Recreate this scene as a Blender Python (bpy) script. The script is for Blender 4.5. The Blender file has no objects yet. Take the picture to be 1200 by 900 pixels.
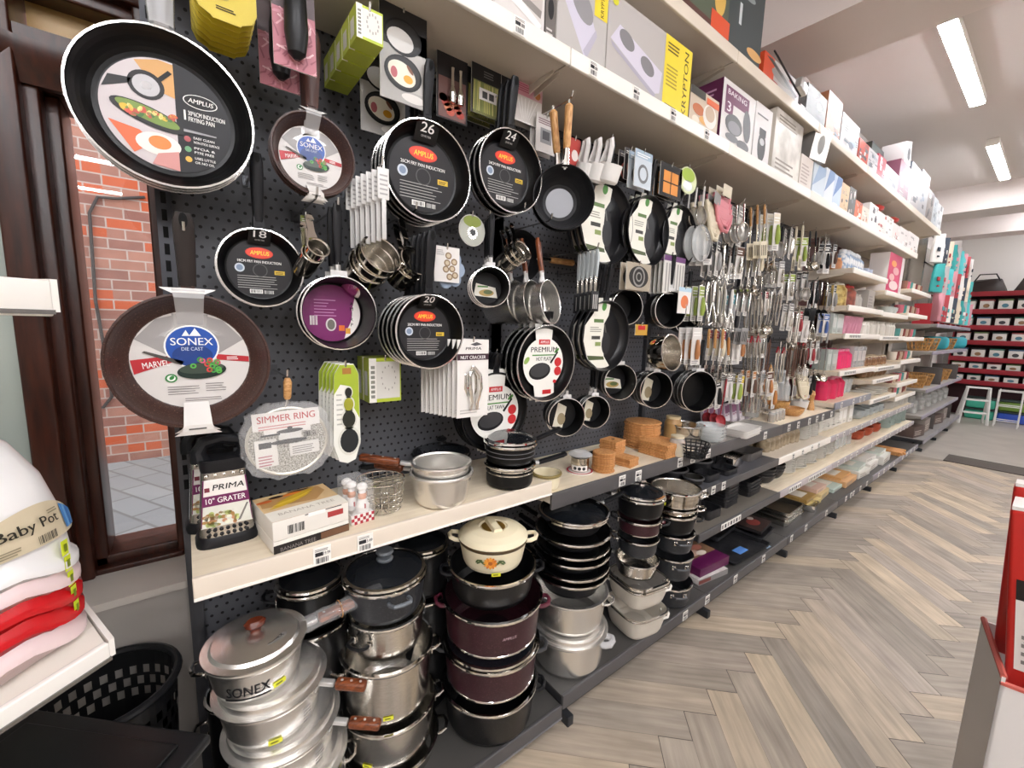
import bpy, math, random
from mathutils import Matrix, Vector
random.seed(7)
S = bpy.context.scene
COL = S.collection
PI = math.pi
# ------------------------------------------------------------------ camera
FPX, YAW, PIT, ROL = 495.4, math.radians(37.793), math.radians(7.926), math.radians(-1.622)
CAM = Vector((0.0, -1.40, 1.46))
_f = Vector((math.sin(YAW)*math.cos(PIT), math.cos(YAW)*math.cos(PIT), -math.sin(PIT)))
_r = Vector((math.cos(YAW), -math.sin(YAW), 0)); _d = _f.cross(_r)
RT = math.cos(ROL)*_r + math.sin(ROL)*_d
DN = -math.sin(ROL)*_r + math.cos(ROL)*_d
FW = _f
cd = bpy.data.cameras.new('camera'); cam = bpy.data.objects.new('camera', cd); COL.objects.link(cam)
cd.sensor_width = 36; cd.lens = FPX*36/1200; cd.clip_start = 0.02; cd.clip_end = 100
cam.matrix_world = Matrix(((RT.x, -DN.x, -FW.x, CAM.x), (RT.y, -DN.y, -FW.y, CAM.y), (RT.z, -DN.z, -FW.z, CAM.z), (0, 0, 0, 1)))
S.camera = cam
# ------------------------------------------------------------------ world, exposure, light strengths
S.view_settings.view_transform = 'Standard'; S.view_settings.look = 'None'
S.view_settings.gamma = 1; S.view_settings.use_curve_mapping = False
S.view_settings.exposure = 0.4
LAMP = 46.0                                     # emission of the ceiling battens
W = bpy.data.worlds.new('daylight'); S.world = W; W.use_nodes = True
bg = W.node_tree.nodes['Background']; bg.inputs[0].default_value = (0.80, 0.90, 1.0, 1); bg.inputs[1].default_value = 2.6

def ray(x, y):
    return RT*((x-600)/FPX) + DN*((y-450)/FPX) + FW
def P(x, y, Y):                                 # the point of the plane y = Y on the sight line of a pixel
    d = ray(x, y); return CAM + d*((Y-CAM.y)/d.y)
def Q(x, y, Z):                                 # the same for a height
    d = ray(x, y); return CAM + d*((Z-CAM.z)/d.z)
# ------------------------------------------------------------------ materials
MATS = {}
def lin(c):
    return c/12.92 if c <= 0.04045 else ((c+0.055)/1.055)**2.4
def rgb(h):
    return tuple(lin(int(h[i:i+2], 16)/255) for i in (0, 2, 4)) + (1,)
def newmat(key):
    m = bpy.data.materials.new(key); m.use_nodes = True; MATS[key] = m
    return m, m.node_tree, m.node_tree.nodes['Principled BSDF']
def K(h, rough=0.5, metal=0.0, coat=0.0):       # plain paint, plastic, paper or metal of one colour
    key = '%s_%g_%g_%g' % (h, rough, metal, coat)
    if key in MATS: return MATS[key]
    m, nt, b = newmat(key)
    b.inputs['Base Color'].default_value = rgb(h); b.inputs['Roughness'].default_value = rough
    b.inputs['Metallic'].default_value = metal; b.inputs['Coat Weight'].default_value = coat
    if max(rgb(h)[:3]) < .03 and rough >= .3 and not metal: b.inputs['Specular IOR Level'].default_value = 0.28
    return m
def nd(nt, t, **kw):
    n = nt.nodes.new(t)
    for k, v in kw.items(): setattr(n, k, v)
    return n
def noisy(key, h1, h2, scale, rough=0.5, metal=0.0, lo=0.35, hi=0.65, stretch=(1, 1, 1), bump=0.0, detail=4.0, rough2=None):
    if key in MATS: return MATS[key]
    m, nt, b = newmat(key)
    tc = nd(nt, 'ShaderNodeTexCoord'); mp = nd(nt, 'ShaderNodeMapping'); mp.inputs['Scale'].default_value = stretch
    no = nd(nt, 'ShaderNodeTexNoise'); no.inputs['Scale'].default_value = scale; no.inputs['Detail'].default_value = detail
    cr = nd(nt, 'ShaderNodeValToRGB'); e = cr.color_ramp.elements
    e[0].position = lo; e[0].color = rgb(h1); e[1].position = hi; e[1].color = rgb(h2)
    L = nt.links.new
    L(tc.outputs['Object'], mp.inputs['Vector']); L(mp.outputs['Vector'], no.inputs['Vector'])
    L(no.outputs['Fac'], cr.inputs['Fac']); L(cr.outputs['Color'], b.inputs['Base Color'])
    b.inputs['Roughness'].default_value = rough; b.inputs['Metallic'].default_value = metal
    if rough2 is not None:
        mr = nd(nt, 'ShaderNodeMapRange'); mr.inputs['To Min'].default_value = rough; mr.inputs['To Max'].default_value = rough2
        L(no.outputs['Fac'], mr.inputs['Value']); L(mr.outputs['Result'], b.inputs['Roughness'])
    if bump:
        bp = nd(nt, 'ShaderNodeBump'); bp.inputs['Strength'].default_value = bump; bp.inputs['Distance'].default_value = 0.002
        L(no.outputs['Fac'], bp.inputs['Height']); L(bp.outputs['Normal'], b.inputs['Normal'])
    return m
def clear(key, h, alpha, rough=0.08):           # thin clear plastic or glass film
    if key in MATS: return MATS[key]
    m, nt, b = newmat(key)
    b.inputs['Base Color'].default_value = rgb(h); b.inputs['Roughness'].default_value = rough
    b.inputs['Alpha'].default_value = alpha
    return m
def pane(key, h='ffffff', gloss=0.35):          # thin window pane: clear with a mirror-like share
    m, nt, b = newmat(key)
    out = nt.nodes['Material Output']; nt.nodes.remove(b)
    tr = nd(nt, 'ShaderNodeBsdfTransparent'); tr.inputs[0].default_value = rgb(h)
    gl = nd(nt, 'ShaderNodeBsdfGlossy'); gl.inputs['Roughness'].default_value = 0.01
    lw = nd(nt, 'ShaderNodeFresnel'); lw.inputs['IOR'].default_value = 1.5
    mx = nd(nt, 'ShaderNodeMixShader')
    L = nt.links.new
    L(lw.outputs[0], mx.inputs[0]); L(tr.outputs[0], mx.inputs[1]); L(gl.outputs[0], mx.inputs[2]); L(mx.outputs[0], out.inputs[0])
    return m
def glow(key, h, st):
    m, nt, b = newmat(key)
    b.inputs['Base Color'].default_value = rgb(h); b.inputs['Emission Color'].default_value = rgb(h)
    b.inputs['Emission Strength'].default_value = st
    return m
def pegboard(key):
    m, nt, b = newmat(key); L = nt.links.new
    tc = nd(nt, 'ShaderNodeTexCoord'); sp = nd(nt, 'ShaderNodeSeparateXYZ'); L(tc.outputs['Object'], sp.inputs[0])
    def mth(op, a, c=None, v=None):
        n = nd(nt, 'ShaderNodeMath', operation=op)
        L(a, n.inputs[0])
        if c is not None: L(c, n.inputs[1])
        if v is not None: n.inputs[1].default_value = v
        return n.outputs[0]
    pitch = 0.025
    zr = mth('DIVIDE', sp.outputs['Z'], v=pitch); row = mth('FLOOR', zr)
    off = mth('MULTIPLY', row, v=0.5)
    xr = mth('ADD', mth('DIVIDE', sp.outputs['X'], v=pitch), c=off)
    fx = mth('SUBTRACT', mth('FRACT', mth('ADD', xr, v=100.0)), v=0.5); fz = mth('SUBTRACT', mth('FRACT', zr), v=0.5)
    d2 = mth('ADD', mth('MULTIPLY', fx, c=fx), c=mth('MULTIPLY', fz, c=fz))
    hole = mth('LESS_THAN', d2, v=0.028)
    mx = nd(nt, 'ShaderNodeMix', data_type='RGBA'); L(hole, mx.inputs['Factor'])
    mx.inputs[6].default_value = rgb('5a5b60'); mx.inputs[7].default_value = rgb('08080a'); L(mx.outputs[2], b.inputs['Base Color'])
    b.inputs['Roughness'].default_value = 0.55
    return m
STEEL = noisy('brushed_steel', 'c4bfb7', 'dedad2', 60, 0.16, 1.0, stretch=(1, 1, 30), rough2=0.26)
CHROME = K('e8e6e2', 0.08, 1.0)
WIRE = K('c9c7c3', 0.18, 1.0)
def spun(key, h, rough, an):                     # lathe-turned metal: highlights fan out from the axis
    m, nt, b = newmat(key)
    b.inputs['Base Color'].default_value = rgb(h); b.inputs['Metallic'].default_value = 0.95; b.inputs['Roughness'].default_value = rough
    b.inputs['Anisotropic'].default_value = an
    tg = nd(nt, 'ShaderNodeTangent', direction_type='RADIAL', axis='Z'); nt.links.new(tg.outputs[0], b.inputs['Tangent'])
    return m
ALU = spun('spun_aluminium', 'efede9', 0.27, 0.7)
BLACKN = K('0c0c0d', 0.33)                       # non-stick coating
BLACKO = K('101011', 0.38)
BLACKP = K('17171a', 0.42)                       # handles
GRANITE = noisy('black_granite', '0a0a0b', '5a5a5c', 420, 0.35, lo=0.62, hi=0.75)
BROWNG = noisy('brown_granite', '3a211a', '8d6a58', 420, 0.42, lo=0.60, hi=0.74)
MAROONG = noisy('maroon_granite', '32131b', '7d5560', 420, 0.35, lo=0.60, hi=0.74)
DARKG = noisy('slate_granite', '26282c', '6a6c70', 420, 0.4, lo=0.60, hi=0.74)
WOODH = noisy('handle_wood', '4e2411', '8a4a28', 30, 0.32, stretch=(1, 6, 6))
WOODL = noisy('pale_wood', 'b07a45', 'd8a86e', 30, 0.5, stretch=(1, 7, 7))
CORK = noisy('bamboo', 'b57b45', 'd29a62', 40, 0.6, stretch=(3, 3, 1))
MAHOG = noisy('mahogany', '26100a', '451e10', 12, 0.32, stretch=(6, 6, 0.7), lo=0.3, hi=0.7)
PEG = pegboard('perforated_charcoal')
SHELFD = K('4f4d4e', 0.45); SHELFL = noisy('cream_shelf', 'e2d2b8', 'eee0c8', 6, 0.45, stretch=(1, 9, 9))
SHELFU = K('cfc4b6', 0.5); LIPC = K('ded2c2', 0.4); LIPW = K('f1ebe2', 0.4)  # SHELFU: high shelf undersides, warm grey of the light put into the colour
FILM = clear('clear_film', 'ffffff', 0.16, 0.06); FILMF = clear('frosted_film', 'e9e9ea', 0.45, 0.2)
GLASSY = clear('clear_plastic', 'f2f6f6', 0.30, 0.05)
GLID = clear('lid_glass', '20242a', 0.42, 0.04)
# ------------------------------------------------------------------ mesh building
TXT = {}
def text_geo(s, bold):
    bold = 0; k = (s, bold)
    if k in TXT: return TXT[k]
    c = bpy.data.curves.new('t', 'FONT'); c.body = s; c.size = 1; c.resolution_u = 3; c.fill_mode = 'FRONT'
    o = bpy.data.objects.new('t', c)
    me = bpy.data.meshes.new_from_object(o)
    vs = [(v.co.x, v.co.y) for v in me.vertices]; fs = [tuple(p.vertices) for p in me.polygons]
    bpy.data.objects.remove(o); bpy.data.meshes.remove(me); bpy.data.curves.remove(c)
    x0 = min(v[0] for v in vs); x1 = max(v[0] for v in vs); y0 = min(v[1] for v in vs); y1 = max(v[1] for v in vs)
    TXT[k] = ([(v[0]-x0, v[1]-y0) for v in vs], fs, x1-x0, y1-y0)
    return TXT[k]
LAYER = 0.0005
KIDS = {}                                         # children of each object by name
class MB:
    def __init__(s):
        s.v = []; s.f = []; s.mi = []; s.mats = []; s.M = Matrix()
    def at(s, M): s.M = M; return s
    def mat(s, m):
        if m not in s.mats: s.mats.append(m)
        return s.mats.index(m)
    def add(s, vs, fs, m):
        b = len(s.v); M = s.M
        s.v += [tuple(M @ Vector(v)) for v in vs]
        i = s.mat(m)
        for f in fs: s.f.append(tuple(b+k for k in f)); s.mi.append(i)
        return s
    def box(s, c, d, m, bev=0.0):
        cx, cy, cz = c; hx, hy, hz = d[0]/2, d[1]/2, d[2]/2
        if not bev:
            vs = [(cx+a*hx, cy+b*hy, cz+e*hz) for a in (-1, 1) for b in (-1, 1) for e in (-1, 1)]
            return s.add(vs, [(0, 1, 3, 2), (4, 6, 7, 5), (0, 4, 5, 1), (2, 3, 7, 6), (0, 2, 6, 4), (1, 5, 7, 3)], m)
        bev = min(bev, hx*.9, hy*.9, hz*.9); k = 3; prof = []
        def ring(ix, iy, z):
            r = []
            for (sx, sy, a0) in ((1, 1, 0), (-1, 1, PI/2), (-1, -1, PI), (1, -1, 1.5*PI)):
                for j in range(k+1):
                    a = a0+PI/2*j/k
                    r.append((cx+sx*(hx-bev)+ix*math.cos(a), cy+sy*(hy-bev)+iy*math.sin(a), z))
            return r
        rings = []
        for j in range(k+1):
            a = PI/2*j/k; rings.append(ring(bev*math.sin(a), bev*math.sin(a), cz-hz+bev*(1-math.cos(a))))
        for j in range(k, -1, -1):
            a = PI/2*j/k; rings.append(ring(bev*math.sin(a), bev*math.sin(a), cz+hz-bev*(1-math.cos(a))))
        return s.loft(rings, m)
    def loft(s, rings, m, caps=True, closed=True):
        n = len(rings[0]); vs = [p for r in rings for p in r]; fs = []
        for i in range(len(rings)-1):
            for j in range(n if closed else n-1):
                k = (j+1) % n
                fs.append((i*n+j, i*n+k, (i+1)*n+k, (i+1)*n+j))
        if caps:
            fs.append(tuple(reversed(range(n)))); fs.append(tuple(range((len(rings)-1)*n, len(rings)*n)))
        return s.add(vs, fs, m)
    def lathe(s, prof, m, n=32, sx=1.0, sy=1.0, power=2.0):
        # prof: (r, z) or (r, z, material of the band that ends here); sx, sy and power give oval and squarish plans
        def unit(a):
            c, q = math.cos(a), math.sin(a)
            if power == 2.0: return c*sx, q*sy
            return sx*math.copysign(abs(c)**(2/power), c), sy*math.copysign(abs(q)**(2/power), q)
        U = [unit(2*PI*j/n) for j in range(n)]
        for i in range(len(prof)-1):
            a, b = prof[i], prof[i+1]; mm = b[2] if len(b) > 2 else m
            if a[0] < 1e-6 and b[0] < 1e-6: continue
            if a[0] < 1e-6:
                s.add([(0, 0, a[1])]+[(b[0]*u[0], b[0]*u[1], b[1]) for u in U], [(0, 1+(j+1) % n, 1+j) for j in range(n)], mm)
            elif b[0] < 1e-6:
                s.add([(0, 0, b[1])]+[(a[0]*u[0], a[0]*u[1], a[1]) for u in U], [(0, 1+j, 1+(j+1) % n) for j in range(n)], mm)
            else:
                vs = [(a[0]*u[0], a[0]*u[1], a[1]) for u in U]+[(b[0]*u[0], b[0]*u[1], b[1]) for u in U]
                s.add(vs, [(j, (j+1) % n, n+(j+1) % n, n+j) for j in range(n)], mm)
        return s
    def tube(s, pts, r, m, n=8, closed=False, flat=1.0):
        pts = [Vector(p) for p in pts]; N = len(pts)
        rr = r if isinstance(r, (list, tuple)) else [r]*N
        T = []
        for i in range(N):
            a = pts[(i-1) % N] if (closed or i > 0) else pts[i]; b = pts[(i+1) % N] if (closed or i < N-1) else pts[i]
            t = b-a; T.append(t.normalized() if t.length > 1e-9 else Vector((0, 0, 1)))
        up = Vector((0, 0, 1)) if abs(T[0].z) < 0.9 else Vector((1, 0, 0))
        u = (up - T[0]*up.dot(T[0])).normalized(); rings = []
        for i in range(N):
            u = u - T[i]*u.dot(T[i]); u = u.normalized() if u.length > 1e-6 else T[i].orthogonal().normalized()
            w = T[i].cross(u)
            rings.append([tuple(pts[i]+u*(rr[i]*flat*math.cos(2*PI*j/n))+w*(rr[i]*math.sin(2*PI*j/n))) for j in range(n)])
        if closed: rings.append(rings[0])
        return s.loft(rings, m, caps=not closed)
    def prism(s, pts, z0, z1, m, m2=None):
        n = len(pts)
        sd = [(j, (j+1) % n, n+(j+1) % n, n+j) for j in range(n)]+[tuple(reversed(range(n)))]
        if m2 is None: return s.add([(x, y, z0) for x, y in pts]+[(x, y, z1) for x, y in pts], sd+[tuple(range(n, 2*n))], m)
        s.add([(x, y, z0) for x, y in pts]+[(x, y, z1) for x, y in pts], sd, m)
        return s.add([(x, y, z1) for x, y in pts], [tuple(range(n))], m2 or m)
    # flat print in the local x-y plane, facing +z; L counts layers of ink
    def rect(s, x0, y0, x1, y1, m, L=1):
        z = L*LAYER
        return s.add([(x0, y0, z), (x1, y0, z), (x1, y1, z), (x0, y1, z)], [(0, 1, 2, 3)], m)
    def poly(s, pts, m, L=1):
        return s.add([(x, y, L*LAYER) for x, y in pts], [tuple(range(len(pts)))], m)
    def ell(s, cx, cy, rx, ry, m, L=1, n=24, rot=0.0, a0=0.0, a1=2*PI):
        c, q = math.cos(rot), math.sin(rot); pts = []
        full = abs(a1-a0-2*PI) < 1e-6
        for j in range(n if full else n+1):
            a = a0+(a1-a0)*j/n; x, y = rx*math.cos(a), ry*math.sin(a)
            pts.append((cx+x*c-y*q, cy+x*q+y*c))
        return s.poly(pts, m, L)
    def ring(s, cx, cy, r0, r1, m, L=1, n=24):
        vs = []; fs = []
        for j in range(n):
            a = 2*PI*j/n; vs += [(cx+r0*math.cos(a), cy+r0*math.sin(a), L*LAYER), (cx+r1*math.cos(a), cy+r1*math.sin(a), L*LAYER)]
            k = (j+1) % n; fs.append((2*j, 2*j+1, 2*k+1, 2*k))
        return s.add(vs, fs, m)
    def text(s, t, x, y, h, m, L=2, w=None, rot=0.0, bold=1, align='l', slant=0.0):
        vs, fs, tw, th = text_geo(t, bold)
        k = h/th; kx = k if w is None else w/tw
        if bold:                                    # a heavier stroke: the same letters once more, a hair to the right
            s.text(t, x+.022*h*math.cos(rot), y+.022*h*math.sin(rot), h, m, L+.25, w, rot, 0, align, slant)
        dx = {'l': 0, 'c': -tw*kx/2, 'r': -tw*kx}[align]; c, q = math.cos(rot), math.sin(rot)
        out = []
        for a, b in vs:
            px, py = a*kx+dx+b*k*slant, b*k
            out.append((x+px*c-py*q, y+px*q+py*c, L*LAYER))
        return s.add(out, fs, m)
    def lines(s, x0, y0, x1, y1, n, m, L=2, fill=0.45, ragged=0.25):      # small print
        h = (y1-y0)/n
        for i in range(n):
            e = x1-(x1-x0)*ragged*random.random()
            s.rect(x0, y0+i*h, e, y0+i*h+h*fill, m, L)
        return s
    def bars(s, x0, y0, x1, y1, m, L=2, n=14):                            # bar code
        w = (x1-x0)/n
        for i in range(n): s.rect(x0+i*w, y0, x0+i*w+w*random.choice((.3, .5, .75)), y1, m, L)
        return s
    def build(s, name, parent=None, loc=None, rot=None, angle=35):
        me = bpy.data.meshes.new(name); me.from_pydata(s.v, [], s.f)
        for m in s.mats: me.materials.append(m)
        me.polygons.foreach_set('material_index', s.mi)
        me.polygons.foreach_set('use_smooth', [True]*len(s.f)); me.update()
        me.set_sharp_from_angle(angle=math.radians(angle))
        o = bpy.data.objects.new(name, me); COL.objects.link(o)
        if parent is not None:
            o.parent = parent; KIDS.setdefault(parent.name, []).append(o)
        if loc is not None or rot is not None:
            o.matrix_basis = Matrix.Translation(loc or (0, 0, 0)) @ (rot.to_4x4() if rot is not None else Matrix())
        return o
def Mx(cx, cy, cz): return Matrix((cx, cy, cz)).transposed()
HANG = Mx((0, 0, 1), (-1, 0, 0), (0, -1, 0))     # a vessel hung by its handle, mouth to the aisle
FACE = Mx((1, 0, 0), (0, 0, 1), (0, -1, 0))      # a printed face to the aisle
SIDE = Mx((0, -1, 0), (0, 0, 1), (-1, 0, 0))     # a printed face towards -x
TOP = Matrix.Identity(3)
def T3(loc, R=None): return Matrix.Translation(loc) @ (R.to_4x4() if R is not None else Matrix())
def RX(a): return Matrix.Rotation(math.radians(a), 3, 'X')
def RY(a): return Matrix.Rotation(math.radians(a), 3, 'Y')
def RZ(a): return Matrix.Rotation(math.radians(a), 3, 'Z')
def tag(o, label, cat, group=None):
    o['label'] = label; o['category'] = cat
    if group: o['group'] = group
    return o
def thing(name, label, cat, loc=(0, 0, 0), rot=None, group=None):
    o = bpy.data.objects.new(name, None); COL.objects.link(o); o.empty_display_size = 0.03
    o.matrix_basis = T3(loc, rot)
    return tag(o, label, cat, group)
def struct(mb, name):
    o = mb.build(name); o['kind'] = 'structure'; return o
def dup(root, loc=None, rot=None, label=None, group=None):
    def rec(o, par):
        c = o.copy(); COL.objects.link(c)
        if par is not None:
            c.parent = par; KIDS.setdefault(par.name, []).append(c)
        for ch in list(KIDS.get(o.name, [])): rec(ch, c)
        return c
    r = rec(root, None)
    if loc is not None: r.matrix_basis = T3(loc, rot if rot is not None else root.matrix_basis.to_3x3())
    if label: r['label'] = label
    if group: r['group'] = group
    return r
ORD = ['first', 'second', 'third', 'fourth', 'fifth', 'sixth', 'seventh', 'eighth', 'ninth', 'tenth', 'eleventh', 'twelfth',
       'thirteenth', 'fourteenth', 'fifteenth', 'sixteenth', 'seventeenth', 'eighteenth']
# ================================================================== the room
XW, XE, YN, YS, HC = -2.3, 12.3, 0.245, -10.4, 3.42
def wood_floor():
    m, nt, b = newmat('herringbone_oak'); L = nt.links.new
    at = nd(nt, 'ShaderNodeAttribute', attribute_name='tone'); uv = nd(nt, 'ShaderNodeUVMap', uv_map='UVMap')
    mp = nd(nt, 'ShaderNodeMapping'); mp.inputs['Scale'].default_value = (2.2, 26, 1); L(uv.outputs[0], mp.inputs['Vector'])
    no = nd(nt, 'ShaderNodeTexNoise'); no.inputs['Scale'].default_value = 1.6; no.inputs['Detail'].default_value = 6; L(mp.outputs[0], no.inputs['Vector'])
    n2 = nd(nt, 'ShaderNodeTexNoise'); n2.inputs['Scale'].default_value = 5; L(uv.outputs[0], n2.inputs['Vector'])
    cr = nd(nt, 'ShaderNodeValToRGB'); e = cr.color_ramp.elements
    e[0].position = .28; e[0].color = (.70, .69, .67, 1); e[1].position = .72; e[1].color = (1.14, 1.14, 1.13, 1); L(no.outputs['Fac'], cr.inputs['Fac'])
    c2 = nd(nt, 'ShaderNodeValToRGB'); f = c2.color_ramp.elements
    f[0].position = .3; f[0].color = (.85, .85, .85, 1); f[1].position = .7; f[1].color = (1.08, 1.08, 1.08, 1); L(n2.outputs['Fac'], c2.inputs['Fac'])
    mx = nd(nt, 'ShaderNodeMix', data_type='RGBA', blend_type='MULTIPLY'); mx.inputs[0].default_value = 1
    L(at.outputs['Color'], mx.inputs[6]); L(cr.outputs[0], mx.inputs[7])
    m2 = nd(nt, 'ShaderNodeMix', data_type='RGBA', blend_type='MULTIPLY'); m2.inputs[0].default_value = 1
    L(mx.outputs[2], m2.inputs[6]); L(c2.outputs[0], m2.inputs[7]); L(m2.outputs[2], b.inputs['Base Color'])
    b.inputs['Roughness'].default_value = 0.42
    n, w = 6, 0.12; Y0 = -0.26; vs = []; fs = []; uvs = []; tones = []
    rnd = random.Random(3)
    tn = [(.45, .375, .30), (.40, .34, .28), (.35, .30, .25), (.50, .41, .31), (.55, .45, .33), (.42, .355, .30), (.38, .325, .27)]
    q = w/math.sqrt(2); g = 0.0007
    for a in range(-10, 14):
        for k in range(-130, 160):
            for hv in (0, 1):
                u0, v0 = k+a*n, k-a*n
                if hv == 0: r = (u0, v0, u0+n, v0+1)
                else: r = (u0+n, v0+1-n, u0+n+1, v0+1)
                cs = [(r[0], r[1]), (r[2], r[1]), (r[2], r[3]), (r[0], r[3])]
                pts = [((u+v)*q, (v-u)*q+Y0) for u, v in cs]
                cx = sum(p[0] for p in pts)/4; cy = sum(p[1] for p in pts)/4
                if not (XW < cx < 7.45 and YS < cy < 0.05): continue
                ou, ov = rnd.random()*50, rnd.random()*50
                L2 = [(0, 0), (n*w, 0), (n*w, w), (0, w)] if hv == 0 else [(0, 0), (0, w), (n*w, w), (n*w, 0)]
                pl = [(max(cx+(x-cx)*(1-g/.1), XW), max(cy+(y-cy)*(1-g/.1), YS), a_+ou, b_+ov) for (x, y), (a_, b_) in zip(pts, L2)]
                cut = []                            # saw the plank off square at the edge of the vinyl
                for q0, q1 in zip(pl, pl[1:]+pl[:1]):
                    if q0[0] <= 7.14: cut.append(q0)
                    if (q0[0] <= 7.14) != (q1[0] <= 7.14):
                        f = (7.14-q0[0])/(q1[0]-q0[0]); cut.append(tuple(c0+(c1-c0)*f for c0, c1 in zip(q0, q1)))
                if len(cut) < 3: continue
                i = len(vs); vs += [(c[0], c[1], 0.0) for c in cut]; fs.append(tuple(range(i, i+len(cut)))); uvs += [(c[2], c[3]) for c in cut]
                t = rnd.choice(tn); j = rnd.uniform(.9, 1.1); tones.append((t[0]*j, t[1]*j, t[2]*j, 1))
    i = len(vs); vs += [(XW, YS, -.002), (7.14, YS, -.002), (7.14, YN, -.002), (XW, YN, -.002)]; fs.append((i, i+1, i+2, i+3))
    uvs += [(0, 0)]*4; tones.append((.10, .08, .07, 1))
    me = bpy.data.meshes.new('floor'); me.from_pydata(vs, [], fs); me.materials.append(m)
    ul = me.uv_layers.new(name='UVMap'); ul.data.foreach_set('uv', [c for p in uvs for c in p])
    ca = me.attributes.new('tone', 'FLOAT_COLOR', 'FACE'); ca.data.foreach_set('color', [c for t in tones for c in t])
    o = bpy.data.objects.new('floor', me); COL.objects.link(o); o['kind'] = 'structure'
wood_floor()
GREYF = noisy('grey_vinyl', 'a19a91', 'aea79d', 3, 0.4)
struct(MB().box((9.72, -5.1, -.0066), (5.16, 10.7, .012), GREYF), 'floor_far')
MATD = noisy('ribbed_mat', '47403b', '5a524b', 80, 0.8, stretch=(20, 1, 1))
tag(MB().box((7.3, -2.65, .006), (0.42, 3.9, .012), MATD, .004).build('threshold_mat'), 'dark ribbed mat laid across the end of the wooden floor', 'mat')
WALLW = K('e0dbd6', 0.6); CEIL = K('d8d0cc', 0.6); BEAMC = K('e2d8d4', 0.6)
mb = MB()
mb.box(((XW+XE)/2, (YN+YS)/2, HC+.05), (XE-XW, YN-YS+.4, .1), CEIL); struct(mb, 'ceiling')
struct(MB().box((6.15, .12, 1.7), (12.3, .1, 3.44), WALLW), 'wall_back')
struct(MB().box((XE+.05, -5.1, 1.7), (.1, 10.7, 3.44), WALLW), 'wall_far')
struct(MB().box((5.0, YS-.05, 1.7), (14.6, .1, 3.44), WALLW), 'wall_right')
struct(MB().box((XW-.05, -5.4, 1.7), (.1, 10.1, 3.44), WALLW), 'wall_near')
# beams across the ceiling
def beam(name, x0, x1, zb, y1=.07):
    struct(MB().box(((x0+x1)/2, (y1+YS)/2, (zb+HC)/2), (x1-x0, y1-YS, HC-zb), BEAMC), name)
beam('trim_1', 2.70, 3.20, 3.06); beam('trim_2', 8.22, 8.75, 3.10); beam('trim_3', 9.9, 10.3, 3.06)
# ------------------------------------------------------------------ ceiling battens
LEDM = glow('lit_diffuser', 'f7f8fc', LAMP)
def batten(x0, x1, y, label, z=HC):
    t = thing('ceiling_light', label, 'ceiling light', ((x0+x1)/2, y, z), None, 'unseen added battens' if label.startswith('white batten light further') else None)
    l = x1-x0
    b = MB(); b.box((0, 0, -.02), (l, .094, .04), K('efeae2', .4), .004)
    for q in ((-1, 1) if not label.startswith('white batten') else ()): b.box((0, q*.046, -.048), (l, .004, .018), K('efeae2', .4))  # side lips added on the seen battens to keep glare off the ceiling
    b.build('housing', t)
    pr = [(-.042, -.03), (-.042, -.052), (-.03, -.068), (.03, -.068), (.042, -.052), (.042, -.03)]
    MB().at(Mx((0, 1, 0), (0, 0, 1), (1, 0, 0)).to_4x4()).prism(pr, -l/2+.012, l/2-.012, LEDM).build('diffuser', t)
    b = MB(); b.box((-l/2+.005, 0, -.045), (.012, .09, .05), K('f4efe8', .4), .003); b.build('end_cap', t)
    b = MB(); b.box((l/2-.005, 0, -.045), (.012, .09, .05), K('f4efe8', .4), .003); b.build('end_cap', t)
batten(3.77, 5.28, -.722, 'long lit ceiling light just past the first ceiling beam')
batten(6.45, 7.92, -.722, 'lit ceiling light in front of the second ceiling beam')
batten(9.0, 9.75, -1.0, 'lit ceiling light at the right edge of the photo past both beams')
FAR = 'white batten light further out, unseen, added to brighten the shop'
for (x0, y) in ((-1.7, -2.3), (.2, -2.3), (-1.8, -3.3), (.2, -3.3), (4.2, -2.6), (6.5, -2.6), (-1.8, -4.5), (.2, -4.5), (3.6, -4.4), (-1.8, -5.8), (.2, -5.8), (3.7, -6.2), (6.4, -4.6), (-1.6, -7.6), (.9, -7.6), (6.0, -7.6), (10.55, -1.5), (10.55, -3.6), (10.55, -5.6), (8.8, -2.8)):  # unseen battens: some known from window reflections, most added to brighten shelves
    batten(x0, x0+1.5, y, FAR)
# ------------------------------------------------------------------ window wall at the left
YWN = 0.245
def jamb(name, pieces, m=MAHOG):
    b = MB()
    for (x0, x1, y0, y1, z0, z1) in pieces: b.box(((x0+x1)/2, (y0+y1)/2, (z0+z1)/2), (x1-x0, y1-y0, z1-z0), m, .006)
    struct(b, name)
jamb('window_1_frame', [(-.316, -.262, .10, .33, .735, HC), (-.272, -.235, .14, .33, .735, 2.02), (-.245, -.209, .19, .33, .735, 1.985),
                 (-.056, .02, .17, .33, .735, HC), (-.02, .03, .13, .33, .735, HC), (-.26, -.03, .19, .33, .735, .775), (-.245, -.04, .16, .33, .725, .75),
                 (-.28, -.03, .17, .33, 1.985, 2.06), (-.28, -.03, .13, .33, 2.06, 2.085), (-.28, -.03, .15, .33, 2.085, 2.105), (-.28, -.03, .19, .33, 2.105, 2.125),
                 (-.28, -.03, .19, .33, 2.215, 2.25), (-.28, -.03, .16, .33, 2.245, 2.30), (-.28, -.03, .19, .33, 2.30, 2.325)])
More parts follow.
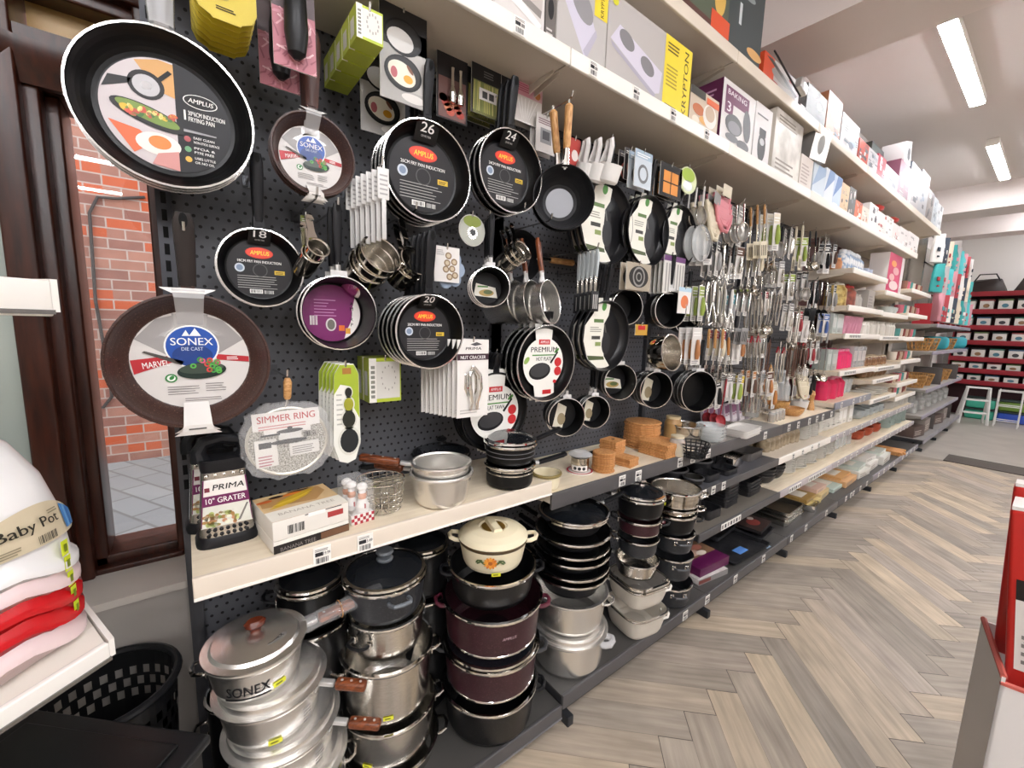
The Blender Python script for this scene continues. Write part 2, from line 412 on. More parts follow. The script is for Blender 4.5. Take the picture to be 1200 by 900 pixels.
# cornice that follows the wall round its bend
def sweep(path, prof, m, mb):
    rings = []
    for i, p in enumerate(path):
        a = Vector(path[max(i-1, 0)]); b = Vector(path[min(i+1, len(path)-1)]); t = (b-a).normalized(); nrm = Vector((t.y, -t.x))
        rings.append([(p[0]+nrm.x*d, p[1]+nrm.y*d, z) for d, z in prof])
    mb.loft(rings, m)
bend = [(-.95, -.62), (-.70, -.33), (-.52, -.11), (-.44, .0), (-.385, .06), (-.33, .10), (-.26, .13), (-.03, .135)]
mb = MB(); sweep(bend, [(-.02, 1.98), (0, 1.98), (.008, 2.0), (.02, 2.02), (.03, 2.05), (.03, 2.068), (.012, 2.075), (.012, 2.1), (-.02, 2.1)], MAHOG, mb); struct(mb, 'trim_cornice')
gl = MB().box((-.132, .262, 1.38), (.165, .006, 1.24), pane('window_glass')); struct(gl, 'window_1')
AMBER = noisy('amber_glass', 'c9a45e', 'e2c27d', 5, 0.35)
AMBER.node_tree.nodes['Principled BSDF'].inputs['Transmission Weight'].default_value = 0.35
struct(MB().box((-.15, .262, 2.17), (.22, .006, .095), AMBER), 'window_2')
struct(MB().box((-.15, .262, 2.50), (.22, .006, .36), AMBER), 'window_3')
# sill and the wall under it, then the angled return at the far left
GREYW = K('a39d97', .55); SILLW = K('c9c2ba', .5)
struct(MB().box((-.30, .12, .725), (.62, .25, .02), SILLW), 'trim_sill')
struct(MB().box((-.30, .10, .36), (.62, .2, .715), GREYW), 'wall_left')
mb = MB(); mb.box((-.36, .21, 2.75), (.10, .2, 1.3), MAHOG, .01); mb.box((-.335, .24, 2.75), (.12, .16, 1.3), MAHOG); struct(mb, 'trim_post')
ang = Matrix.Rotation(math.atan2(.72, .60), 4, 'Z')
ret = Matrix.Translation((-.40, .12, 0)) @ ang
PALEG = noisy('frosted_grey_pane', '9aa39c', 'b3b8ad', 1.2, .35)
struct(MB().at(ret).box((-.75, .06, 1.7), (1.42, .06, 3.44), PALEG), 'wall_angled')
struct(MB().box((-.62, .15, 2.08), (.61, .03, 2.68), PALEG), 'window_4')
struct(MB().box((-1.9, -.85, 1.7), (1.4, .1, 3.44), WALLW), 'wall_corner')
# outside: lane paving and the brick wall opposite
def brick_mat():
    m, nt, b = newmat('brick_wall'); L = nt.links.new
    tc = nd(nt, 'ShaderNodeTexCoord'); sp = nd(nt, 'ShaderNodeSeparateXYZ'); cb = nd(nt, 'ShaderNodeCombineXYZ')
    L(tc.outputs['Object'], sp.inputs[0]); L(sp.outputs['X'], cb.inputs['X']); L(sp.outputs['Z'], cb.inputs['Y'])
    br = nd(nt, 'ShaderNodeTexBrick'); L(cb.outputs[0], br.inputs['Vector'])
    br.inputs['Scale'].default_value = 1; br.inputs['Brick Width'].default_value = .24; br.inputs['Row Height'].default_value = .088
    br.inputs['Mortar Size'].default_value = .006; br.inputs['Bias'].default_value = -.1
    br.inputs['Color1'].default_value = rgb('b67a64'); br.inputs['Color2'].default_value = rgb('955f51'); br.inputs['Mortar'].default_value = rgb('bfa698')
    no = nd(nt, 'ShaderNodeTexNoise'); no.inputs['Scale'].default_value = 9; L(cb.outputs[0], no.inputs['Vector'])
    mx = nd(nt, 'ShaderNodeMix', data_type='RGBA', blend_type='MULTIPLY'); mx.inputs[0].default_value = .35
    L(br.outputs['Color'], mx.inputs[6]); L(no.outputs['Fac'], mx.inputs[7]); L(mx.outputs[2], b.inputs['Base Color'])
    # a few glazed orange bricks
    vo = nd(nt, 'ShaderNodeTexWhiteNoise', noise_dimensions='2D')
    sn = nd(nt, 'ShaderNodeVectorMath', operation='SNAP'); sn.inputs[1].default_value = (.24, .088, 1); L(cb.outputs[0], sn.inputs[0]); L(sn.outputs[0], vo.inputs['Vector'])
    gt = nd(nt, 'ShaderNodeMath', operation='GREATER_THAN'); gt.inputs[1].default_value = .80; L(vo.outputs['Value'], gt.inputs[0])
    mf = nd(nt, 'ShaderNodeMath', operation='MULTIPLY'); L(gt.outputs[0], mf.inputs[0])
    inv = nd(nt, 'ShaderNodeMath', operation='SUBTRACT'); inv.inputs[0].default_value = 1; L(br.outputs['Fac'], inv.inputs[1]); L(inv.outputs[0], mf.inputs[1])
    m3 = nd(nt, 'ShaderNodeMix', data_type='RGBA'); L(mf.outputs[0], m3.inputs[0]); L(mx.outputs[2], m3.inputs[6]); m3.inputs[7].default_value = rgb('b8532e')
    L(m3.outputs[2], b.inputs['Base Color']); b.inputs['Roughness'].default_value = .8
    return m
def pave_mat():
    m, nt, b = newmat('paving'); L = nt.links.new
    tc = nd(nt, 'ShaderNodeTexCoord'); mp = nd(nt, 'ShaderNodeMapping'); mp.inputs['Rotation'].default_value = (0, 0, math.radians(62)); L(tc.outputs['Object'], mp.inputs['Vector'])
    br = nd(nt, 'ShaderNodeTexBrick'); L(mp.outputs[0], br.inputs['Vector']); br.inputs['Scale'].default_value = 1
    br.inputs['Brick Width'].default_value = .40; br.inputs['Row Height'].default_value = .19; br.inputs['Mortar Size'].default_value = .010
    br.inputs['Color1'].default_value = rgb('8a8885'); br.inputs['Color2'].default_value = rgb('7b7977'); br.inputs['Mortar'].default_value = rgb('6a6662')
    L(br.outputs['Color'], b.inputs['Base Color']); b.inputs['Roughness'].default_value = .75
    return m
struct(MB().box((-.6, 3.95, 2.2), (9, .3, 4.4), brick_mat()), 'wall_lane')
struct(MB().box((-.6, 2.1, .05), (9, 3.5, .1), pave_mat()), 'ground_lane')
CABLE = K('3b312c', .6)
c0 = P(103, 232, 3.78); c1 = P(170, 231, 3.78); c2 = P(131, 465, 3.78); c3 = P(112, 478, 3.78)
pts = [c1, c0+Vector((.18, 0, .03)), c0+Vector((.06, 0, .02)), c0+Vector((0, 0, -.12)), c0*.5+c2*.5+Vector((-.03, 0, 0)), c2+Vector((0, 0, .15)), c2, c3+Vector((.05, 0, 0)), c3]
tag(MB().tube(pts, .012, CABLE, 6).build('wall_cable'), 'dark cable looping down the brick wall outside the window', 'cable')
# ================================================================== shelving
X0, PITCH = -0.02, 1.0
def bx(k): return X0+k*PITCH
TKW = K('f2efe9', .5); TKB = K('26262a', .5); TKR = K('b33a3a', .5); TKY = K('e8df3c', .5)
def ticket(parent, x, y, z, w=.036, h=.036, price=None, strip=False):
    t = MB().at(T3((x, y, z), FACE)); t.box((0, 0, 0), (w, h, .0015), TKW); t.at(T3((x, y-.0009, z), FACE))
    if strip:
        n = int(w/.03)
        for i in range(n): t.rect(-w/2+.004+i*w/n, -h*.3, -w/2+(i+.7)*w/n, h*.3, TKB if i % 2 else K('8e8a86'), 1)
    else:
        t.rect(-w*.4, -h*.02, w*.05, h*.2, TKB, 1); t.lines(-w*.4, h*.26, w*.4, h*.42, 2, K('6e6a66'), 1)
        t.bars(-w*.36, -h*.42, w*.36, -h*.12, TKB, 1, 12)
        if price: t.text(price, w*.08, 0, h*.18, TKB, 1, w=w*.36)
        else: t.rect(w*.1, -h*.02, w*.42, h*.18, K('8a8682'), 1)
    t.build('price_ticket', parent)
def shelf(bay, x0, x1, yf, zt, lip, top, face, under=None, tk=(), yb=-.03, strips=(), name='shelf', line=None):
    b = MB(); th = .028
    b.box(((x0+x1)/2, (yf+yb)/2, zt-.004), (x1-x0-.004, yb-yf, .008), top)
    b.box(((x0+x1)/2, (yf+yb)/2, zt-.008-th/2), (x1-x0-.006, yb-yf-.004, th), under or top)
    b.box(((x0+x1)/2, yf-.006, zt-lip/2+.004), (x1-x0-.003, .012, lip), face, .003)
    if line: b.box(((x0+x1)/2, yf-.0125, zt-lip+.010), (x1-x0-.004, .003, .006), line)
    s = b.build(name, bay)
    for x in (x0+.012, x1-.012):
        MB().at(T3((x, 0, 0), Mx((0, 1, 0), (0, 0, 1), (1, 0, 0)))).prism([(yb, zt-.03), (yb, zt-.10), (yb-.05, zt-.085), (yf+.05, zt-.045), (yf+.05, zt-.03)], -.0015, .0015, under or K('3c3d41', .4)).build('bracket', s)
    for x in tk:
        pr = None
        if isinstance(x, tuple): x, pr = x
        ticket(s, x, yf-.0135, zt-lip/2+.004, .04, min(.044, lip*.98), pr)
    for (xa, xb) in strips: ticket(s, (xa+xb)/2, yf-.0135, zt-lip/2+.004, xb-xa, lip*.8, strip=True)
    return s
def xs_at(pxs, yf, z):                           # ticket places read off the photo
    out = []
    for px in pxs:
        lo, hi = -1200.0, 1600.0
        for _ in range(40):
            mid = (lo+hi)/2
            if P(px, mid, yf).z > z: lo = mid
            else: hi = mid
        out.append(P(px, lo, yf).x)
    return out
BAYS = []
names = ['behind the hanging frying pans nearest the window', 'behind the aluminium saucepans and green sleeved pans', 'holding the kitchen utensils',
         'holding jars and glass dishes under hanging utensils', 'of cream shelves with pink beakers', 'of pale shelves beside the magenta box',
         'with china mugs at the end of the wooden floor', 'beyond the dark mat with cushions above', 'beyond the dark mat with red packs', 'beyond the dark mat next to the red shelving']
YB = -.47
for k in range(10):
    xo = bx(k) + (.35 if k >= 7 else 0)
    bay = thing('shelving_bay', 'metal shelving bay '+names[k], 'shelving', (0, 0, 0)); BAYS.append(bay)
    zb, zl = (.128, .055) if k == 0 else (.162, .055)
    bp = MB(); bp.box((xo+.5, -.008, 1.42), (.992, .012, 2.66), PEG if k < 4 else (K('6d4a48', .6) if k == 4 else K('b5aca3', .6))); bp.build('back_panel', bay)
    for x in ((xo, xo+1.0) if k in (0, 6, 9) else (xo,)):
        u = MB(); u.box((x, -.022, 1.40), (.03, .03, 2.75), K('4a4b50', .35, .6) if k < 4 else K('cfc8c0', .4))
        u.build('upright', bay)
        if k == 0 and x < .1:
            sl = MB()
            for i in range(34):
                for dx in (-.008,): sl.box((x+dx+.008, -.0375, 1.02+i*.04), (.010, .002, .026), K('060607', .8))
            sl.build('slot', bay)['kind'] = 'stuff'
    pl = MB(); pl.box((xo+.5, -.40 if k < 7 else -.38, zb/2-.03), (.99, .02, max(zb-.07, .02)), K('1d1d1f', .6)); pl.build('plinth', bay)
    for x in (xo+.06,):
        ft = MB(); ft.box((x, -.26, .02), (.03, .42, .04), K('2b2c2f', .5), .004); ft.build('foot', bay)
    tk = []; st = []
    if k == 2: tk = xs_at((800, 826, 859, 892), YB, .14)
    if k == 3: tk = xs_at((925, 942, 966, 995), YB, .14)
    if k in (4, 5, 6): tk = [xo+.2+.2*i for i in range(4)]
    shelf(bay, xo, xo+1, YB if k < 7 else YB+.0, zb, zl, K('484644', .4) if k < 7 else K('8b8784', .5), SHELFD if k < 5 else K('8e8a90', .45), K('2d2d31', .5), tk, name='base_shelf', line=K('8d8d92', .3, .5) if k == 0 else None)
BY = BAYS
# worktop-height shelf of each bay
shelf(BY[0], bx(0), bx(1), -.37, .925, .052, SHELFL, LIPC, LIPC, [(xs_at((376,), -.37, .90)[0], '19.99'), (xs_at((426,), -.37, .90)[0], '3.49')], line=K('f4f1ea', .25))
shelf(BY[1], bx(1), bx(2), -.37, .876, .060, SHELFL, SHELFD, LIPC, xs_at((726, 745, 794, 809), -.37, .85))
shelf(BY[2], bx(2), bx(3), -.37, .876, .060, K('8b8680', .5), SHELFD, K('6a6763', .5), xs_at((827, 894), -.37, .85))
shelf(BY[3], bx(3), bx(4), -.37, .876, .060, SHELFL, SHELFD, LIPC, xs_at((922, 933, 946, 955, 962, 972), -.37, .85))
shelf(BY[4], bx(4), bx(5), -.37, .925, .055, SHELFL, K('8c8c94', .4), LIPC, xs_at((984, 998, 1006, 1011), -.37, .90))
# lower shelves from the third bay on
shelf(BY[2], bx(2)-.0, bx(3), -.37, .655, .045, K('55555a', .4), SHELFD, K('2f2f33', .5), xs_at((822, 833, 845), -.37, .63))
shelf(BY[2], bx(2), bx(3), -.40, .44, .045, K('6f685f', .5), SHELFD, K('2f2f33', .5), (), strips=[tuple(xs_at((842, 865), -.40, .41))])
shelf(BY[3], bx(3), bx(4), -.37, .655, .045, LIPC, LIPW, LIPC, xs_at((927, 938, 949, 957), -.37, .63))
shelf(BY[3], bx(3), bx(4), -.40, .44, .045, SHELFL, K('b7aeb0', .4), LIPC, (), strips=[tuple(xs_at((922, 936), -.40, .41)), tuple(xs_at((945, 965), -.40, .41))])
for k in (4, 5, 6):
    for (z, y) in ((.655, -.37), (.44, -.40)):
        shelf(BY[k], bx(k), bx(k+1), y, z, .045, SHELFL, K('aaa3a6', .4), LIPC, [bx(k)+.15+.17*i for i in range(5)])
for z in (1.955, 1.68, 1.465, 1.175):
    shelf(BY[4], bx(4), bx(5), -.37, z, .042, SHELFL, LIPW, LIPC, strips=[(bx(4)+.1, bx(4)+.4)] if z < 1.6 else ())
for z in (1.86, 1.67, 1.455, 1.165, 1.05, .86):
    shelf(BY[5], bx(5), bx(6), -.37, z, .042, SHELFL, LIPW, LIPC, strips=[(bx(5)+.1, bx(5)+.7)] if z < 1.6 else ())
for z in (1.95, 1.70, 1.45, 1.20, .95, .80):
    shelf(BY[6], bx(6), bx(7), -.37, z, .042, SHELFL, LIPW, LIPC)
# two high shelves
for k in range(6):
    ts = [bx(k)+.10, bx(k)+.32, bx(k)+.55, bx(k)+.8] if k < 2 else ()
    shelf(BY[k], bx(k), bx(k+1), -.37, 2.292, .050, LIPC, LIPW, SHELFU, ts)
for k in range(7):
    shelf(BY[k], bx(k), bx(k+1), -.37, 2.664, .050, LIPC, LIPC, SHELFU)
for k in (7, 8, 9):
    for z in (1.62, 1.28, .80, .46): shelf(BY[k], bx(k)+.35, bx(k)+1.35, -.42, z, .045, K('a8a29c', .5), K('9a94a0', .45), K('8b8780', .5))
# ================================================================== builders for kitchenware
LBL = Mx((0, -1, 0), (1, 0, 0), (0, 0, 1))        # print inside a hung vessel reads upright
RIMW = K('e9e7e4', .18, .9); WHITE = K('f2f0ec', .5); BLK = K('101012', .5); RED = K('c4242a', .5); PURP = K('6a1750', .5)
PAPER = K('ece7df', .55); GREY = K('8d8b8a', .55); LIME = K('b9c427', .5); YEL = K('f0d83a', .5); GOLD = K('caa04a', .4)
ORANGE = K('e2702a', .5); GREEN = K('4d8a3a', .5); CREAM = K('eadfc0', .35); SILV = K('c9c8c6', .3, .6); PINKN = K('c77d8c', .6)
def span(xa, xb, y, Y): return P(xb, y, Y).x-P(xa, y, Y).x
def hook(X, Z, y, label):
    b = MB(); b.box((X, -.016, Z), (.022, .004, .030), K('55565a', .35, .7))
    b.tube([(X, -.014, Z), (X, y+.02, Z), (X, y+.004, Z+.006), (X, y, Z+.022)], .0028, WIRE, 6)
    return tag(b.build('peg_hook'), label, 'hook', 'chrome hooks in the perforated panel')
def bowl_prof(R, H, rb, mo, mi, mr, t=.003, base=None, curve=.5, lip=.004, flare=0.0):
    # outside up, over the rim, inside down
    n = 6; o = []
    for i in range(n+1):
        u = i/n; r = rb+(R-rb)*(math.sin(u*PI/2)*curve+u*(1-curve)); o.append((r, H*(1-math.cos(u*PI/2))*curve+H*u*(1-curve)))
    pr = [(0, 0), (rb*.98, 0, base or mo)]+[(r, z, mo) for r, z in o]
    if lip: pr += [(R+lip*.75, H+.0005, mr), (R+lip*.75, H+.0022, mr), (R-t*.3, H+.0026, mr)]
    pr += [(r-t, max(z, t), mi) for r, z in reversed(o)]+[(0, t, mi)]
    return pr
def long_handle(b, x0, z0, L, rise, w, m, th=.012, hole=True, w2=None, bend=0.0):
    w2 = w2 or w; N = 9; rings = []
    for i in range(N):
        u = i/(N-1); x = x0+L*u; z = z0+rise*u+bend*math.sin(u*PI)
        ww = (w*.75+(w2-w*.75)*min(1, u*1.6)) * (1 if u < .93 else .72); tt = th*(1 if u < .93 else .7)
        rings.append([(x, ww/2*math.copysign(abs(math.cos(a))**.7, math.cos(a)), z+tt/2*math.copysign(abs(math.sin(a))**.8, math.sin(a))) for a in [2*PI*j/12 for j in range(12)]])
    b.loft(rings, m)
    if hole:
        a = x0+L-w2*.45
        b.add([(a+w2*.30*math.cos(t)*1.4, w2*.20*math.sin(t), z0+rise*.97+bend*.1+th/2+.0006) for t in [2*PI*j/12 for j in range(12)]], [tuple(range(12))], K('050505', .8))
    return b
def pan_body(R, H, rb, mo, mi, mr, name='body', parent=None, n=40, curve=.45, base=None, lip=.004):
    return MB().lathe(bowl_prof(R, H, rb, mo, mi, mr, curve=curve, base=base, lip=lip), mo, n).build(name, parent)
def frypan(label, R, H, loc, rot=HANG, mo=BLACKO, mi=BLACKN, mr=RIMW, rb=None, hl=None, hm=BLACKP, draw=None, group=None, name='frying_pan', cat='frying pan', hw=.03, rise=.02, ferrule=None, extra=None, lip=.004, curve=.45, wrap=False, hz=.62, dz=.004, w2=None, seat=None):
    t = thing(name, label, cat, loc, rot, group); rb = rb or R*.76
    off = Matrix.Translation((0, 0, -H))           # the origin sits at the mouth
    def put(b, nm, par=t): o = b.build(nm, par); return o
    b = MB(); b.M = off; b.lathe(bowl_prof(R, H, rb, mo, mi, mr, curve=curve, lip=lip), mo, 44); put(b, 'body')
    hl = hl or R*1.15
    b = MB(); b.M = off; long_handle(b, R+.018, H*hz, hl, rise, hw, hm, .016, w2=w2); h = put(b, 'handle')
    b = MB(); b.M = off; b.loft([[(R*.97, y*.9, H*hz+z) for y, z in ((-.014, -.006), (.014, -.006), (.014, .006), (-.014, .006))], [(R+.03, y, H*hz+z) for y, z in ((-.011, -.006), (.011, -.006), (.011, .006), (-.011, .006))]], ferrule or hm)
    b.build('ferrule', h)
    if wrap:
        b = MB(); b.M = off; long_handle(b, R+.012, H*hz, hl+.02, rise, hw+.02, FILMF, .03, hole=False); b.build('plastic_wrap', h)
    if draw:
        b = MB(); b.M = off @ T3((0, 0, dz), LBL); draw(b, rb*.96); put(b, 'printed_label')
    if extra: extra(t, off, R, H, rb)
    return t
def behind(root, n, dy, what, group=None, dx=0.0, dz=0.0, near='front'):
    out = [root]; base = root.matrix_basis.copy(); ax = Vector((0, dy, 0))
    if root['category'] in ('frying pan', 'saucepan', 'wok'): ax = -(base.to_3x3() @ Vector((0, 0, dy)))       # nested along their own axis
    for i in range(1, n):
        c = dup(root, base.translation+ax*i+Vector((dx*i, 0, dz*i)), base.to_3x3(), what % ORD[i], group)
        out.append(c)
    return out
WD = {18: 'eighteen', 20: 'twenty', 24: 'twenty-four', 26: 'twenty-six'}
# ---------------------------------------------------------------- printed discs
def amplus_oval(b, x, y, w, bgm, fg, L=3):
    b.ell(x, y, w/2, w*.23, fg, L); b.ell(x, y, w*.47, w*.205, bgm, L+1); b.text('AMPLUS', x, y-w*.075, w*.15, fg, L+2, w=w*.72, align='c', slant=.15)
def d_amplus30(b, r):
    b.ell(0, 0, r, r, K('17161a', .35), 1, 48)
    xm = r*.12; a = math.acos(xm/r)
    b.ell(0, 0, r*.985, r*.985, K('c9bfc0', .4), 2, 40, a0=a, a1=2*PI-a)
    b.poly([(xm, r*.95), (xm, r*.35), (-r*.15, r*.42), (-r*.45, r*.85), (-.1*r, r*.97)], K('cf9a55', .4), 3)
    b.ell(-r*.30, r*.46, r*.27, r*.25, K('232122', .35), 4); b.ell(-r*.30, r*.45, r*.20, r*.185, K('9d9a9b', .3, .3), 5); b.ell(-r*.30, r*.45, r*.08, r*.07, K('bdbabb', .3), 6)
    b.poly([(-r*.13, r*.63), (-r*.08, r*.58), (r*.10, r*.78), (r*.04, r*.82)], K('1c1b1b', .4), 5)
    b.poly([(-r*.93, r*.25), (-r*.55, r*.42), (-r*.50, r*.52), (-r*.83, r*.48)], K('2b2a2b', .4), 4)
    b.ell(-r*.30, -r*.08, r*.56, r*.17, K('1b1a1a', .3), 5, rot=-.28); b.ell(-r*.30, -r*.05, r*.48, r*.12, K('6f8a2c', .4), 6, rot=-.28)
    rn = random.Random(2)
    for i in range(26): b.ell(-r*.30+rn.uniform(-.4, .4)*r, -r*.05+rn.uniform(-.07, .07)*r-.0, r*.06, r*.035, K(rn.choice(['d9b22c', 'c9452b', '3e6a26', 'e6d27a', 'b8452a']), .4), 7, n=8, rot=rn.random()*3)
    b.poly([(r*.22, -r*.16), (r*.22, -r*.21), (r*.75, -r*.20), (r*.75, -r*.175)], K('7d7b7c', .3, .4), 7)
    b.poly([(-r*.88, -r*.28), (-r*.45, -r*.36), (-r*.25, -r*.55), (-r*.55, -r*.78)], K('d9622d', .4), 4)
    b.ell(-r*.18, -r*.55, r*.34, r*.20, K('ece3da', .4), 5); b.ell(-r*.16, -r*.52, r*.17, r*.12, K('ea7a22', .3), 6)
    b.poly([(xm, -r*.62), (-r*.2, -r*.72), (-r*.3, -r*.93), (xm, -r*.98)], K('c98a84', .4), 6)
    amplus_oval(b, r*.52, r*.40, r*.56, K('191819', .4), WHITE)
    b.rect(r*.24, r*.02, r*.27, r*.20, WHITE, 3); b.text('30*6CM INDUCTION', r*.31, r*.12, r*.085, WHITE, 3, w=r*.6); b.text('FRYING PAN', r*.31, r*.01, r*.085, WHITE, 3, w=r*.42)
    for i, (c, l1, l2) in enumerate((('a8474a', 'EASY CLEAN', 'NON-STICK SURFACE'), ('5f9a6a', 'PFOA &', 'PTFE FREE'), ('d9a93a', 'USES LITTLE', 'OR NO OIL'))):
        y = -r*.33-i*r*.19; b.ell(r*.27, y, r*.055, r*.055, K(c, .4), 3, 14)
        b.text(l1, r*.37, y+r*.02, r*.045, WHITE, 3, w=r*.34); b.text(l2, r*.37, y-r*.06, r*.045, WHITE, 3, w=r*.42 if i < 1 else r*.32)
def d_amplus(size):
    def f(b, r):
        b.ell(0, 0, r, r, K('2b2a2c', .35), 1, 44)
        b.ell(0, r*.55, r*.43, r*.19, K('d8301f', .35), 3); b.ring(0, 0, 0, 0, RED, 2, 3)
        b.ell(0, r*.55, r*.40, r*.165, K('e0442c', .35), 4); b.text('AMPLUS', 0, r*.48, r*.14, YEL, 5, w=r*.58, align='c', slant=.12)
        b.text('%dCM FRY PAN INDUCTION' % size, 0, r*.20, r*.09, WHITE, 3, w=r*1.35, align='c')
        b.ell(-r*.62, r*.0, r*.15, r*.15, K('c5ccd6', .4), 3, 18); b.ell(-r*.62, 0, r*.10, r*.10, K('7e8fa8', .4), 4, 18)
        b.ring(0, -r*.05, r*.20, r*.23, K('4a494b', .4), 3); b.rect(r*.45, -r*.16, r*.78, -r*.02, K('d8b63a', .4), 3); b.lines(r*.48, -r*.13, r*.75, -r*.04, 2, BLK, 4)
        b.lines(-r*.70, -r*.68, r*.62, -r*.20, 6, K('a8a6a4', .5), 3, .25)
        b.rect(-r*.35, -r*.86, r*.05, -r*.72, WHITE, 3); b.bars(-r*.32, -r*.84, r*.02, -r*.74, BLK, 4); b.bars(r*.1, -r*.86, r*.4, -r*.74, K('cfcdca', .5), 3)
    return f
def d_sonex(small=False):
    def f(b, r):
        k = r/.96*1.02
        b.ell(0, 0, k, k, K('d5d0cc', .35), 1, 48)
        b.poly([(-k*.9, k*.43), (-k*.4, k*.1), (0, -k*.05), (k*.4, k*.1), (k*.9, k*.43), (k*.55, k*.83), (0, k*.99), (-k*.55, k*.83)], K('9a9694', .35), 2)
        b.poly([(-k*.55, k*.5), (-.1*k, k*.8), (k*.5, k*.55), (0, k*.35)], K('c9c7c6', .25, .5), 3)
        b.poly([(-k*.3, k*.95), (k*.3, k*.95), (k*.25, k*.45), (-k*.25, k*.45)], K('b9b6b4', .25, .4), 3)
        b.poly([(-k*.985, k*.02), (-k*.35, k*.10), (-k*.30, -k*.02), (-k*.94, -k*.26)], K('b3202a', .4), 4)
        b.poly([(k*.985, k*.06), (k*.40, k*.12), (k*.40, -k*.0), (k*.985, -k*.06)], K('b3202a', .4), 4)
        b.text('MARVEL', -k*.80, -k*.155, k*.12, WHITE, 5, w=k*.42, rot=.13); b.lines(k*.58, k*.0, k*.8, k*.08, 2, WHITE, 5)
        b.ell(0, k*.28, k*.46, k*.44, WHITE, 5, 32); b.ell(0, k*.28, k*.43, k*.41, K('1f4fa5', .3), 6, 32); b.ell(0, k*.10, k*.34, k*.22, K('173a7e', .3), 7, 28)
        b.poly([(-k*.16, k*.50), (-k*.09, k*.62), (-k*.03, k*.50)], WHITE, 8); b.poly([(-k*.04, k*.50), (k*.06, k*.66), (k*.16, k*.50)], WHITE, 8)
        b.text('SONEX', 0, k*.31, k*.15, WHITE, 8, w=k*.70, align='c'); b.text('DIE CAST', 0, k*.20, k*.07, K('cfd8ea', .4), 8, w=k*.36, align='c', bold=0)
        b.poly([(-k*.80, k*.17), (-k*.76, k*.20), (-k*.15, -k*.02), (-k*.2, -k*.1)], K('4a4440', .4), 7)
        b.ell(k*.14, -k*.22, k*.42, k*.17, K('22302b', .3), 8, 30, rot=.08); b.ell(k*.14, -k*.17, k*.38, k*.11, K('39463c', .3), 9, 30, rot=.08)
        rn = random.Random(5)
        for i in range(14):
            x, y = k*(.20+rn.uniform(-.22, .24)), k*(-.14+rn.uniform(-.1, .16))
            b.ring(x, y, k*.025, k*.055, K(rn.choice(['c93a3a', '58b04a', '8fd06a', 'd65a7a', '3f9a44']), .4), 10, 10)
        b.ell(-k*.38, -k*.36, k*.10, k*.09, K('2e7d3a', .4), 5, 16); b.ell(-k*.38, -k*.36, k*.07, k*.062, K('e9efe6', .4), 6, 16); b.ell(-k*.37, -k*.35, k*.035, k*.05, K('2e7d3a', .4), 7, 10, rot=-.7)
        b.lines(-k*.45, -k*.70, k*.10, -k*.50, 4, K('7a7573', .5), 4, .3); b.lines(k*.18, -k*.66, k*.55, -k*.46, 4, K('7a7573', .5), 4, .3)
        b.lines(-k*.18, -k*.85, k*.5, -k*.76, 2, K('7a7573', .5), 4, .3)
    return f
def size_tag(size):
    def f(t, off, R, H, rb):                       # black tag with the size, lying against the wall of the pan
        y = Vector((R*1.03-rb*.80, 0, H+.004-.012)); L = y.length; y.normalize(); x = Vector((0, -1, 0)); z = x.cross(y)
        b = MB(); b.M = off @ Matrix.Translation((rb*.80, 0, .012)) @ Mx(x, y, z).to_4x4()
        b.box((0, L/2, -.0008), (R*.52, L, .0015), K('151516', .35)); b.text(str(size), 0, L*.42, L*.40, WHITE, 1, align='c', w=R*.30); b.text('CM FRY PAN', 0, L*.22, L*.09, K('bdbbb8', .5), 1, align='c', w=R*.22); b.build('size_tag', t)
    return f
def sonex_sleeve(t, off, R, H, rb):
    # white card tongue over the lower rim and the clear strap over the handle side
    b = MB(); b.M = off @ LBL.to_4x4()
    z = H+.005
    def strap(x0, x1, y0, y1, y2, m):
        b.add([(x0*.8, y0, .006), (x1*.8, y0, .006), (x1*.9, y1, z), (x0*.9, y1, z), (x0, y2, z-.002), (x1, y2, z-.002)], [(0, 1, 2, 3), (3, 2, 5, 4)], m)
    strap(-R*.20, R*.20, -rb*.9, -R*.97, -R*1.06, K('e6e2dd', .45))
    b.add([(-R*.20, -R*1.06, z-.002), (R*.20, -R*1.06, z-.002), (R*.30, -R*1.13, z-.006), (-R*.30, -R*1.13, z-.006)], [(0, 1, 2, 3)], K('e6e2dd', .45))
    b.at(off @ T3((0, 0, z), LBL)).rect(-R*.12, -R*1.04, R*.1, -R*1.02, K('55514e', .5), 1)
    b.build('card_sleeve', t); b = MB(); b.at(off @ LBL.to_4x4()); strap(-R*.20, R*.20, rb*.75, R*.95, R*1.08, FILMF)
    b.add([(-R*.20, R*1.02, z), (R*.20, R*1.02, z), (R*.34, R*1.09, z-.004), (-R*.34, R*1.09, z-.004)], [(0, 1, 2, 3)], K('d9d6d2', .3))
    b.build('clear_strap', t)
# ================================================================== pans hung on the panel
Yp = -.245
A = frypan('large black frying pan with a photo of fried egg on its disc', .146, .045, P(197, 128, Yp), draw=d_amplus30, hm=K('3a3a3d', .25, .6), ferrule=K('d8d6d3', .15, .8), wrap=True, rb=.112, hl=.17, hw=.034, group=None)
behind(A, 3, .024, 'large black frying pan, %s of the stack hung behind the fried egg picture')
hook(A.location.x, A.location.z+.33, -.26, 'chrome hook holding the stack of largest black frying pans')
A = frypan('brown speckled frying pan with a blue printed disc, right of the biggest black pan', .083*1.12, .040, P(369, 181, -.23), mo=BROWNG, mi=BROWNG, mr=BROWNG, draw=d_sonex(True), extra=sonex_sleeve, hm=K('4a2a22', .4), rb=.072, hl=.16, hw=.04)
behind(A, 3, .018, 'brown speckled frying pan, %s in the stack behind the smaller blue disc')
hook(A.location.x, A.location.z+.27, -.25, 'chrome hook above the smaller brown speckled pans')
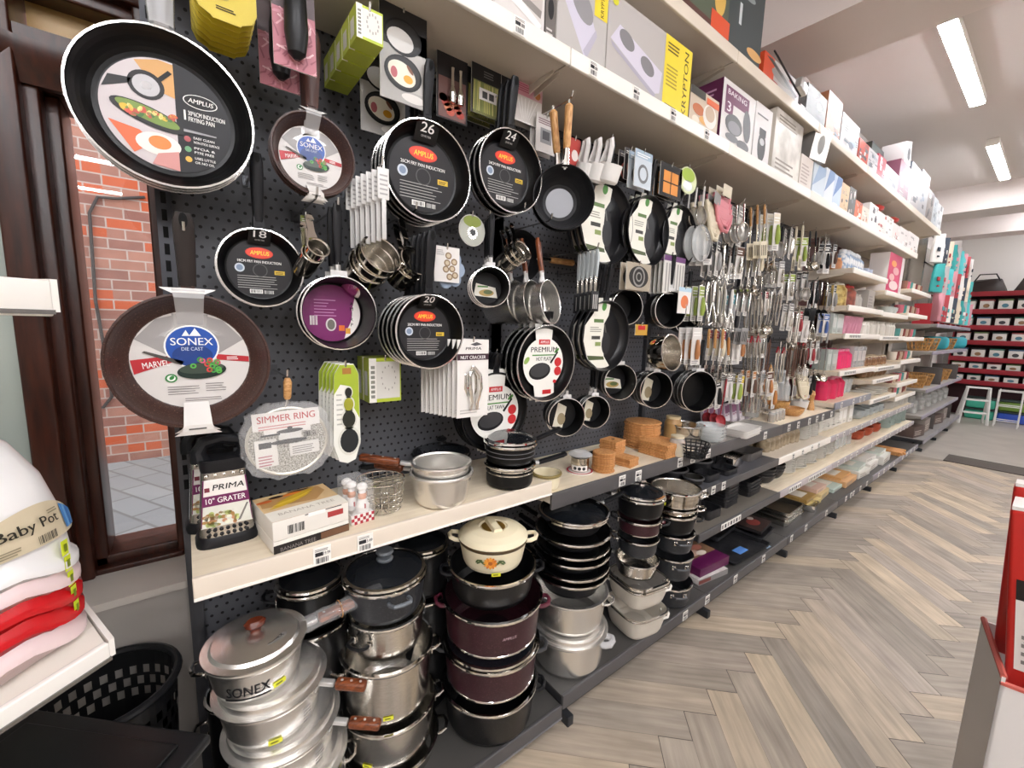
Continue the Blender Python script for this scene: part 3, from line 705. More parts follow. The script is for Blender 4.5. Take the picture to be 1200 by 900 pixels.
A = frypan('big brown speckled frying pan with white and red printed disc beside the window', .140, .050, P(227, 424, -.28), mo=BROWNG, mi=BROWNG, mr=BROWNG, draw=d_sonex(), extra=sonex_sleeve, hm=K('2b2523', .35), rb=.104, hl=.145, hw=.040, ferrule=BROWNG, w2=.036)
behind(A, 2, .03, 'big brown speckled frying pan, %s one hidden behind the large printed disc')
hook(A.location.x, A.location.z+.262, -.29, 'chrome hook through the handle of the big brown pan')
for (sz, px, py, Y, R, n, dy, hl) in ((26, 503, 201, -.275, .130, 4, .028, .13), (24, 600, 201, -.29, .120, 3, .030, .13), (18, 307, 314, -.20, .090, 2, .02, .15), (20, 505, 389, -.33, .1005, 5, .032, .15)):
    A = frypan('black frying pan marked %s, front of its hanging stack' % WD[sz], R, .042 if sz > 18 else .036, P(px, py, Y), draw=d_amplus(sz), extra=size_tag(sz), hl=hl, rb=R*.80, hw=.026 if sz < 20 else .03)
    behind(A, n, dy, 'black frying pan, %s from the front in the stack marked '+WD[sz])
    hook(A.location.x, A.location.z+R+hl, Y+.01, 'chrome hook holding the black frying pans marked %s' % WD[sz])
# wok with twin pale handles, and a second wok on the hook below it
def wok(label, px, py, R, Y, rot, group=None):
    t = thing('wok', label, 'wok', P(px, py, Y), rot, group); off = Matrix.Translation((0, 0, -.075))
    b = MB(); b.M = off; pf = bowl_prof(R, .075, R*.50, K('1b1b1d', .35), K('222224', .42), K('2b2b2d', .3), curve=.6, lip=.001); b.lathe(pf[:-1]+[(0, .003, K('77777a', .38, .5))], BLACKO, 44); b.build('body', t)  # inside base paler: the bright room's reflection put into its grey
    b = MB(); b.M = off; b.tube([(R-.002, 0, .072), (R+.03, 0, .080), (R+.05, 0, .082)], [.014, .009, .009], CHROME, 10); fe = b.build('ferrule', t)
    b = MB(); b.M = off; b.tube([(R+.045, 0, .082), (R+.06, 0, .083), (R+.12, 0, .088), (R+.165, 0, .092), (R+.172, 0, .092)], [.011, .0125, .0125, .0135, .008], WOODL, 12)
    b.tube([(R+.17, 0, .092), (R+.185, 0, .094)], .004, CHROME, 6); b.build('handle', t)
    b = MB(); b.M = off
    for y, x in ((.006, R*.96), (-.006, R*.96), (0, R*.90)): b.at(off @ T3((x, y, .064))).lathe([(.0045, 0), (.004, .0025), (0, .0032)], SILV, 8)
    b.build('rivet', t); return t
R_ = (P(661, 192, -.34).z-P(661, 270, -.34).z)/2
A = wok('black wok with pale wooden handle, mouth facing out, between the black pans and white ladles', 661, 231, R_, -.34, RZ(-32) @ HANG)
dup(A, A.location-(RZ(-32) @ HANG) @ Vector((0, 0, .04)), RZ(-32) @ HANG @ RZ(9), 'second black wok behind the front one, its pale handle beside it')
hook(A.location.x, A.location.z+R_+.19, -.36, 'chrome hook holding the two woks by their pale handles')
A = wok('black wok hung sideways below the others with its pale handle pointing right', 612, 300, R_*.95, -.06, Mx((1, 0, 0), (0, 0, 1), (0, -1, 0)))
# ---------------------------------------------------------------- saucepans hung by the handle
def saucepan(label, R, H, loc, rot=HANG, mo=BLACKO, mi=BLACKN, mr=RIMW, hm=BLACKP, hl=.16, draw=None, rb=None, spout=False, group=None, hw=.024, steel=False, ferrule=None, sides=None, name='saucepan', curve=.3, tag_=None, rise=.01):
    t = thing(name, label, 'saucepan', loc, rot, group); off = Matrix.Translation((0, 0, -H)); rb = rb or R*.88
    b = MB(); b.M = off; b.lathe(bowl_prof(R, H, rb, mo, mi, mr, curve=curve, lip=.003), mo, 36 if not sides else sides)
    if spout: b.add([(R*math.cos(a)*k, R*math.sin(a)*k, z) for a, k, z in ((-PI/2-.22, 1, H), (-PI/2, 1.13, H+.003), (-PI/2+.22, 1, H), (-PI/2, .99, H-.03))], [(0, 1, 3), (1, 2, 3)], mr)
    b.build('body', t)
    if steel:
        b = MB(); b.M = off; b.loft([[(x, y*w, z+q) for y, q in ((-1, -.0015), (1, -.0015), (1, .0015), (-1, .0015))] for x, w, z in ((R-.002, .014, H*.78), (R+.012, .013, H*.80), (R+.03, .008, H*.86), (R+.07, .009, H*.92), (R+hl-.01, .010, H*.98), (R+hl, .006, H))], mr); b.build('handle', t)
    else:
        b = MB(); b.M = off; long_handle(b, R+.03, H*.82, hl, rise, hw, hm, .017); h = b.build('handle', t)
        b = MB(); b.M = off; b.tube([(R-.001, 0, H*.80), (R+.02, 0, H*.82), (R+.036, 0, H*.82)], [.012, .008, .009], ferrule or SILV, 8); b.build('ferrule', h)
    if tag_:
        b = MB(); b.M = off @ T3((R*1.02, 0, H*.95), LBL); b.box((0, .004, 0), (R*.45, .018, .002), tag_); b.build('tag', t)
    if draw: b = MB(); b.M = off @ T3((0, 0, .005), LBL); draw(b, rb*.93); b.build('printed_label', t)
    return t
def d_purple(b, r):
    b.ell(0, 0, r, r, K('7c1c63', .4), 1, 36); b.ell(0, 0, r*.99, r*.99, K('efe9e4', .4), 2, 24, a0=-1.15, a1=.62)
    b.ell(-r*.05, r*.05, r*.75, r*.9, K('7c1c63', .4), 3, 30); b.lines(-r*.6, -r*.1, r*.2, r*.55, 6, K('c98ab8', .5), 4, .25, .5)
    b.ell(-r*.05, -r*.40, r*.18, r*.23, K('d9cfcf', .4), 4); b.ell(-r*.05, -r*.40, r*.13, r*.18, K('6d6a62', .4), 5)
    b.rect(r*.22, -r*.62, r*.42, -r*.42, ORANGE, 4); b.rect(r*.45, -r*.72, r*.62, -r*.52, K('e2a23a', .4), 4); b.bars(-r*.75, -r*.42, -r*.5, -r*.1, WHITE, 4, 8)
    for i, ch in enumerate('PRIMA'): b.text(ch, r*.68, -r*(.45-.19*i)-.0, r*.12, BLK, 4, align='c')
Rp = span(354, 444, 365, -.24)/2*.97
A = saucepan('black saucepan with purple label in its base, hung in the first bay', Rp, .085, P(399, 367, -.24), draw=d_purple, spout=True, hl=.15, tag_=K('d9d7d5', .3))
behind(A, 2, .05, 'black saucepan, %s one behind the purple label')
hook(A.location.x, A.location.z+Rp+.17, -.25, 'chrome hook holding the purple label saucepan')
STL = noisy('polished_steel', 'b0a89c', 'ded8cc', 14, .10, 1.0, stretch=(1, 1, 4))
for (nm, px, py, w, H, n, what) in (('small steel', 373, 290, 26, .075, 2, 'small polished steel coffee pot hung left of the larger steel pans'),
                                    ('', 447, 298, 48, .085, 3, 'largest polished steel milk pan hung open to the aisle'),
                                    ('', 487, 306, 34, .065, 2, 'smaller polished steel milk pan right of the largest one'),
                                    ('', 612, 293, 20, .06, 3, 'tiny steel coffee warmer hung left of the wooden handled pans')):
    r = span(px-w/2, px+w/2, py, -.27)/2
    A = saucepan(what, r, H, P(px, py, -.27), mo=STL, mi=STEEL, mr=CHROME, steel=True, hl=.10 if w > 30 else .07, rb=r*.9, rot=RZ(10) @ RX(-30) @ HANG, name='milk_pan')
    behind(A, n, .028 if w > 22 else .02, '%s pan behind the '+what[:what.find(' hung') if ' hung' in what else what.find(' right')], dx=-.004)
    hook(A.location.x, A.location.z+r+.09, -.28, 'chrome hook holding the '+what[:what.find(' hung') if ' hung' in what else what.find(' right')])
# aluminium saucepans with wooden handles
for i, (px, py, w, lab) in enumerate(((641, 352, 62, 'spun aluminium saucepan with wooden handle, front of three hung together'), (618, 350, 62, 'middle one of three hung aluminium saucepans with wooden handles'), (600, 352, 62, 'rear one of three hung aluminium saucepans with wooden handles'))):
    Y = -.31+.05*i; r = .074
    c = P(645, 354, -.31); c.y = Y; c.x -= .03*i
    saucepan(lab, r, .115, c, mo=ALU, mi=ALU, mr=K('e8e6e2', .2, 1.0), hm=WOODH, hl=.12, spout=True, hw=.02, rb=r*.82, rot=RZ(20) @ RX(-10) @ HANG, rise=.0)
hook(P(641, 352, -.31).x, P(641, 352, -.31).z+.26, -.32, 'chrome hook holding three aluminium saucepans')
def d_picture(b, r):
    b.poly([(-r*.85, -r*.5), (r*.75, -r*.62), (r*.6, r*.05), (-r*.7, r*.3)], K('e9e4d6', .4), 2); b.ell(0, -r*.3, r*.5, r*.22, K('b89a5a', .4), 3); b.rect(-r*.6, r*.05, r*.1, r*.14, GREEN, 3)
    b.ell(r*.1, -r*.25, r*.3, r*.14, K('5d6a3a', .4), 4); b.ell(0, 0, r, r, K('141416', .4), 1)
def d_cream(b, r):
    b.ell(0, 0, r, r, K('141416', .4), 1); b.poly([(-r*.6, -r*.8), (r*.1, -r*.9), (r*.35, r*.5), (-r*.25, r*.8)], K('e4dcc8', .4), 2); b.ell(0, -r*.3, r*.28, r*.4, K('9a8a6a', .4), 3)
SPL = [(575, 336, 48, .07, 3, d_picture, 'black milk saucepan with a food picture inside, hung below the tea strainer', .26),
       (735, 360, 42, .075, 2, None, 'black saucepan hung just right of the slotted spatulas', .25),
       (786, 363, 44, .075, 2, None, 'black saucepan with a bright rim, hung above the steel bowl', .30),
       (806, 374, 37, .075, 1, None, 'black saucepan with bright rim, hung low at the right of the steel bowl', .22),
       (727, 448, 42, .075, 2, d_picture, 'black saucepan with a spout, left one in the lowest hanging row', .24),
       (769, 457, 43, .07, 3, d_cream, 'black saucepan with cream label, middle of the lowest hanging row', .27),
       (819, 459, 48, .075, 3, None, 'black saucepan with white rim, right end of the lowest hanging row', .30),
       (664, 489, 45, .06, 2, d_cream, 'black saucepan with cream label, hung under the green leaf hot plate', .26),
       (697, 483, 38, .06, 2, d_cream, 'smaller black saucepan with cream label, left of the wooden boards', .24)]
for (px, py, hh, H, n, dr, lab, Y) in SPL:
    r = (P(px, py-hh/2, -Y).z-P(px, py+hh/2, -Y).z)/2*.97
    A = saucepan(lab, r, H, P(px, py, -Y), draw=dr, rot=RZ(-22) @ HANG, spout='spout' in lab or 'milk' in lab, hl=.13, hw=.02, tag_=K('d9d7d5', .3))
    behind(A, n, .032, 'black saucepan, %s behind the '+(lab[lab.find('saucepan')+9:].replace(',', '') if lab.find('saucepan') >= 0 else lab))
    hook(A.location.x, A.location.z+r+.15, -Y+.01, 'chrome hook above the '+lab[:lab.find(',')] if 'just' not in lab else 'chrome hook above the saucepan beside the spatulas')
# ---------------------------------------------------------------- pans in green and white sleeves
def d_sleeve(b, r):
    k = r*1.2
    b.poly([(-k*.32, k*1.12), (k*.30, k*1.15), (k*.20, k*.62), (k*.02, k*.38), (-k*.02, -k*.2), (k*.08, -k*.62), (k*.42, -k*.98), (-k*.18, -k*.98), (-k*.66, -k*.68), (-k*.86, -k*.15), (-k*.82, k*.30), (-k*.48, k*.66)], K('e9e6da', .45), 8)
    b.ell(-k*.02, k*.88, k*.10, k*.13, GREEN, 9, rot=-.4); b.rect(-k*.45, k*.40, -k*.02, k*.50, K('5d7a44', .5), 9); b.lines(-k*.6, k*.12, -k*.1, k*.30, 3, K('9a988c', .5), 9)
    b.rect(-k*.52, -k*.10, -k*.14, k*.0, K('3b3b36', .5), 9); b.rect(-k*.35, -k*.3, -k*.1, -k*.18, K('8a9a5a', .5), 9); b.poly([(-k*.68, -k*.58), (k*.05, -k*.62), (k*.1, -k*.72), (-k*.6, -k*.72)], K('4d5a36', .5), 9)
    b.ell(k*.14, -k*.22, k*.20, k*.34, K('2b2b2d', .4), 9); b.poly([(k*.0, k*.35), (k*.06, k*.36), (k*.14, k*.1), (k*.08, k*.1)], K('55534f', .4), 9)
for (px, py, w, Y, n, lab) in ((712, 262, 62, -.26, 3, 'black pan in a white leaf sleeve, largest of the row beside the white ladles'), (761, 271, 48, -.28, 3, 'black pan in a white leaf sleeve, middle of the upper row of sleeved pans'),
                               (797, 278, 40, -.27, 2, 'small black pan with upright white sleeve, right end of the sleeved row'), (711, 394, 54, -.30, 3, 'black pan in a white leaf sleeve, lower row under the slotted spatulas')):
    r = span(px-w/2, px+w/2, py, Y)/2
    A = frypan(lab, r, .034, P(px, py, Y), draw=d_sleeve, hl=.12, rb=r*.82, mr=K('3a3a3c', .3), lip=.001, hw=.022, mi=K('19191b', .3), curve=.6, dz=.012)
    behind(A, n, .03, 'black pan, %s in the stack behind the '+{712: 'largest leaf sleeve', 761: 'middle leaf sleeve', 797: 'upright white sleeve', 711: 'lower leaf sleeve'}[px])
    hook(A.location.x, A.location.z+r+.12, Y+.01, 'chrome hook holding the sleeved pans at the '+{712: 'start of the upper row', 761: 'middle of the upper row', 797: 'end of the upper row', 711: 'lower row'}[px])
# hot plate and flat tawa with round white cards
def premium(kind):
    def f(b, r):
        k = r
        b.poly([(-k*.42, k*1.26), (k*.36, k*1.26), (k*.32, k*.75), (-k*.36, k*.75)], K('eceae3', .45), 9); b.ell(0, 0, k*.86, k*.82, K('eceae3', .45), 10, 36)
        b.poly([(-k*.40, -k*.72), (k*.48, -k*.66), (k*.52, -k*1.22), (-k*.30, -k*1.26)], K('eceae3', .45), 9)
        b.rect(-k*.24, k*.60, k*.24, k*.76, RED, 11); b.text('AMPLUS', 0, k*.64, k*.08, WHITE, 12, w=k*.36, align='c'); b.rect(-k*.02, -k*1.02, k*.36, -k*.88, RED, 11)
        b.text('PREMIUM', 0, k*.36, k*.16, BLK, 11, w=k*1.12, align='c'); b.rect(-k*.5, k*.24, k*.5, k*.28, GREEN, 11); b.text(kind, 0, k*.08, k*.12, BLK, 11, w=k*.66, align='c')
        b.ell(-k*.16, -k*.26, k*.46, k*.27, K('1d1d1f', .35), 11, rot=.12); b.ell(-k*.16, -k*.23, k*.40, k*.22, K('3a3a3c', .3), 12, rot=.12); b.poly([(k*.26, k*.02), (k*.32, -k*.03), (k*.62, k*.34), (k*.57, k*.38)], BLK, 12)
        for y in (.02, -.28): b.ell(k*.62, y*k, k*.16, k*.15, RED, 12, 16)
        b.ell(k*.55, k*.40, k*.12, k*.05, GREEN, 11, rot=.6); b.ell(-k*.72, k*.1, k*.14, k*.08, K('8fb05a', .5), 11, rot=.8); b.ell(k*.5, -k*.62, k*.08, k*.06, RED, 12)
    return f
r = (P(641, 381, -.31).z-P(641, 469, -.31).z)/2
A = frypan('black hot plate pan with round white card and red spots', r, .032, P(641, 426, -.31), draw=premium('HOT PLATE'), rb=r*.86, hl=.03, curve=.4, dz=.010, name='griddle_pan')
behind(A, 4, .032, 'black hot plate pan, %s in the stack behind the white card')
hook(A.location.x, A.location.z+r+.04, -.31, 'chrome hook holding the hot plate pans')
r = span(548, 622, 478, -.24)/2
A = frypan('flat black tawa pan with round white card behind the nut crackers', r, .018, P(581, 483, -.24), draw=premium('FLAT TAWA'), rb=r*.9, hl=.05, curve=.3, mr=BLACKO, dz=.010, name='tawa_pan')
behind(A, 4, .018, 'flat black tawa pan, %s in the stack behind the white card')
hook(A.location.x, A.location.z+r+.06, -.24, 'chrome hook holding the flat tawa pans')
b = MB(); b.lathe(bowl_prof(.075, .09, .05, STL, STEEL, CHROME, curve=.8), STL, 32)
tag(b.build('mixing_bowl', None, P(765, 415, -.32), RX(-8) @ HANG), 'round polished steel bowl hung under the black saucepans', 'bowl')
# ================================================================== stacked pots on the base shelves
def wrapped(b, tmp, R, a0, z0, slope=0.0):
    base = len(b.v); M = b.M
    for x, y, z in tmp.v:
        a = a0+x/R; r = R+z+y*slope
        b.v.append(tuple(M @ Vector((r*math.cos(a), r*math.sin(a), z0+y))))
    for f, i in zip(tmp.f, tmp.mi): b.f.append(tuple(base+k for k in f)); b.mi.append(b.mat(tmp.mats[i]))
def strip_rect(t, x0, y0, x1, y1, m, L=1, n=8):
    for i in range(n): t.rect(x0+(x1-x0)*i/n, y0, x0+(x1-x0)*(i+1)/n, y1, m, L)
STK = K('dfe03a', .45)
def toward(x, y): return math.atan2(CAM.y-y, CAM.x-x)
def pot(label, x, y, z0, z1, R, mo, mi=None, mr=CHROME, rb=None, hm=None, yaw=None, handles='loop', lid=None, knob=None, stick=(), group=None, name='cooking_pot', hl=.15, bands=(), oval=2.0, sx=1.0, hz=.72, hw=.055, hr=.005, lipw=.004, base=None, tilt=0.0, hdown=0.0, hyaws=None, wrap=None, lidz=0.0):
    H = z1-z0; mi = mi or mo; rb = rb or R*.93
    yaw = toward(x, y)+PI/2 if yaw is None else yaw
    t = thing(name, label, 'pot', (x, y, z0), Matrix.Rotation(yaw, 3, 'Z'), group)
    e = min(.02, H*.2); pr = [(0, 0), (rb-e, 0, base or mo), (rb-e*.3, e*.3, base or mo), (rb, e, mo)]
    zs = sorted([(zz, hh, mm) for zz, hh, mm in bands])
    for zz, hh, mm in zs:
        ra = rb+(R-rb)*zz; pr += [(ra, H*zz, mo), (ra+.0012, H*zz+.001, mm), (ra+.0012, H*zz+hh, mm), (ra, H*zz+hh+.001, mm)]
    pr += [(R, H-.011, mo), (R+lipw, H-.009, mr), (R+lipw+.002, H-.004, mr), (R+lipw+.001, H, mr), (R-.001, H+.001, mr), (R-.003, H-.004, mi), (rb-.003, e, mi), (rb-e, .003, mi), (0, .003, mi)]
    b = MB().lathe(pr, mo, 44, sx=sx, power=oval); b.build('body', t)
    a_cam = toward(x, y)-yaw
    if handles == 'loop':
        for s in (0, PI) if hyaws is None else hyaws:
            b = MB(); M = Matrix.Rotation(s, 4, 'Z'); b.M = M
            zz = H*hz; rr = (rb+(R-rb)*hz)*sx-.002
            pts = [(rr, -hw*.5, zz), (rr+.014, -hw*.52, zz+.002), (rr+.030, -hw*.40, zz+.006), (rr+.036, 0, zz+.008), (rr+.030, hw*.40, zz+.006), (rr+.014, hw*.52, zz+.002), (rr, hw*.5, zz)]
            b.tube(pts, hr, hm or mr, 8); h = b.build('handle', t)
            if hr < .0055:
                b = MB(); b.M = M
                for q in (-1, 1): b.box((rr+.003, q*hw*.5, zz), (.004, .018, .020), mr, .002)
                b.build('bracket', h)
    elif handles:
        for s in hyaws or (0,):
            b = MB(); b.M = Matrix.Rotation(s, 4, 'Z') @ Matrix.Translation((R-.004, 0, H*hz)) @ Matrix.Rotation(hdown, 4, 'Y')
            if handles == 'wood':
                b.box((.045+hl/2, 0, 0), (hl, .026, .022), hm or WOODH, .007)
                h = b.build('handle', t)
                c = MB(); c.M = b.M; c.box((.02, 0, 0), (.045, .016, .012), SILV, .003); c.box((.003, 0, -.002), (.004, .034, .026), SILV, .0015); c.build('ferrule', h)
                c = MB(); c.M = b.M
                for i in range(3): c.at(b.M @ T3((.06+i*hl*.3, 0, .0108))).lathe([(.0035, 0), (.003, .0015), (0, .002)], SILV, 8)
                c.build('rivet', h)
                if wrap:
                    c = MB(); c.M = b.M; n = 12; rings = []
                    rn = random.Random(4)
                    for i in range(11):
                        xx = -.005+(hl+.075)*i/10; rings.append([(xx, (.021+rn.uniform(-.002, .004))*math.cos(2*PI*j/n), (.018+rn.uniform(-.002, .004))*math.sin(2*PI*j/n)) for j in range(n)])
                    c.loft(rings, FILM); c.tube([(.10, .024*math.cos(2*PI*j/16), .022*math.sin(2*PI*j/16)) for j in range(16)], .0012, K('b9854a', .5), 5, closed=True); c.build('plastic_wrap', h)
            else:
                long_handle(b, .03, 0, hl, .02, .024, hm or BLACKP, .016); h = b.build('handle', t)
                c = MB(); c.M = b.M; c.tube([(0, 0, 0), (.02, 0, 0), (.036, 0, 0)], [.012, .008, .009], SILV, 8); c.build('ferrule', h)
    if lid:
        b = MB(); b.M = Matrix.Translation((0, 0, H+.002+lidz))
        if lid == 'glass':
            b.lathe([(R-.006, .001, mr), (R+.002, .003, mr), (R+.001, .009, mr), (R-.008, .010, mr)], mr, 44, sx=sx, power=oval)
            b.lathe([(R-.007, .008), (R*.7, .022), (R*.35, .031), (0, .034)], GLID, 44, sx=sx, power=oval)
        elif lid == 'alu':
            b.lathe([(R-.01, -.002), (R+.008, .0), (R+.009, .004), (R-.006, .006), (R-.012, .012), (R*.5, .020), (.02, .024), (0, .024)], ALU, 48)
        elif lid == 'step':
            b.lathe([(R-.01, -.002), (R+.010, .0), (R+.011, .004), (R-.002, .007), (R-.004, .018), (R-.014, .021), (R*.5, .024), (0, .024)], ALU, 48)
        elif lid == 'enamel':
            b.lathe([(R-.004, -.003, mr), (R+.004, .0, mr), (R+.004, .003, mo), (R*.92, .014, mo), (R*.72, .024, mo), (R*.42, .030, mo), (R*.40, .024, mo), (0, .024, mo)], mo, 44)
        l = b.build('lid', t); top = {'glass': .034, 'alu': .024, 'step': .024, 'enamel': .026}[lid]
        if knob:
            b = MB(); b.M = Matrix.Translation((0, 0, H+.002+lidz+top))
            if knob == 'wood': b.lathe([(0, 0), (.010, 0), (.010, .004), (.012, .008), (.019, .016), (.020, .024), (.015, .029), (0, .030)], K('5a2413', .18), 20, sx=1.15, sy=.8)
            elif knob == 'grey':
                b.lathe([(0, 0), (.022, 0), (.024, .005), (.020, .009), (.008, .010), (.008, .018), (.021, .019), (.025, .024), (.022, .031), (0, .034)], K('6c7278', .45), 24)
            elif knob == 'cream':
                b.M = Matrix.Translation((0, 0, H+.002+lidz+.026)) @ Matrix.Rotation(a_cam+.35, 4, 'Z')
                b.loft([[(x_, w_, h_) for w_, h_ in ((-.017, 0), (.017, 0), (.012, .012), (-.012, .012))] for x_ in (-R*.42, R*.42)], mo)
                for s in (-1, 1): b.add([(R*.30*math.cos(a), s*.016+s*R*.2*abs(math.sin(a)), .0015) for a in [PI*j/10 for j in range(11)]], [tuple(range(11))], K('8a6a2a', .3, .5))
            else: b.lathe([(0, 0), (.012, 0), (.010, .008), (.018, .014), (.019, .020), (.012, .025), (0, .026)], knob, 20)
            b.build('knob', l)
    for (da, zf) in stick:
        b = MB(); tm = MB(); strip_rect(tm, -.014, -.006, .014, .006, STK, 2, 4); tm.rect(-.009, -.002, .006, .002, K('6a6a2a', .5), 3)
        wrapped(b, tm, rb+(R-rb)*zf+.0005, a_cam+da, H*zf); b.build('price_sticker', t)
    t['acam'] = a_cam; t['Rw'] = rb+(R-rb)*.5; del t['acam'], t['Rw']
    return t, a_cam, rb
def decal_on(t, fn, R, a, z, nm='printed_mark', slope=0.0):
    b = MB(); tm = MB(); fn(tm); wrapped(b, tm, R+.0006, a, z, slope); b.build(nm, t)
Ya = -.32
def m_sonex(k):
    def f(t):
        t.text('SONEX', 0, -.010*k, .020*k, K('17171a', .5), 2, w=.078*k, align='c', bold=1); strip_rect(t, -.042*k, -.018*k, .040*k, -.014*k, K('17171a', .5), 2)
        t.poly([(-.008*k, .014*k), (-.003*k, .022*k), (.001*k, .014*k)], K('17171a', .5), 2); t.poly([(.002*k, .014*k), (.006*k, .020*k), (.011*k, .014*k)], K('17171a', .5), 2)
    return f
t, a, rb = pot('aluminium saucepan with wood knob lid and plastic wrapped handle, top of the leftmost stack', .090, Ya, .612, .700, .100, ALU, ALU, ALU, rb=.090, handles='wood', hyaws=(.08,), hdown=-.05, hl=.145, lid='alu', knob='wood', stick=((.45, .30),), wrap=True, yaw=0, hz=.86)
decal_on(t, m_sonex(1.1), .0945, a-.22, .040)
b = MB(); b.M = T3((0, 0, .088+.012), RZ(math.degrees(a)+90)); b.ell(.040, -.042, .026, .009, K('dcdad6', .3, .8), 16, rot=.5); b.text('SONEX', .040, -.047, .010, K('222226', .5), 17, w=.038, rot=.5, align='c'); b.build('lid_mark', t)
t2, a, rb = pot('aluminium saucepan with stubby wood handle, middle of the leftmost stack', .118, Ya, .490, .585, .113, ALU, ALU, ALU, rb=.102, handles='wood', hyaws=(-.62,), hdown=.10, hl=.075, lid='step', stick=((.0, .2),), yaw=0, hz=.9)
decal_on(t2, lambda t: (t.lines(.03, -.02, .055, .02, 5, K('8a8886', .5), 2)), .109, a+.30, .045)
t3, a, rb = pot('aluminium saucepan with stubby wood handle, lowest in view of the leftmost stack', .138, Ya, .372, .463, .122, ALU, ALU, ALU, rb=.112, handles='wood', hyaws=(-.62,), hdown=.10, hl=.080, lid='step', stick=((.0, .2),), yaw=0, hz=.9)
decal_on(t3, lambda t: (t.lines(.03, -.02, .055, .02, 5, K('8a8886', .5), 2)), .118, a+.30, .045)
pot('aluminium pot below the stubby handled pans, foot of the leftmost stack', .148, Ya, .129, .345, .128, ALU, ALU, ALU, rb=.12, lid='step', hm=CHROME)
pot('dark glass lidded pot set back behind the leftmost stack', .245, -.16, .60, .72, .088, BLACKO, lid='glass', knob=BLACKP, hm=BLACKP)
pot('black pot carrying the dark glass lidded pot at the back', .245, -.16, .40, .598, .095, GRANITE, hm=BLACKP); pot('black pot at the very back below two others', .245, -.16, .129, .396, .10, GRANITE, hm=BLACKP)
pot('black pot on the shelf floor left of the leftmost stack', -.0+.06, -.13, .45, .58, .07, BLACKO, lid='glass', hm=CHROME, knob=BLACKP); pot('tall black pot under the small one in the back corner by the window', .06, -.13, .129, .447, .075, BLACKO, hm=CHROME)
# stainless stack
xb, yb = .428, -.27
pot('slate granite pot with glass lid and grey knob, top of the steel stack', xb-.004, yb, .628, .735, .115, DARKG, DARKG, CHROME, rb=.106, hm=K('5f646a', .4), lid='glass', knob='grey', hyaws=(-1.25, PI-1.25), hr=.006)
pot('short steel casserole under the slate granite pot', xb, yb, .515, .626, .108, STEEL, STEEL, CHROME, rb=.102, hm=K('141416', .4), hyaws=(-2.3, .9), hz=.55)
pot('deep steel stock pot with two yellow stickers in the middle of the steel stack', xb, yb, .325, .508, .129, STEEL, STEEL, CHROME, rb=.122, stick=((.0, .22),), hyaws=(.15, PI+.1), lipw=.006)
pot('wide steel stock pot below the middle one of the steel stack', xb+.004, yb, .190, .325, .137, STEEL, STEEL, CHROME, rb=.128, stick=((-.5, .2),), hyaws=(.15, PI+.1))
pot('lowest steel stock pot of the steel stack, mostly out of view', xb+.008, yb, .129, .188, .142, STEEL, STEEL, CHROME, rb=.134, stick=((.5, .5),))
pot('dark pot with dull glass lid set back right of the steel stack', .60, -.15, .55, .715, .088, BLACKO, lid='glass', hm=BLACKP); pot('black stock pot below the dull glass lidded one', .60, -.15, .129, .548, .095, BLACKO, hm=BLACKP)
# cream and maroon stack
xc, yc = .763, -.338
def flower(t):
    rn = random.Random(1)
    for i in range(12):
        A_ = 2*PI*i/12; t.ell(.013*math.cos(A_), .011*math.sin(A_), .009, .0045, K(rn.choice(['d9822a', 'e29a3a', 'c9702a']), .4), 2, n=8, rot=A_)
    t.ell(0, 0, .007, .006, K('a85a22', .4), 3, 10)
    for s in (-1, 1):
        for i in range(5): t.ell(s*(.022+.005*i), .002+.004*(i % 3)-.004, .008, .003, K('4f6038', .4), 2, n=8, rot=s*(.5-.35*i))
t, a, rb = pot('cream enamel casserole with an orange flower and lid, top of the maroon stack', xc, yc, .690, .778, .110, CREAM, K('d9cda8', .4), K('4a3a22', .4), rb=.098, hm=CREAM, lid='enamel', knob='cream', hr=.007, hw=.05, hz=.92, lipw=.002, stick=((.12, .08),))
decal_on(t, flower, .108, a-.06, .050, 'flower_print', .0)
pot('black granite casserole under the cream enamel one', xc, yc, .588, .686, .140, GRANITE, GRANITE, CHROME, rb=.130, hm=BLACKP, hyaws=(.1, PI+.1), hr=.006)
t, a, rb = pot('maroon speckled casserole with maroon handles, upper one of two', xc+.004, yc, .440, .578, .160, MAROONG, MAROONG, CHROME, rb=.150, hm=K('5a2030', .4), hr=.007, bands=((.08, .006, CHROME),), lipw=.006)
decal_on(t, lambda t: t.text('AMPLUS', 0, 0, .009, K('b59aa0', .5), 2, w=.045, align='c', slant=.2), .157, a+.35, .075)
pot('maroon speckled casserole with glass lid, lower one of two', xc+.002, yc, .285, .412, .158, MAROONG, MAROONG, CHROME, rb=.148, hm=K('3a3a3c', .4), hr=.007, bands=((.08, .006, CHROME),), lid='glass', lipw=.006)
pot('big black granite pot at the foot of the maroon stack', xc, yc, .129, .268, .158, GRANITE, GRANITE, CHROME, rb=.146, hm=BLACKP, hr=.007, lipw=.006)
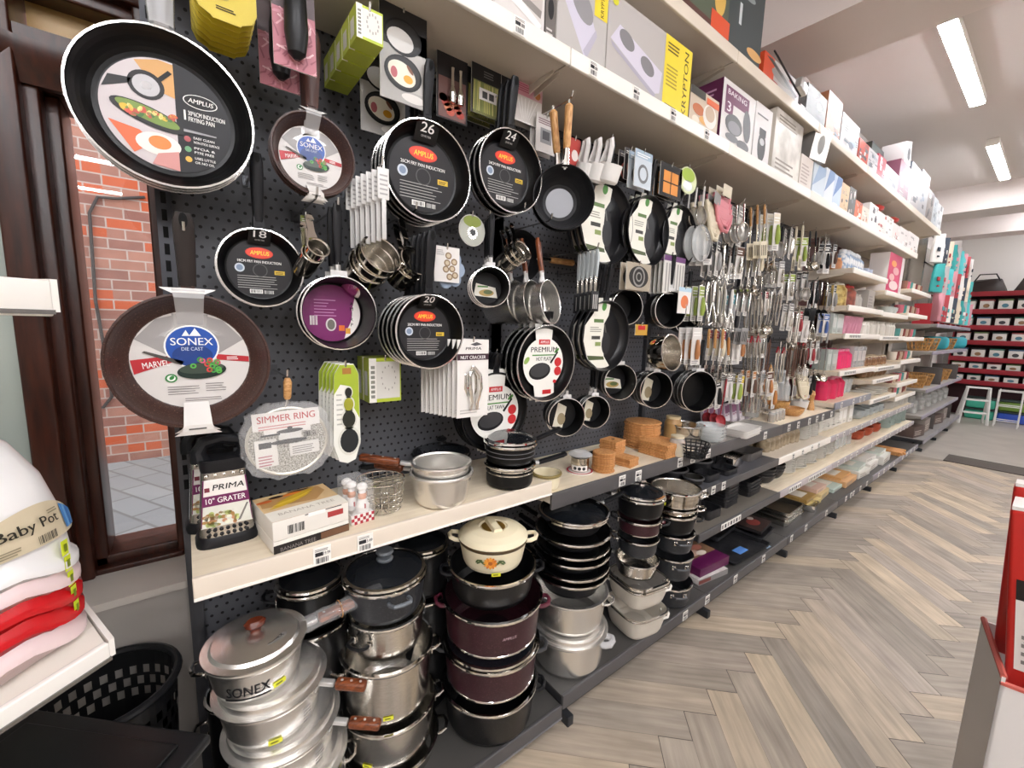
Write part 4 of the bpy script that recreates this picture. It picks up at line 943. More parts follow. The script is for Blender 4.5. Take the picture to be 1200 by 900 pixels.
# frying pans and aluminium pots
xd, yd = 1.134, -.345
FL = lambda label, z0, z1, R, **k: pot(label, xd, yd, z0, z1, R, K('222224', .38), BLACKN, CHROME, rb=R*.78, name='saute_pan', **k)
t, a, rb = FL('black pan with glass lid seen through its rim, top of the pan stack', .708, .775, .129, handles='bake', hyaws=(.75,), hl=.12, hz=.85, lid='glass', knob=BLACKP, lidz=-.022)
for z0, z1, R, lab in ((.655, .703, .140, 'second'), (.625, .652, .138, 'third'), (.572, .622, .141, 'fourth'), (.545, .570, .139, 'fifth'), (.470, .542, .139, 'sixth')):
    FL('black frying pan with bright rim, %s down in the pan stack' % lab, z0, z1, R, handles='bake', hyaws=(2.6,), hl=.10, hz=.8)
pot('aluminium pot with wire handle under the black pan stack', xd, yd, .330, .462, .138, ALU, ALU, ALU, rb=.128, hyaws=(-.35,), hr=.004, hw=.06, lipw=.008, hz=.9)
pot('wide aluminium pot with stepped lid and bagged handle, bottom of the pan stack', xd, yd, .163, .300, .143, ALU, ALU, ALU, rb=.134, lid='step', hm=FILMF, hr=.012, hw=.05, hyaws=(-.25,), hz=.8)
xe, ye = 1.478, -.40
pot('black lidded saucepan with steel ended handle, top of the stack with square pots', xe, ye, .690, .775, .095, BLACKO, BLACKN, CHROME, lid='glass', knob=CHROME, handles='bake', hyaws=(PI+.1,), hl=.13, hz=.85)
pot('small maroon casserole second down above the square pots', xe, ye, .612, .681, .087, MAROONG, MAROONG, CHROME, hm=BLACKP, bands=((.1, .004, CHROME),)); pot('slate granite casserole third down above the square pots', xe, ye, .520, .593, .082, DARKG, DARKG, CHROME, hm=CHROME, hyaws=(PI,)); pot('small steel casserole directly on the square pots', xe, ye, .425, .493, .087, STEEL, STEEL, CHROME, hm=BLACKP, hyaws=(PI-.4,), handles='bake', hl=.1)
STONE = K('cfc8bc', .35)
for z0, z1, lab in ((.300, .395, 'upper of two square stone coloured casseroles with glass lid'), (.163, .270, 'lower of two square stone coloured casseroles with white handles')):
    pot(lab, xe+.02, ye, z0, z1, .108, STONE, STONE, CHROME, rb=.092, hm=K('e9e5dd', .4), lid='glass' if 'upper' in lab else None, oval=4.0, hyaws=(-.75, 2.3), hr=.005, hw=.06, yaw=toward(xe, ye)+PI/2+.8)
xf, yf = 1.78, -.38
pot('wide polished steel steamer, top of the rightmost pot stack', xf, yf, .655, .735, .108, STL, STEEL, CHROME, rb=.100, hm=CHROME, bands=((.1, .005, CHROME),), stick=((-.5, .3),)); pot('polished steel base pot under the steamer', xf, yf, .622, .653, .100, STL, STEEL, CHROME, hm=CHROME)
t, a, rb = pot('black casserole with a red badge, right stack', xf, yf, .528, .618, .096, BLACKO, BLACKN, CHROME, hm=BLACKP); decal_on(t, lambda q: (q.ell(0, 0, .016, .010, K('7a2a3a', .4), 2, 14), q.ell(0, 0, .010, .006, K('d9c9c9', .4), 3, 12)), .094, a-.5, .06)
for z0, z1, R, lab in ((.430, .520, .092, 'upper'), (.295, .408, .094, 'middle'), (.163, .270, .100, 'lowest')):
    pot('slate grey casserole with loop handles, %s of three in the right stack' % lab, xf+.01, yf, z0, z1, R, DARKG, DARKG, CHROME, hm=K('4a4c50', .4), hyaws=(-1.1, 2.0), hr=.005, hw=.06)
# ================================================================== on the worktop-height shelf
ZS = .9255; ZT = .8765
def solid(name, label, cat, mb, loc=None, rot=None, group=None):
    return tag(mb.build(name, None, loc, rot), label, cat, group)
def grater(label, x, y, rz):
    t = thing('box_grater', label, 'grater', (x, y, ZS), RZ(rz))
    def rr(w, d, z, n=6):
        return [(w/2*math.copysign(abs(math.cos(a))**.5, math.cos(a)), d/2*math.copysign(abs(math.sin(a))**.5, math.sin(a)), z) for a in [2*PI*j/24+PI/24 for j in range(24)]]
    gb = MB().loft([rr(.112, .084, .022), rr(.100, .072, .10), rr(.088, .060, .180)], STEEL)
    MB().loft([rr(.126, .098, 0), rr(.128, .100, .010), rr(.116, .088, .024)], BLACKP).build('foot', t)
    b = MB(); b.loft([rr(.090, .062, .176), rr(.094, .066, .19), rr(.096, .064, .205)], BLACKP)
    b.tube([(-.042, 0, .20), (-.046, 0, .222), (-.034, 0, .243), (0, 0, .250), (.034, 0, .243), (.046, 0, .222), (.042, 0, .20)], [.02, .016, .014, .013, .014, .016, .02], BLACKP, 10)
    b.build('handle', t)
    def on(x0, z0, x1, z1, m, L): pass
    b = MB(); sl = math.atan2(.012, .158)
    b.M = T3((0, -.0424, .022), Matrix.Rotation(-sl, 3, 'X') @ FACE)
    W_ = lambda v: .053-.012*v/.158
    def band(v0, v1, m, L): b.poly([(-W_(v0), v0), (W_(v0), v0), (W_(v1), v1), (-W_(v1), v1)], m, L)
    band(.028, .140, K('e9e4dd', .45), 3); band(.078, .102, PURP, 4); band(.028, .078, K('d8d8cc', .45), 4)
    for s in (-1, 1): b.poly([(s*W_(.03)*.97, .03), (s*W_(.03), .03), (s*W_(.14), .14), (s*W_(.14)*.93, .14)], PURP, 5)
    b.text('PRIMA', .006, .114, .013, BLK, 5, w=.062, align='c', slant=.2); b.rect(-.040, .112, -.030, .122, K('7a2a3a', .5), 5); b.text('10" GRATER', 0, .084, .013, WHITE, 5, w=.078, align='c')
    rn = random.Random(3)
    for i in range(40): b.ell(rn.uniform(-.045, .02), rn.uniform(.032, .060), rn.uniform(.003, .008), rn.uniform(.003, .006), K(rn.choice(['8fa35a', 'c5cf8a', 'e9e6d0', 'b0bb70', 'a9804a', 'c08a6a']), .5), 5, n=8)
    b.poly([(.02, .032), (.026, .034), (.044, .072), (.040, .073)], K('9a9c9e', .2, .8), 5); b.build('card_sleeve', t)
    for r, (v, n) in enumerate(((.008, 7), (.020, 7), (.148, 5))):
        for i in range(n):
            xx = (-.5+(i+.5)/n)*.088
            gb.at(T3((0, -.0424, .022), Matrix.Rotation(-sl, 3, 'X') @ FACE) @ T3((xx, v, .0006))).lathe([(.0045, 0), (.004, .003), (.002, .0038), (0, .001)], K('1a1a1c', .4) if r < 2 else STEEL, 8)
    gb.build('body', t)
    return t
g = Q(262, 642, ZS)
grater('box grater with black handle and purple sleeve at the shelf end by the window', g.x+.012, g.y+.055, 0)
grater('second box grater standing close behind the front one', g.x-.006, g.y+.158, 3)
def carton(name, label, w, d, h, loc, rot, body, front=None, left=None, top=None, group=None, cat='box', right=None, bev=.0015):
    b = MB(); b.box((0, 0, h/2), (w, d, h), body, bev)
    if front: b.at(T3((0, -d/2, h/2), FACE)); front(b, w, h)
    if left: b.at(T3((-w/2, 0, h/2), SIDE)); left(b, d, h)
    if top: b.at(T3((0, 0, h))); top(b, w, d)
    return tag(b.build(name, None, loc, rot), label, cat, group)
def banana_top(b, w, d):
    b.rect(-w/2, -d/2, w/2, d/2, K('d9b98a', .5), 1); b.rect(-w/2, -d/2, w/2, -d*.14, K('efe9dd', .5), 2); b.text('BANANA TREE', 0, -d*.34, d*.085, K('b5ab9c', .5), 3, w=w*.74, align='c', bold=0)
    b.poly([(-w*.48, d*.05), (w*.2, -d*.08), (w*.42, d*.2), (w*.40, d*.44), (w*.25, d*.49), (-w*.45, d*.32)], K('b98f5a', .5), 2)
    for i, (x, y, r) in enumerate(((.0, .02, .0), (.06, .10, .1), (.12, .18, .2))):
        pts = [(w*(x-.42+.62*u), d*(y-.08+.28*u*u*(1.3-u*.3))) for u in [j/8 for j in range(9)]]
        up = [(px+w*.02, py+d*.10*math.sin(PI*(j/8))+.004) for j, (px, py) in enumerate(pts)]
        b.poly(pts+up[::-1], K(['d8b32e', 'e3c13e', 'cda72a'][i], .5), 3+i)
    b.ell(-w*.22, d*.36, w*.10, d*.045, K('3a2418', .5), 4); b.ell(0, d*.36, w*.14, d*.05, K('d97a2a', .5), 4, rot=.2); b.ell(-w*.4, d*.26, w*.10, d*.05, K('c9642a', .5), 4); b.ell(w*.1, d*.43, w*.16, d*.03, K('33231a', .5), 4)
def banana_front(b, w, h):
    b.bars(-w*.32, -h*.3, -w*.10, h*.15, BLK, 1); b.rect(w*.2, -h*.05, w*.42, h*.25, K('a83a3a', .5), 1); b.rect(-.01, h*.3, .03, h*.48, WHITE, 2); b.rect(-w*.1, h*.42, w*.4, h*.47, K('3a3330', .5), 1)
bl, br = Q(321, 651, ZS), Q(409, 622, ZS); rzb = math.degrees(math.atan2(br.y-bl.y, br.x-bl.x)); wB = (br-bl).length; mid = (bl+br)/2
dB = .165; nb = RZ(rzb) @ Vector((0, dB/2, 0))
carton('boxed_banana_stand', 'lower dark banded box under the banana picture box', wB, dB, .030, mid+nb, RZ(rzb), K('e4dfd6', .5), front=lambda b, w, h: (b.rect(-w/2, -h*.45, w/2, h*.2, K('2a2624', .5), 1), b.text('BANANA TREE', -w*.42, -h*.36, h*.3, K('8a8480', .5), 2, w=w*.45, bold=0), b.rect(w*.1, -h*.4, w*.5, h*.15, K('6a4a34', .5), 2)), cat='box')
carton('boxed_banana_stand', 'white box with a banana picture on top, lying on a darker box', wB, dB, .047, mid+nb+Vector((0, 0, .031)), RZ(rzb), K('e4dfd6', .5), front=banana_front, top=banana_top, cat='box')
# clear pack of chef figures
c = Q(424, 612, ZS)+Vector((-.002, .045, 0)); t = thing('chef_egg_cup_pack', 'clear pack of small chef figures on a red checked base', 'egg cups', c, RZ(rzb-3))
b = MB(); b.box((0, 0, .013), (.062, .10, .026), K('e9e3df', .5), .002)
for i in range(8):
    for j in range(3):
        if (i+j) % 2: b.at(T3((0, -.0502, .013), FACE)).rect(-.031+i*.00775, -.013+j*.0087, -.031+(i+1)*.00775, -.013+(j+1)*.0087, K('a82a3a', .5), 1)
b.build('tray', t)
for i, (x, y) in enumerate(((.008, -.028), (-.010, .0), (-.012, .028))):
    b = MB(); b.M = T3((x, y, .026)); b.lathe([(0, 0), (.016, .0), (.018, .014), (.012, .030), (.008, .034), (0, .034)], K('ece8e4', .4), 16); b.M = T3((x, y, .026))
    b.lathe([(.0, .030), (.010, .034), (.0115, .043), (.008, .052), (0, .054)], K('d99a78', .5), 14); b.lathe([(.009, .050), (.009, .058), (.014, .064), (.013, .072), (.006, .077), (0, .077)], K('f2efec', .4), 14)
    b.at(T3((x, y-.0185, .026+.012))).box((0, 0, .006), (.003, .003, .012), K('b03a3a', .5)); b.build('figure', t)
b = MB(); b.box((0, 0, .068), (.062, .10, .084), FILM, .004); b.build('clear_cover', t)
# wire baskets
c = Q(456, 605, ZS); t = thing('wire_basket', 'round chrome wire basket next to the chef pack', 'basket', (c.x, c.y+.062, ZS))
b = MB(); rW = .066
for z, r in ((.004, .056), (.022, .059), (.040, .061), (.058, .063), (.090, rW)): b.tube([(r*math.cos(a), r*math.sin(a), z) for a in [2*PI*j/28 for j in range(28)]], .0016 if z < .09 else .0026, CHROME, 6, closed=True)
for j in range(20):
    a = 2*PI*j/20; b.tube([(.0, 0, .004), (.05*math.cos(a), .05*math.sin(a), .004), (.057*math.cos(a), .057*math.sin(a), .008), (rW*math.cos(a), rW*math.sin(a), .09)], .0013, CHROME, 5)
b.build('wire_body', t)
b = MB()
for q in (-.03, -.01, .01, .03): b.tube([(-.062, q, .088), (.062, q, .088)], .0012, CHROME, 5)
b.build('wire_grid', t)
# aluminium saucepans, black pans, press
c = Q(532, 600, ZS); xs, ys = c.x+.01, c.y+.092
def sp(label, x, y, z0, z1, R, m=ALU, **k): return pot(label, x, y, z0, z1, R, m, k.pop('mi', m), k.pop('mr', m), name='saucepan', **k)
sp('wide aluminium saucepan standing on the pale shelf', xs, ys, ZS, ZS+.095, .090, rb=.080, handles='wood', hyaws=(PI-.45,), hl=.10, hz=.9)
sp('aluminium saucepan with wooden handle set inside the wider one', xs, ys+.004, ZS+.042, ZS+.125, .085, rb=.078, handles='wood', hyaws=(PI-.15,), hl=.12, hz=.82, hdown=-.12)
c = Q(520, 560, ZS); t, a, rb = pot('black saute pan with dark lid and long handle at the back of the pale shelf', .70, -.10, ZS, ZS+.075, .098, BLACKO, BLACKN, BLACKO, rb=.085, name='saute_pan', handles='bake', hyaws=(PI+.55,), hl=.17, hz=.85, lid='glass', knob=BLACKP)
c = Q(607, 578, ZS); xk, yk = c.x+.03, c.y+.085
sp('black saucepan with two bright bands carrying another, front edge of the pale shelf', xk, yk, ZS, ZS+.078, .082, m=BLACKO, mi=BLACKN, mr=CHROME, rb=.078, handles='bake', hyaws=(-.25,), hl=.11, hz=.8, bands=((.62, .004, CHROME), (.78, .004, CHROME)), yaw=0)
sp('black saucepan with glass lid standing on the banded one', xk, yk, ZS+.081, ZS+.150, .086, m=BLACKO, mi=BLACKN, mr=CHROME, rb=.080, handles='bake', hyaws=(.12,), hl=.15, hz=.72, lid='glass', knob=None, bands=((.4, .002, K('5a5a5c', .4)), (.62, .002, K('5a5a5c', .4))), yaw=0)
c = Q(655, 590, ZT); sp('small cream milk pot behind the black saucepan stack', c.x+.06, c.y+.13, ZT, ZT+.06, .05, m=CREAM, mr=K('8a7a4a', .4), handles=None)
c = Q(688, 558, ZT); t = thing('potato_press', 'steel press on a round red and white card beside the wooden coasters', 'press', (c.x+.02, c.y+.06, ZT))
b = MB(); b.lathe([(0, 0), (.055, 0), (.055, .004), (0, .004)], K('e9e4df', .5), 28); b.lathe([(.046, .0045), (.054, .0045)], K('b8323a', .5), 28); b.build('card', t)
b = MB(); b.lathe([(0, .005), (.036, .005), (.037, .06), (.034, .06), (.034, .02), (0, .02)], STL, 24); b.build('body', t)
b = MB(); b.lathe([(.045, .066), (.05, .072), (.03, .085), (0, .088)], FILMF, 16); b.at(T3((0, 0, .062))).box((.06, 0, .004), (.14, .018, .012), BLACKP, .005); b.build('handle', t)
b = MB(); tm = MB(); strip_rect(tm, -.035, 0, .035, .022, K('ece7e2', .5), 1, 10)
for q in (-.018, .0, .018): tm.ell(q, .011, .007, .007, K('2a2a2c', .5), 2, 10)
wrapped(b, tm, .038, toward(c.x, c.y), .010); b.build('printed_label', t)
# wooden boards and coasters in stacks
def stackof(make, n, dz, first_loc, lab, group, jitter=3):
    o = None
    for i in range(n):
        l = Vector(first_loc)+Vector((random.uniform(-.003, .003), random.uniform(-.003, .003), dz*i)); r = RZ(random.uniform(-jitter, jitter)+stackof.rz)
        lb = lab % (ORD[n-1-i]+' from the top' if i < n-1 else 'topmost')
        if o is None: o = make(lb); o.matrix_basis = T3(l, r); o['group'] = group
        else: dup(o, l, r, lb, group)
stackof.rz = 0
def disc(name, cat, R, th, m, hole=0.0):
    def f(lb):
        b = MB().lathe([(hole, 0), (R-.004, 0), (R, .0022), (R, th-.0022), (R-.004, th), (hole, th)] if hole else [(0, 0), (R-.004, 0), (R, .0025), (R, th-.0025), (R-.004, th), (0, th)], m, 36); return tag(b.build(name), lb, cat)
    return f
def slab(name, cat, w, d, th, m, hole=0.0):
    def f(lb):
        b = MB().box((0, 0, th/2), (w, d, th), m, .0026)
        if hole: b.at(T3((0, 0, th))).ell(0, 0, hole, hole, K('3a2410', .7), 1)
        return tag(b.build(name), lb, cat)
    return f
c = Q(735, 512, ZT); stackof(disc('round_board', 'board', .088, .009, CORK), 13, .0098, (1.80, -.16, ZT), 'round bamboo board, %s in the tall stack by the back panel', 'round bamboo boards')
stackof(slab('square_board', 'board', .15, .15, .010, CORK), 6, .0108, (1.76, -.30, ZT), 'square bamboo board, %s in front of the round ones', 'square bamboo boards')
c = Q(712, 556, ZT); stackof(disc('round_coaster', 'coaster', .046, .007, CORK, .008), 11, .0074, (c.x+.025, c.y+.045, ZT), 'round bamboo coaster, %s in the stack nearest the shelf edge', 'round bamboo coasters')
stackof.rz = 8; c = Q(737, 549, ZT); stackof(slab('square_coaster', 'coaster', .085, .085, .007, CORK, .008), 12, .0074, (c.x+.05, c.y+.135, ZT), 'square bamboo coaster with a hole, %s in the tall stack', 'tall stack of square coasters')
stackof(slab('square_coaster', 'coaster', .075, .075, .007, CORK), 5, .0074, (c.x+.035, c.y+.04, ZT), 'square bamboo coaster, %s in the low stack at the shelf edge', 'low stack of square coasters'); stackof.rz = 0
# ================================================================== cards and small tools on the panel
def card(name, label, cat, box, Y, draw, n=1, dy=.03, th=.003, edge=None, what=None, shape=None, dx=0.0, dz=0.0, extra=None, rot=0, group=None):
    a, c = P(box[0], box[1], Y), P(box[2], box[3], Y); w, h = c.x-a.x, a.z-c.z
    t = thing(name, label, cat, ((a.x+c.x)/2, Y, (a.z+c.z)/2), RY(rot), group)
    b = MB(); e = edge or K('d9d5cf', .5)
    b.M = FACE.to_4x4()
    if shape == 'oval': b.prism([(w/2*math.cos(q), h/2*math.sin(q)) for q in [2*PI*j/24 for j in range(24)]], -th, 0, e)
    elif shape: b.prism([(x*w, y*h) for x, y in shape], -th, 0, e)
    else: b.box((0, 0, -th/2), (w, h, th), e)
    draw(b, w, h); b.build('printed_card' if extra else 'card', t)
    if extra: extra(t, w, h)
    hook(t.location.x, t.location.z+h/2-.012, Y-.004, 'chrome hook holding the '+(label.split(',')[0].split(' with ')[0].split(' beside ')[0].split(' hung ')[0]))
    return behind(t, n, dy, what or ('%s one behind the '+label.split(',')[0]), dx=dx, dz=dz)
def bg(m, L=1): return lambda b, w, h: b.rect(-w/2, -h/2, w/2, h/2, m, L)
def d_noodle(b, w, h):
    b.rect(-w/2, -h/2, w/2, h/2, K('57484a', .5), 1); b.rect(-w/2, -h/2, w/2, h*.12, K('b5707c', .5), 2); rn = random.Random(8)
    for i in range(46):
        x, y, r = rn.uniform(-.5, .5)*w, rn.uniform(-.48, .1)*h, rn.uniform(.1, .2)*w; a = rn.random()*3
        pts = []; dxx, dyy = math.cos(a)*r, math.sin(a)*r
        for s, u in ((1, -1), (1, 0), (1, 1), (-1, 1), (-1, 0), (-1, -1)):
            px, py = x+dxx*u-s*math.sin(a)*.02*w+ (1-u*u)*.08*w*math.sin(a), y+dyy*u+s*math.cos(a)*.02*w
            pts.append((min(max(px, -w/2), w/2), max(py, -h/2)))
        b.poly(pts, K(rn.choice(['d9a3aa', 'c98a94', 'e3bcc0', '94525f']), .5), 3)
def x_masher(t, w, h):
    b = MB(); b.tube([(0, -.016, h*.48), (0, -.018, h*.2), (0, -.018, -h*.15), (0, -.016, -h*.36), (0, -.014, -h*.42)], [.012, .022, .024, .018, .006], K('1c1c1e', .35), 14); b.build('handle', t)
    b = MB(); b.tube([(0, -.016, h*.5), (0, -.016, h*.36)], [.016, .018], CHROME, 14); b.build('collar', t)
card('tool_card', 'card with pink noodles and a black tool handle, top of the first bay', 'tool card', (316, -40, 371, 91), -.30, d_noodle, 2, .11, extra=x_masher, what='%s noodle card half hidden behind the front one', dx=-.012)
def d_yel(b, w, h):
    b.lines(-w*.16, -h*.32, w*.18, -h*.24, 2, BLK, 2); b.rect(-w*.12, h*.1, w*.16, h*.17, WHITE, 2); b.ell(-w*.05, -h*.1, w*.1, h*.04, K('a89a3a', .5), 2)
card('chopping_mat', 'yellow rounded chopping mat in front of a hanging pile, top left', 'chopping mat', (222, -60, 302, 40), -.29, d_yel, 7, .022, shape=[(-.5, .5), (-.5, -.2), (-.42, -.38), (-.25, -.46), (-.22, -.5), (.22, -.5), (.25, -.46), (.42, -.38), (.5, -.2), (.5, .5)], edge=K('c9b32e', .45), what='%s yellow chopping mat counted from the front of the hanging pile')
def timer(label, box, Y, n, dy, what, th=.045):
    def d(b, w, h):
        b.rect(-w/2, -h/2, w/2, h/2, K('b9c83a', .5), 1); b.rect(-w*.40, -h*.42, w*.46, h*.42, K('dedbd4', .5), 2); b.rect(-w*.5, -h*.5, -w*.28, h*.5, K('efece4', .5), 3)
        for i in range(7): b.rect(-w*.45, -h*.4+h*.11*i, -w*.33, -h*.33+h*.11*i, K('8a8a80', .5), 4)
        for i in range(12):
            q = 2*PI*i/12; b.rect(w*.1+w*.22*math.cos(q)-.0015, h*.05+h*.27*math.sin(q)-.003, w*.1+w*.22*math.cos(q)+.0015, h*.05+h*.27*math.sin(q)+.003, K('a8a49c', .5), 4)
        b.at(SIDE.to_4x4() @ Matrix.Translation((0, 0, w/2))); b.rect(-th, -h/2, 0, h/2, K('c4cf52', .5), 1); b.rect(-th*.8, -h*.35, -th*.25, h*.2, K('e6e3da', .5), 2)
    return card('kitchen_timer_box', label, 'box', box, Y, d, n, dy, th=th, edge=K('b3bf45', .5), what=what)
timer('lime and white timer box at the front of a hanging row, top of first bay', (417, 2, 449, 56), -.34, 5, .056, '%s lime timer box from the front of the hanging row', th=.05)
timer('lime and white timer box hung above the small wire basket', (432, 420, 470, 469), -.19, 2, .055, '%s lime timer box hung above the wire basket')
def d_minipan(b, w, h):
    b.rect(-w/2, -h/2, w/2, h/2, K('a9a6a2', .5), 1); b.rect(-w/2, h*.08, w/2, h/2, K('2a292a', .5), 2); b.rect(-w*.1, -h*.35, w/2, h*.3, K('bdb9b4', .5), 2)
    for y in (.2, -.18):
        b.ell(-w*.02, y*h, w*.40, h*.19, K('161617', .35), 3, 28); b.ell(-w*.02, y*h+h*.005, w*.36, h*.165, K('2c2b2b', .35), 4, 28)
    b.ell(-w*.08, h*.16, w*.28, h*.12, K('d3d0cd', .5), 5, rot=-.15); b.ell(-w*.05, -h*.19, w*.30, h*.125, K('e9e2d2', .5), 5, rot=-.3); b.ell(w*.08, -h*.23, w*.10, h*.045, K('dfa02a', .4), 6); b.ell(-w*.22, -h*.2, w*.07, h*.06, K('b8646a', .5), 6); b.ell(w*.12, -h*.12, w*.1, h*.02, K('7a4a34', .5), 6, rot=-.8)
    b.ell(w*.2, -h*.42, w*.26, h*.05, K('d9d5d0', .5), 3)
card('mini_pan_card', 'photo card of two small pans, one with an egg, hung at the top', 'tool card', (444, -3, 500, 131), -.26, d_minipan, 2, .12, what='%s small pan photo card partly covered by the front one', dz=-.045, dx=-.01)
def d_bottle(b, w, h):
    b.rect(-w/2, -h/2, w/2, h/2, K('2a282a', .5), 1); b.rect(-w*.45, -h*.48, w*.45, h*.1, K('6d4a44', .5), 2)
    for i in range(9): b.ell(-w*.3+w*.08*(i % 8), -h*.2-h*.06*(i % 4), w*.14, h*.06, K(['b8503c', 'a33a2e', 'c87a5a'][i % 3], .5), 3, 10)
def x_bottle(t, w, h):
    for s in (-.08, .18):
        b = MB(); b.M = T3((w*s, -.016, -h*.30)); b.lathe([(0, 0), (.010, .004), (.012, .03), (.006, .05), (.005, .085), (.006, .10), (0, .102)], CHROME, 12); b.build('spout', t)
card('spout_card', 'dark card with two chrome spouts over red fruit', 'tool card', (512, 52, 547, 148), -.17, d_bottle, 1, extra=x_bottle)
def d_green(b, w, h):
    b.rect(-w/2, -h/2, w/2, h/2, K('262526', .5), 1); b.rect(-w*.45, -h*.5, w*.5, h*.12, K('6a6b3c', .5), 2); rn = random.Random(4)
    for i in range(16): b.poly([(-w*.45+w*.06*i, -h*.45), (-w*.42+w*.06*i, -h*.45), (-w*.38+w*.055*i, h*.1), (-w*.42+w*.055*i, h*.1)], K(rn.choice(['a9a45a', '7d8544', 'c2bb78']), .5), 3)
    b.rect(-w*.25, -h*.22, w*.35, h*.0, K('d5d0ce', .4), 4); b.rect(-w*.15, -h*.18, w*.02, -h*.05, K('3a3838', .5), 5); b.rect(w*.08, -h*.18, w*.25, -h*.05, K('3a3838', .5), 5); b.lines(-w*.1, h*.22, w*.3, h*.36, 3, K('6d6a6a', .5), 2)
card('slicer_card', 'dark card showing a white slicer on green stalks', 'tool card', (553, 66, 586, 143), -.19, d_green, 3, .03, what='%s dark slicer card behind the green stalks one')
card('dark_tool_card', 'narrow black tool card left of the pink pastry bag', 'tool card', (588, 74, 603, 152), -.19, bg(K('232224', .5)), 2, .03)
def d_pastry(b, w, h):
    b.rect(-w/2, -h/2, w/2, h/2, K('d6d0cb', .4), 1); b.rect(-w/2, h*.12, w*.15, h*.48, K('d69aa8', .5), 2); b.rect(w*.15, h*.12, w/2, h*.48, K('cfa9b0', .5), 2); b.ell(w*.32, h*.26, w*.11, h*.10, K('b8763f', .5), 3); b.lines(-w*.4, h*.22, w*.05, h*.42, 4, K('b25a70', .5), 3)
    for i in range(6): b.poly([(-w*.4+i*w*.14, h*.08), (-w*.37+i*w*.14, h*.08), (-w*.2+i*w*.05, -h*.4), (-w*.22+i*w*.05, -h*.4)], K('ece8e4', .4), 2)
card('pastry_bag_pack', 'white pastry bag pack with pink header below the high shelf', 'tool card', (603, 88, 634, 152), -.20, d_pastry, 2, .03)
def d_gadget(b, w, h):
    b.rect(-w/2, -h/2, w/2, h/2, K('cfc9c6', .5), 1); b.rect(-w*.3, -h*.25, w*.25, h*.15, K('8a8a8c', .4), 2); b.rect(-w*.2, -h*.15, w*.15, h*.08, K('4a4a4e', .4), 3); b.lines(-w*.4, h*.25, w*.4, h*.42, 3, K('7d5a64', .5), 2)
card('gadget_card', 'pale card of a small grey gadget next to the pastry bag', 'tool card', (629, 131, 651, 184), -.22, d_gadget, 2, .03)
card('gadget_card', 'red and white card between the wok handles and the ladles', 'tool card', (668, 160, 679, 198), -.20, lambda b, w, h: (b.rect(-w/2, -h/2, w/2, h/2, K('b8443c', .5), 1), b.ell(0, -h*.1, w*.3, h*.2, K('e3d8d2', .5), 2)), 1)
# white ladles
for i in range(3):
    c = P(713, 205, -.30); t = thing('measuring_ladle', 'white plastic ladle, %s of three hung under the high shelf' % ['front', 'middle', 'rear'][i], 'ladle', (c.x-.024*i, c.y+.036*i, c.z+.004*i))
    MB().at(RX(20).to_4x4()).lathe([(0, -.03), (.034, -.028), (.040, -.02), (.042, .035), (.040, .036), (.037, -.02), (0, -.025)], K('e9e6e2', .4), 28).build('cup', t)
    b = MB(); b.tube([(0, .03, .02), (0, .035, .05), (0, .012, .09), (-.006, 0, .115), (-.004, -.01, .122), (.002, -.008, .10), (.006, .01, .04)], .007, K('d9d5d2', .4), 8, flat=2.0); b.build('handle', t)
hook(P(713, 205, -.30).x, P(713, 205, -.3).z+.115, -.31, 'chrome hook holding the three white ladles')
def d_tool(bgc, fg, acc):
    def f(b, w, h):
        b.rect(-w/2, -h/2, w/2, h/2, K(bgc, .5), 1); b.rect(-w/2, h*.28, w/2, h/2, K(acc, .5), 2); b.lines(-w*.4, h*.32, w*.4, h*.44, 2, WHITE, 3); b.ell(0, -h*.12, w*.30, h*.26, K(fg, .35), 2); b.ell(0, -h*.12, w*.2, h*.18, K(bgc, .4), 3)
    return f
card('gadget_card', 'pale blue card with a steel ring tool, right of the white ladles', 'tool card', (745, 173, 762, 224), -.30, d_tool('c3ccd4', '55575a', '9fb3c4'), 2, .03, what='%s pale blue tool card behind the steel ring')
card('gadget_card', 'dark card with red tool between the ladles and the blue card', 'tool card', (733, 172, 744, 214), -.26, d_tool('2a2526', 'b5564a', '3a3436'), 2, .03)
def d_orange(b, w, h):
    b.rect(-w/2, -h/2, w/2, h/2, K('1f1d1d', .5), 1)
    for i in range(2):
        for j in range(2): b.rect(-w*.35+i*w*.36, -h*.4+j*h*.36, -w*.03+i*w*.36, -h*.08+j*h*.36, K('d98a2e', .5), 2)
card('gadget_card', 'black card with four orange squares under the high shelf', 'tool card', (775, 188, 797, 236), -.29, d_orange, 4, .026, what='%s orange squared black card from the front')
def d_lemon(b, w, h):
    b.ell(0, 0, w*.48, h*.49, K('c9d0a2', .4), 1); b.ell(0, h*.2, w*.36, h*.25, K('9db83c', .5), 2); b.ell(0, -h*.2, w*.26, h*.2, K('b9bcba', .3, .5), 2)
card('infuser_card', 'lime topped oval card near the mesh strainers', 'tool card', (797, 191, 815, 231), -.29, d_lemon, 2, .03, shape='oval', edge=K('c9d0a2', .5))
card('infuser_card', 'oval tea infuser card hung below the black pan marked twenty-four', 'tool card', (538, 248, 568, 291), -.24, lambda b, w, h: (b.ell(0, 0, w*.49, h*.49, K('a8aaa0', .4), 1), b.ell(0, h*.28, w*.34, h*.18, K('7d8a3a', .5), 2), b.ell(0, -h*.08, w*.2, h*.2, K('d6d4cf', .2, .8), 3), b.ell(w*.02, -h*.06, w*.1, h*.1, K('3a3a3a', .3), 4)), 1, shape='oval')
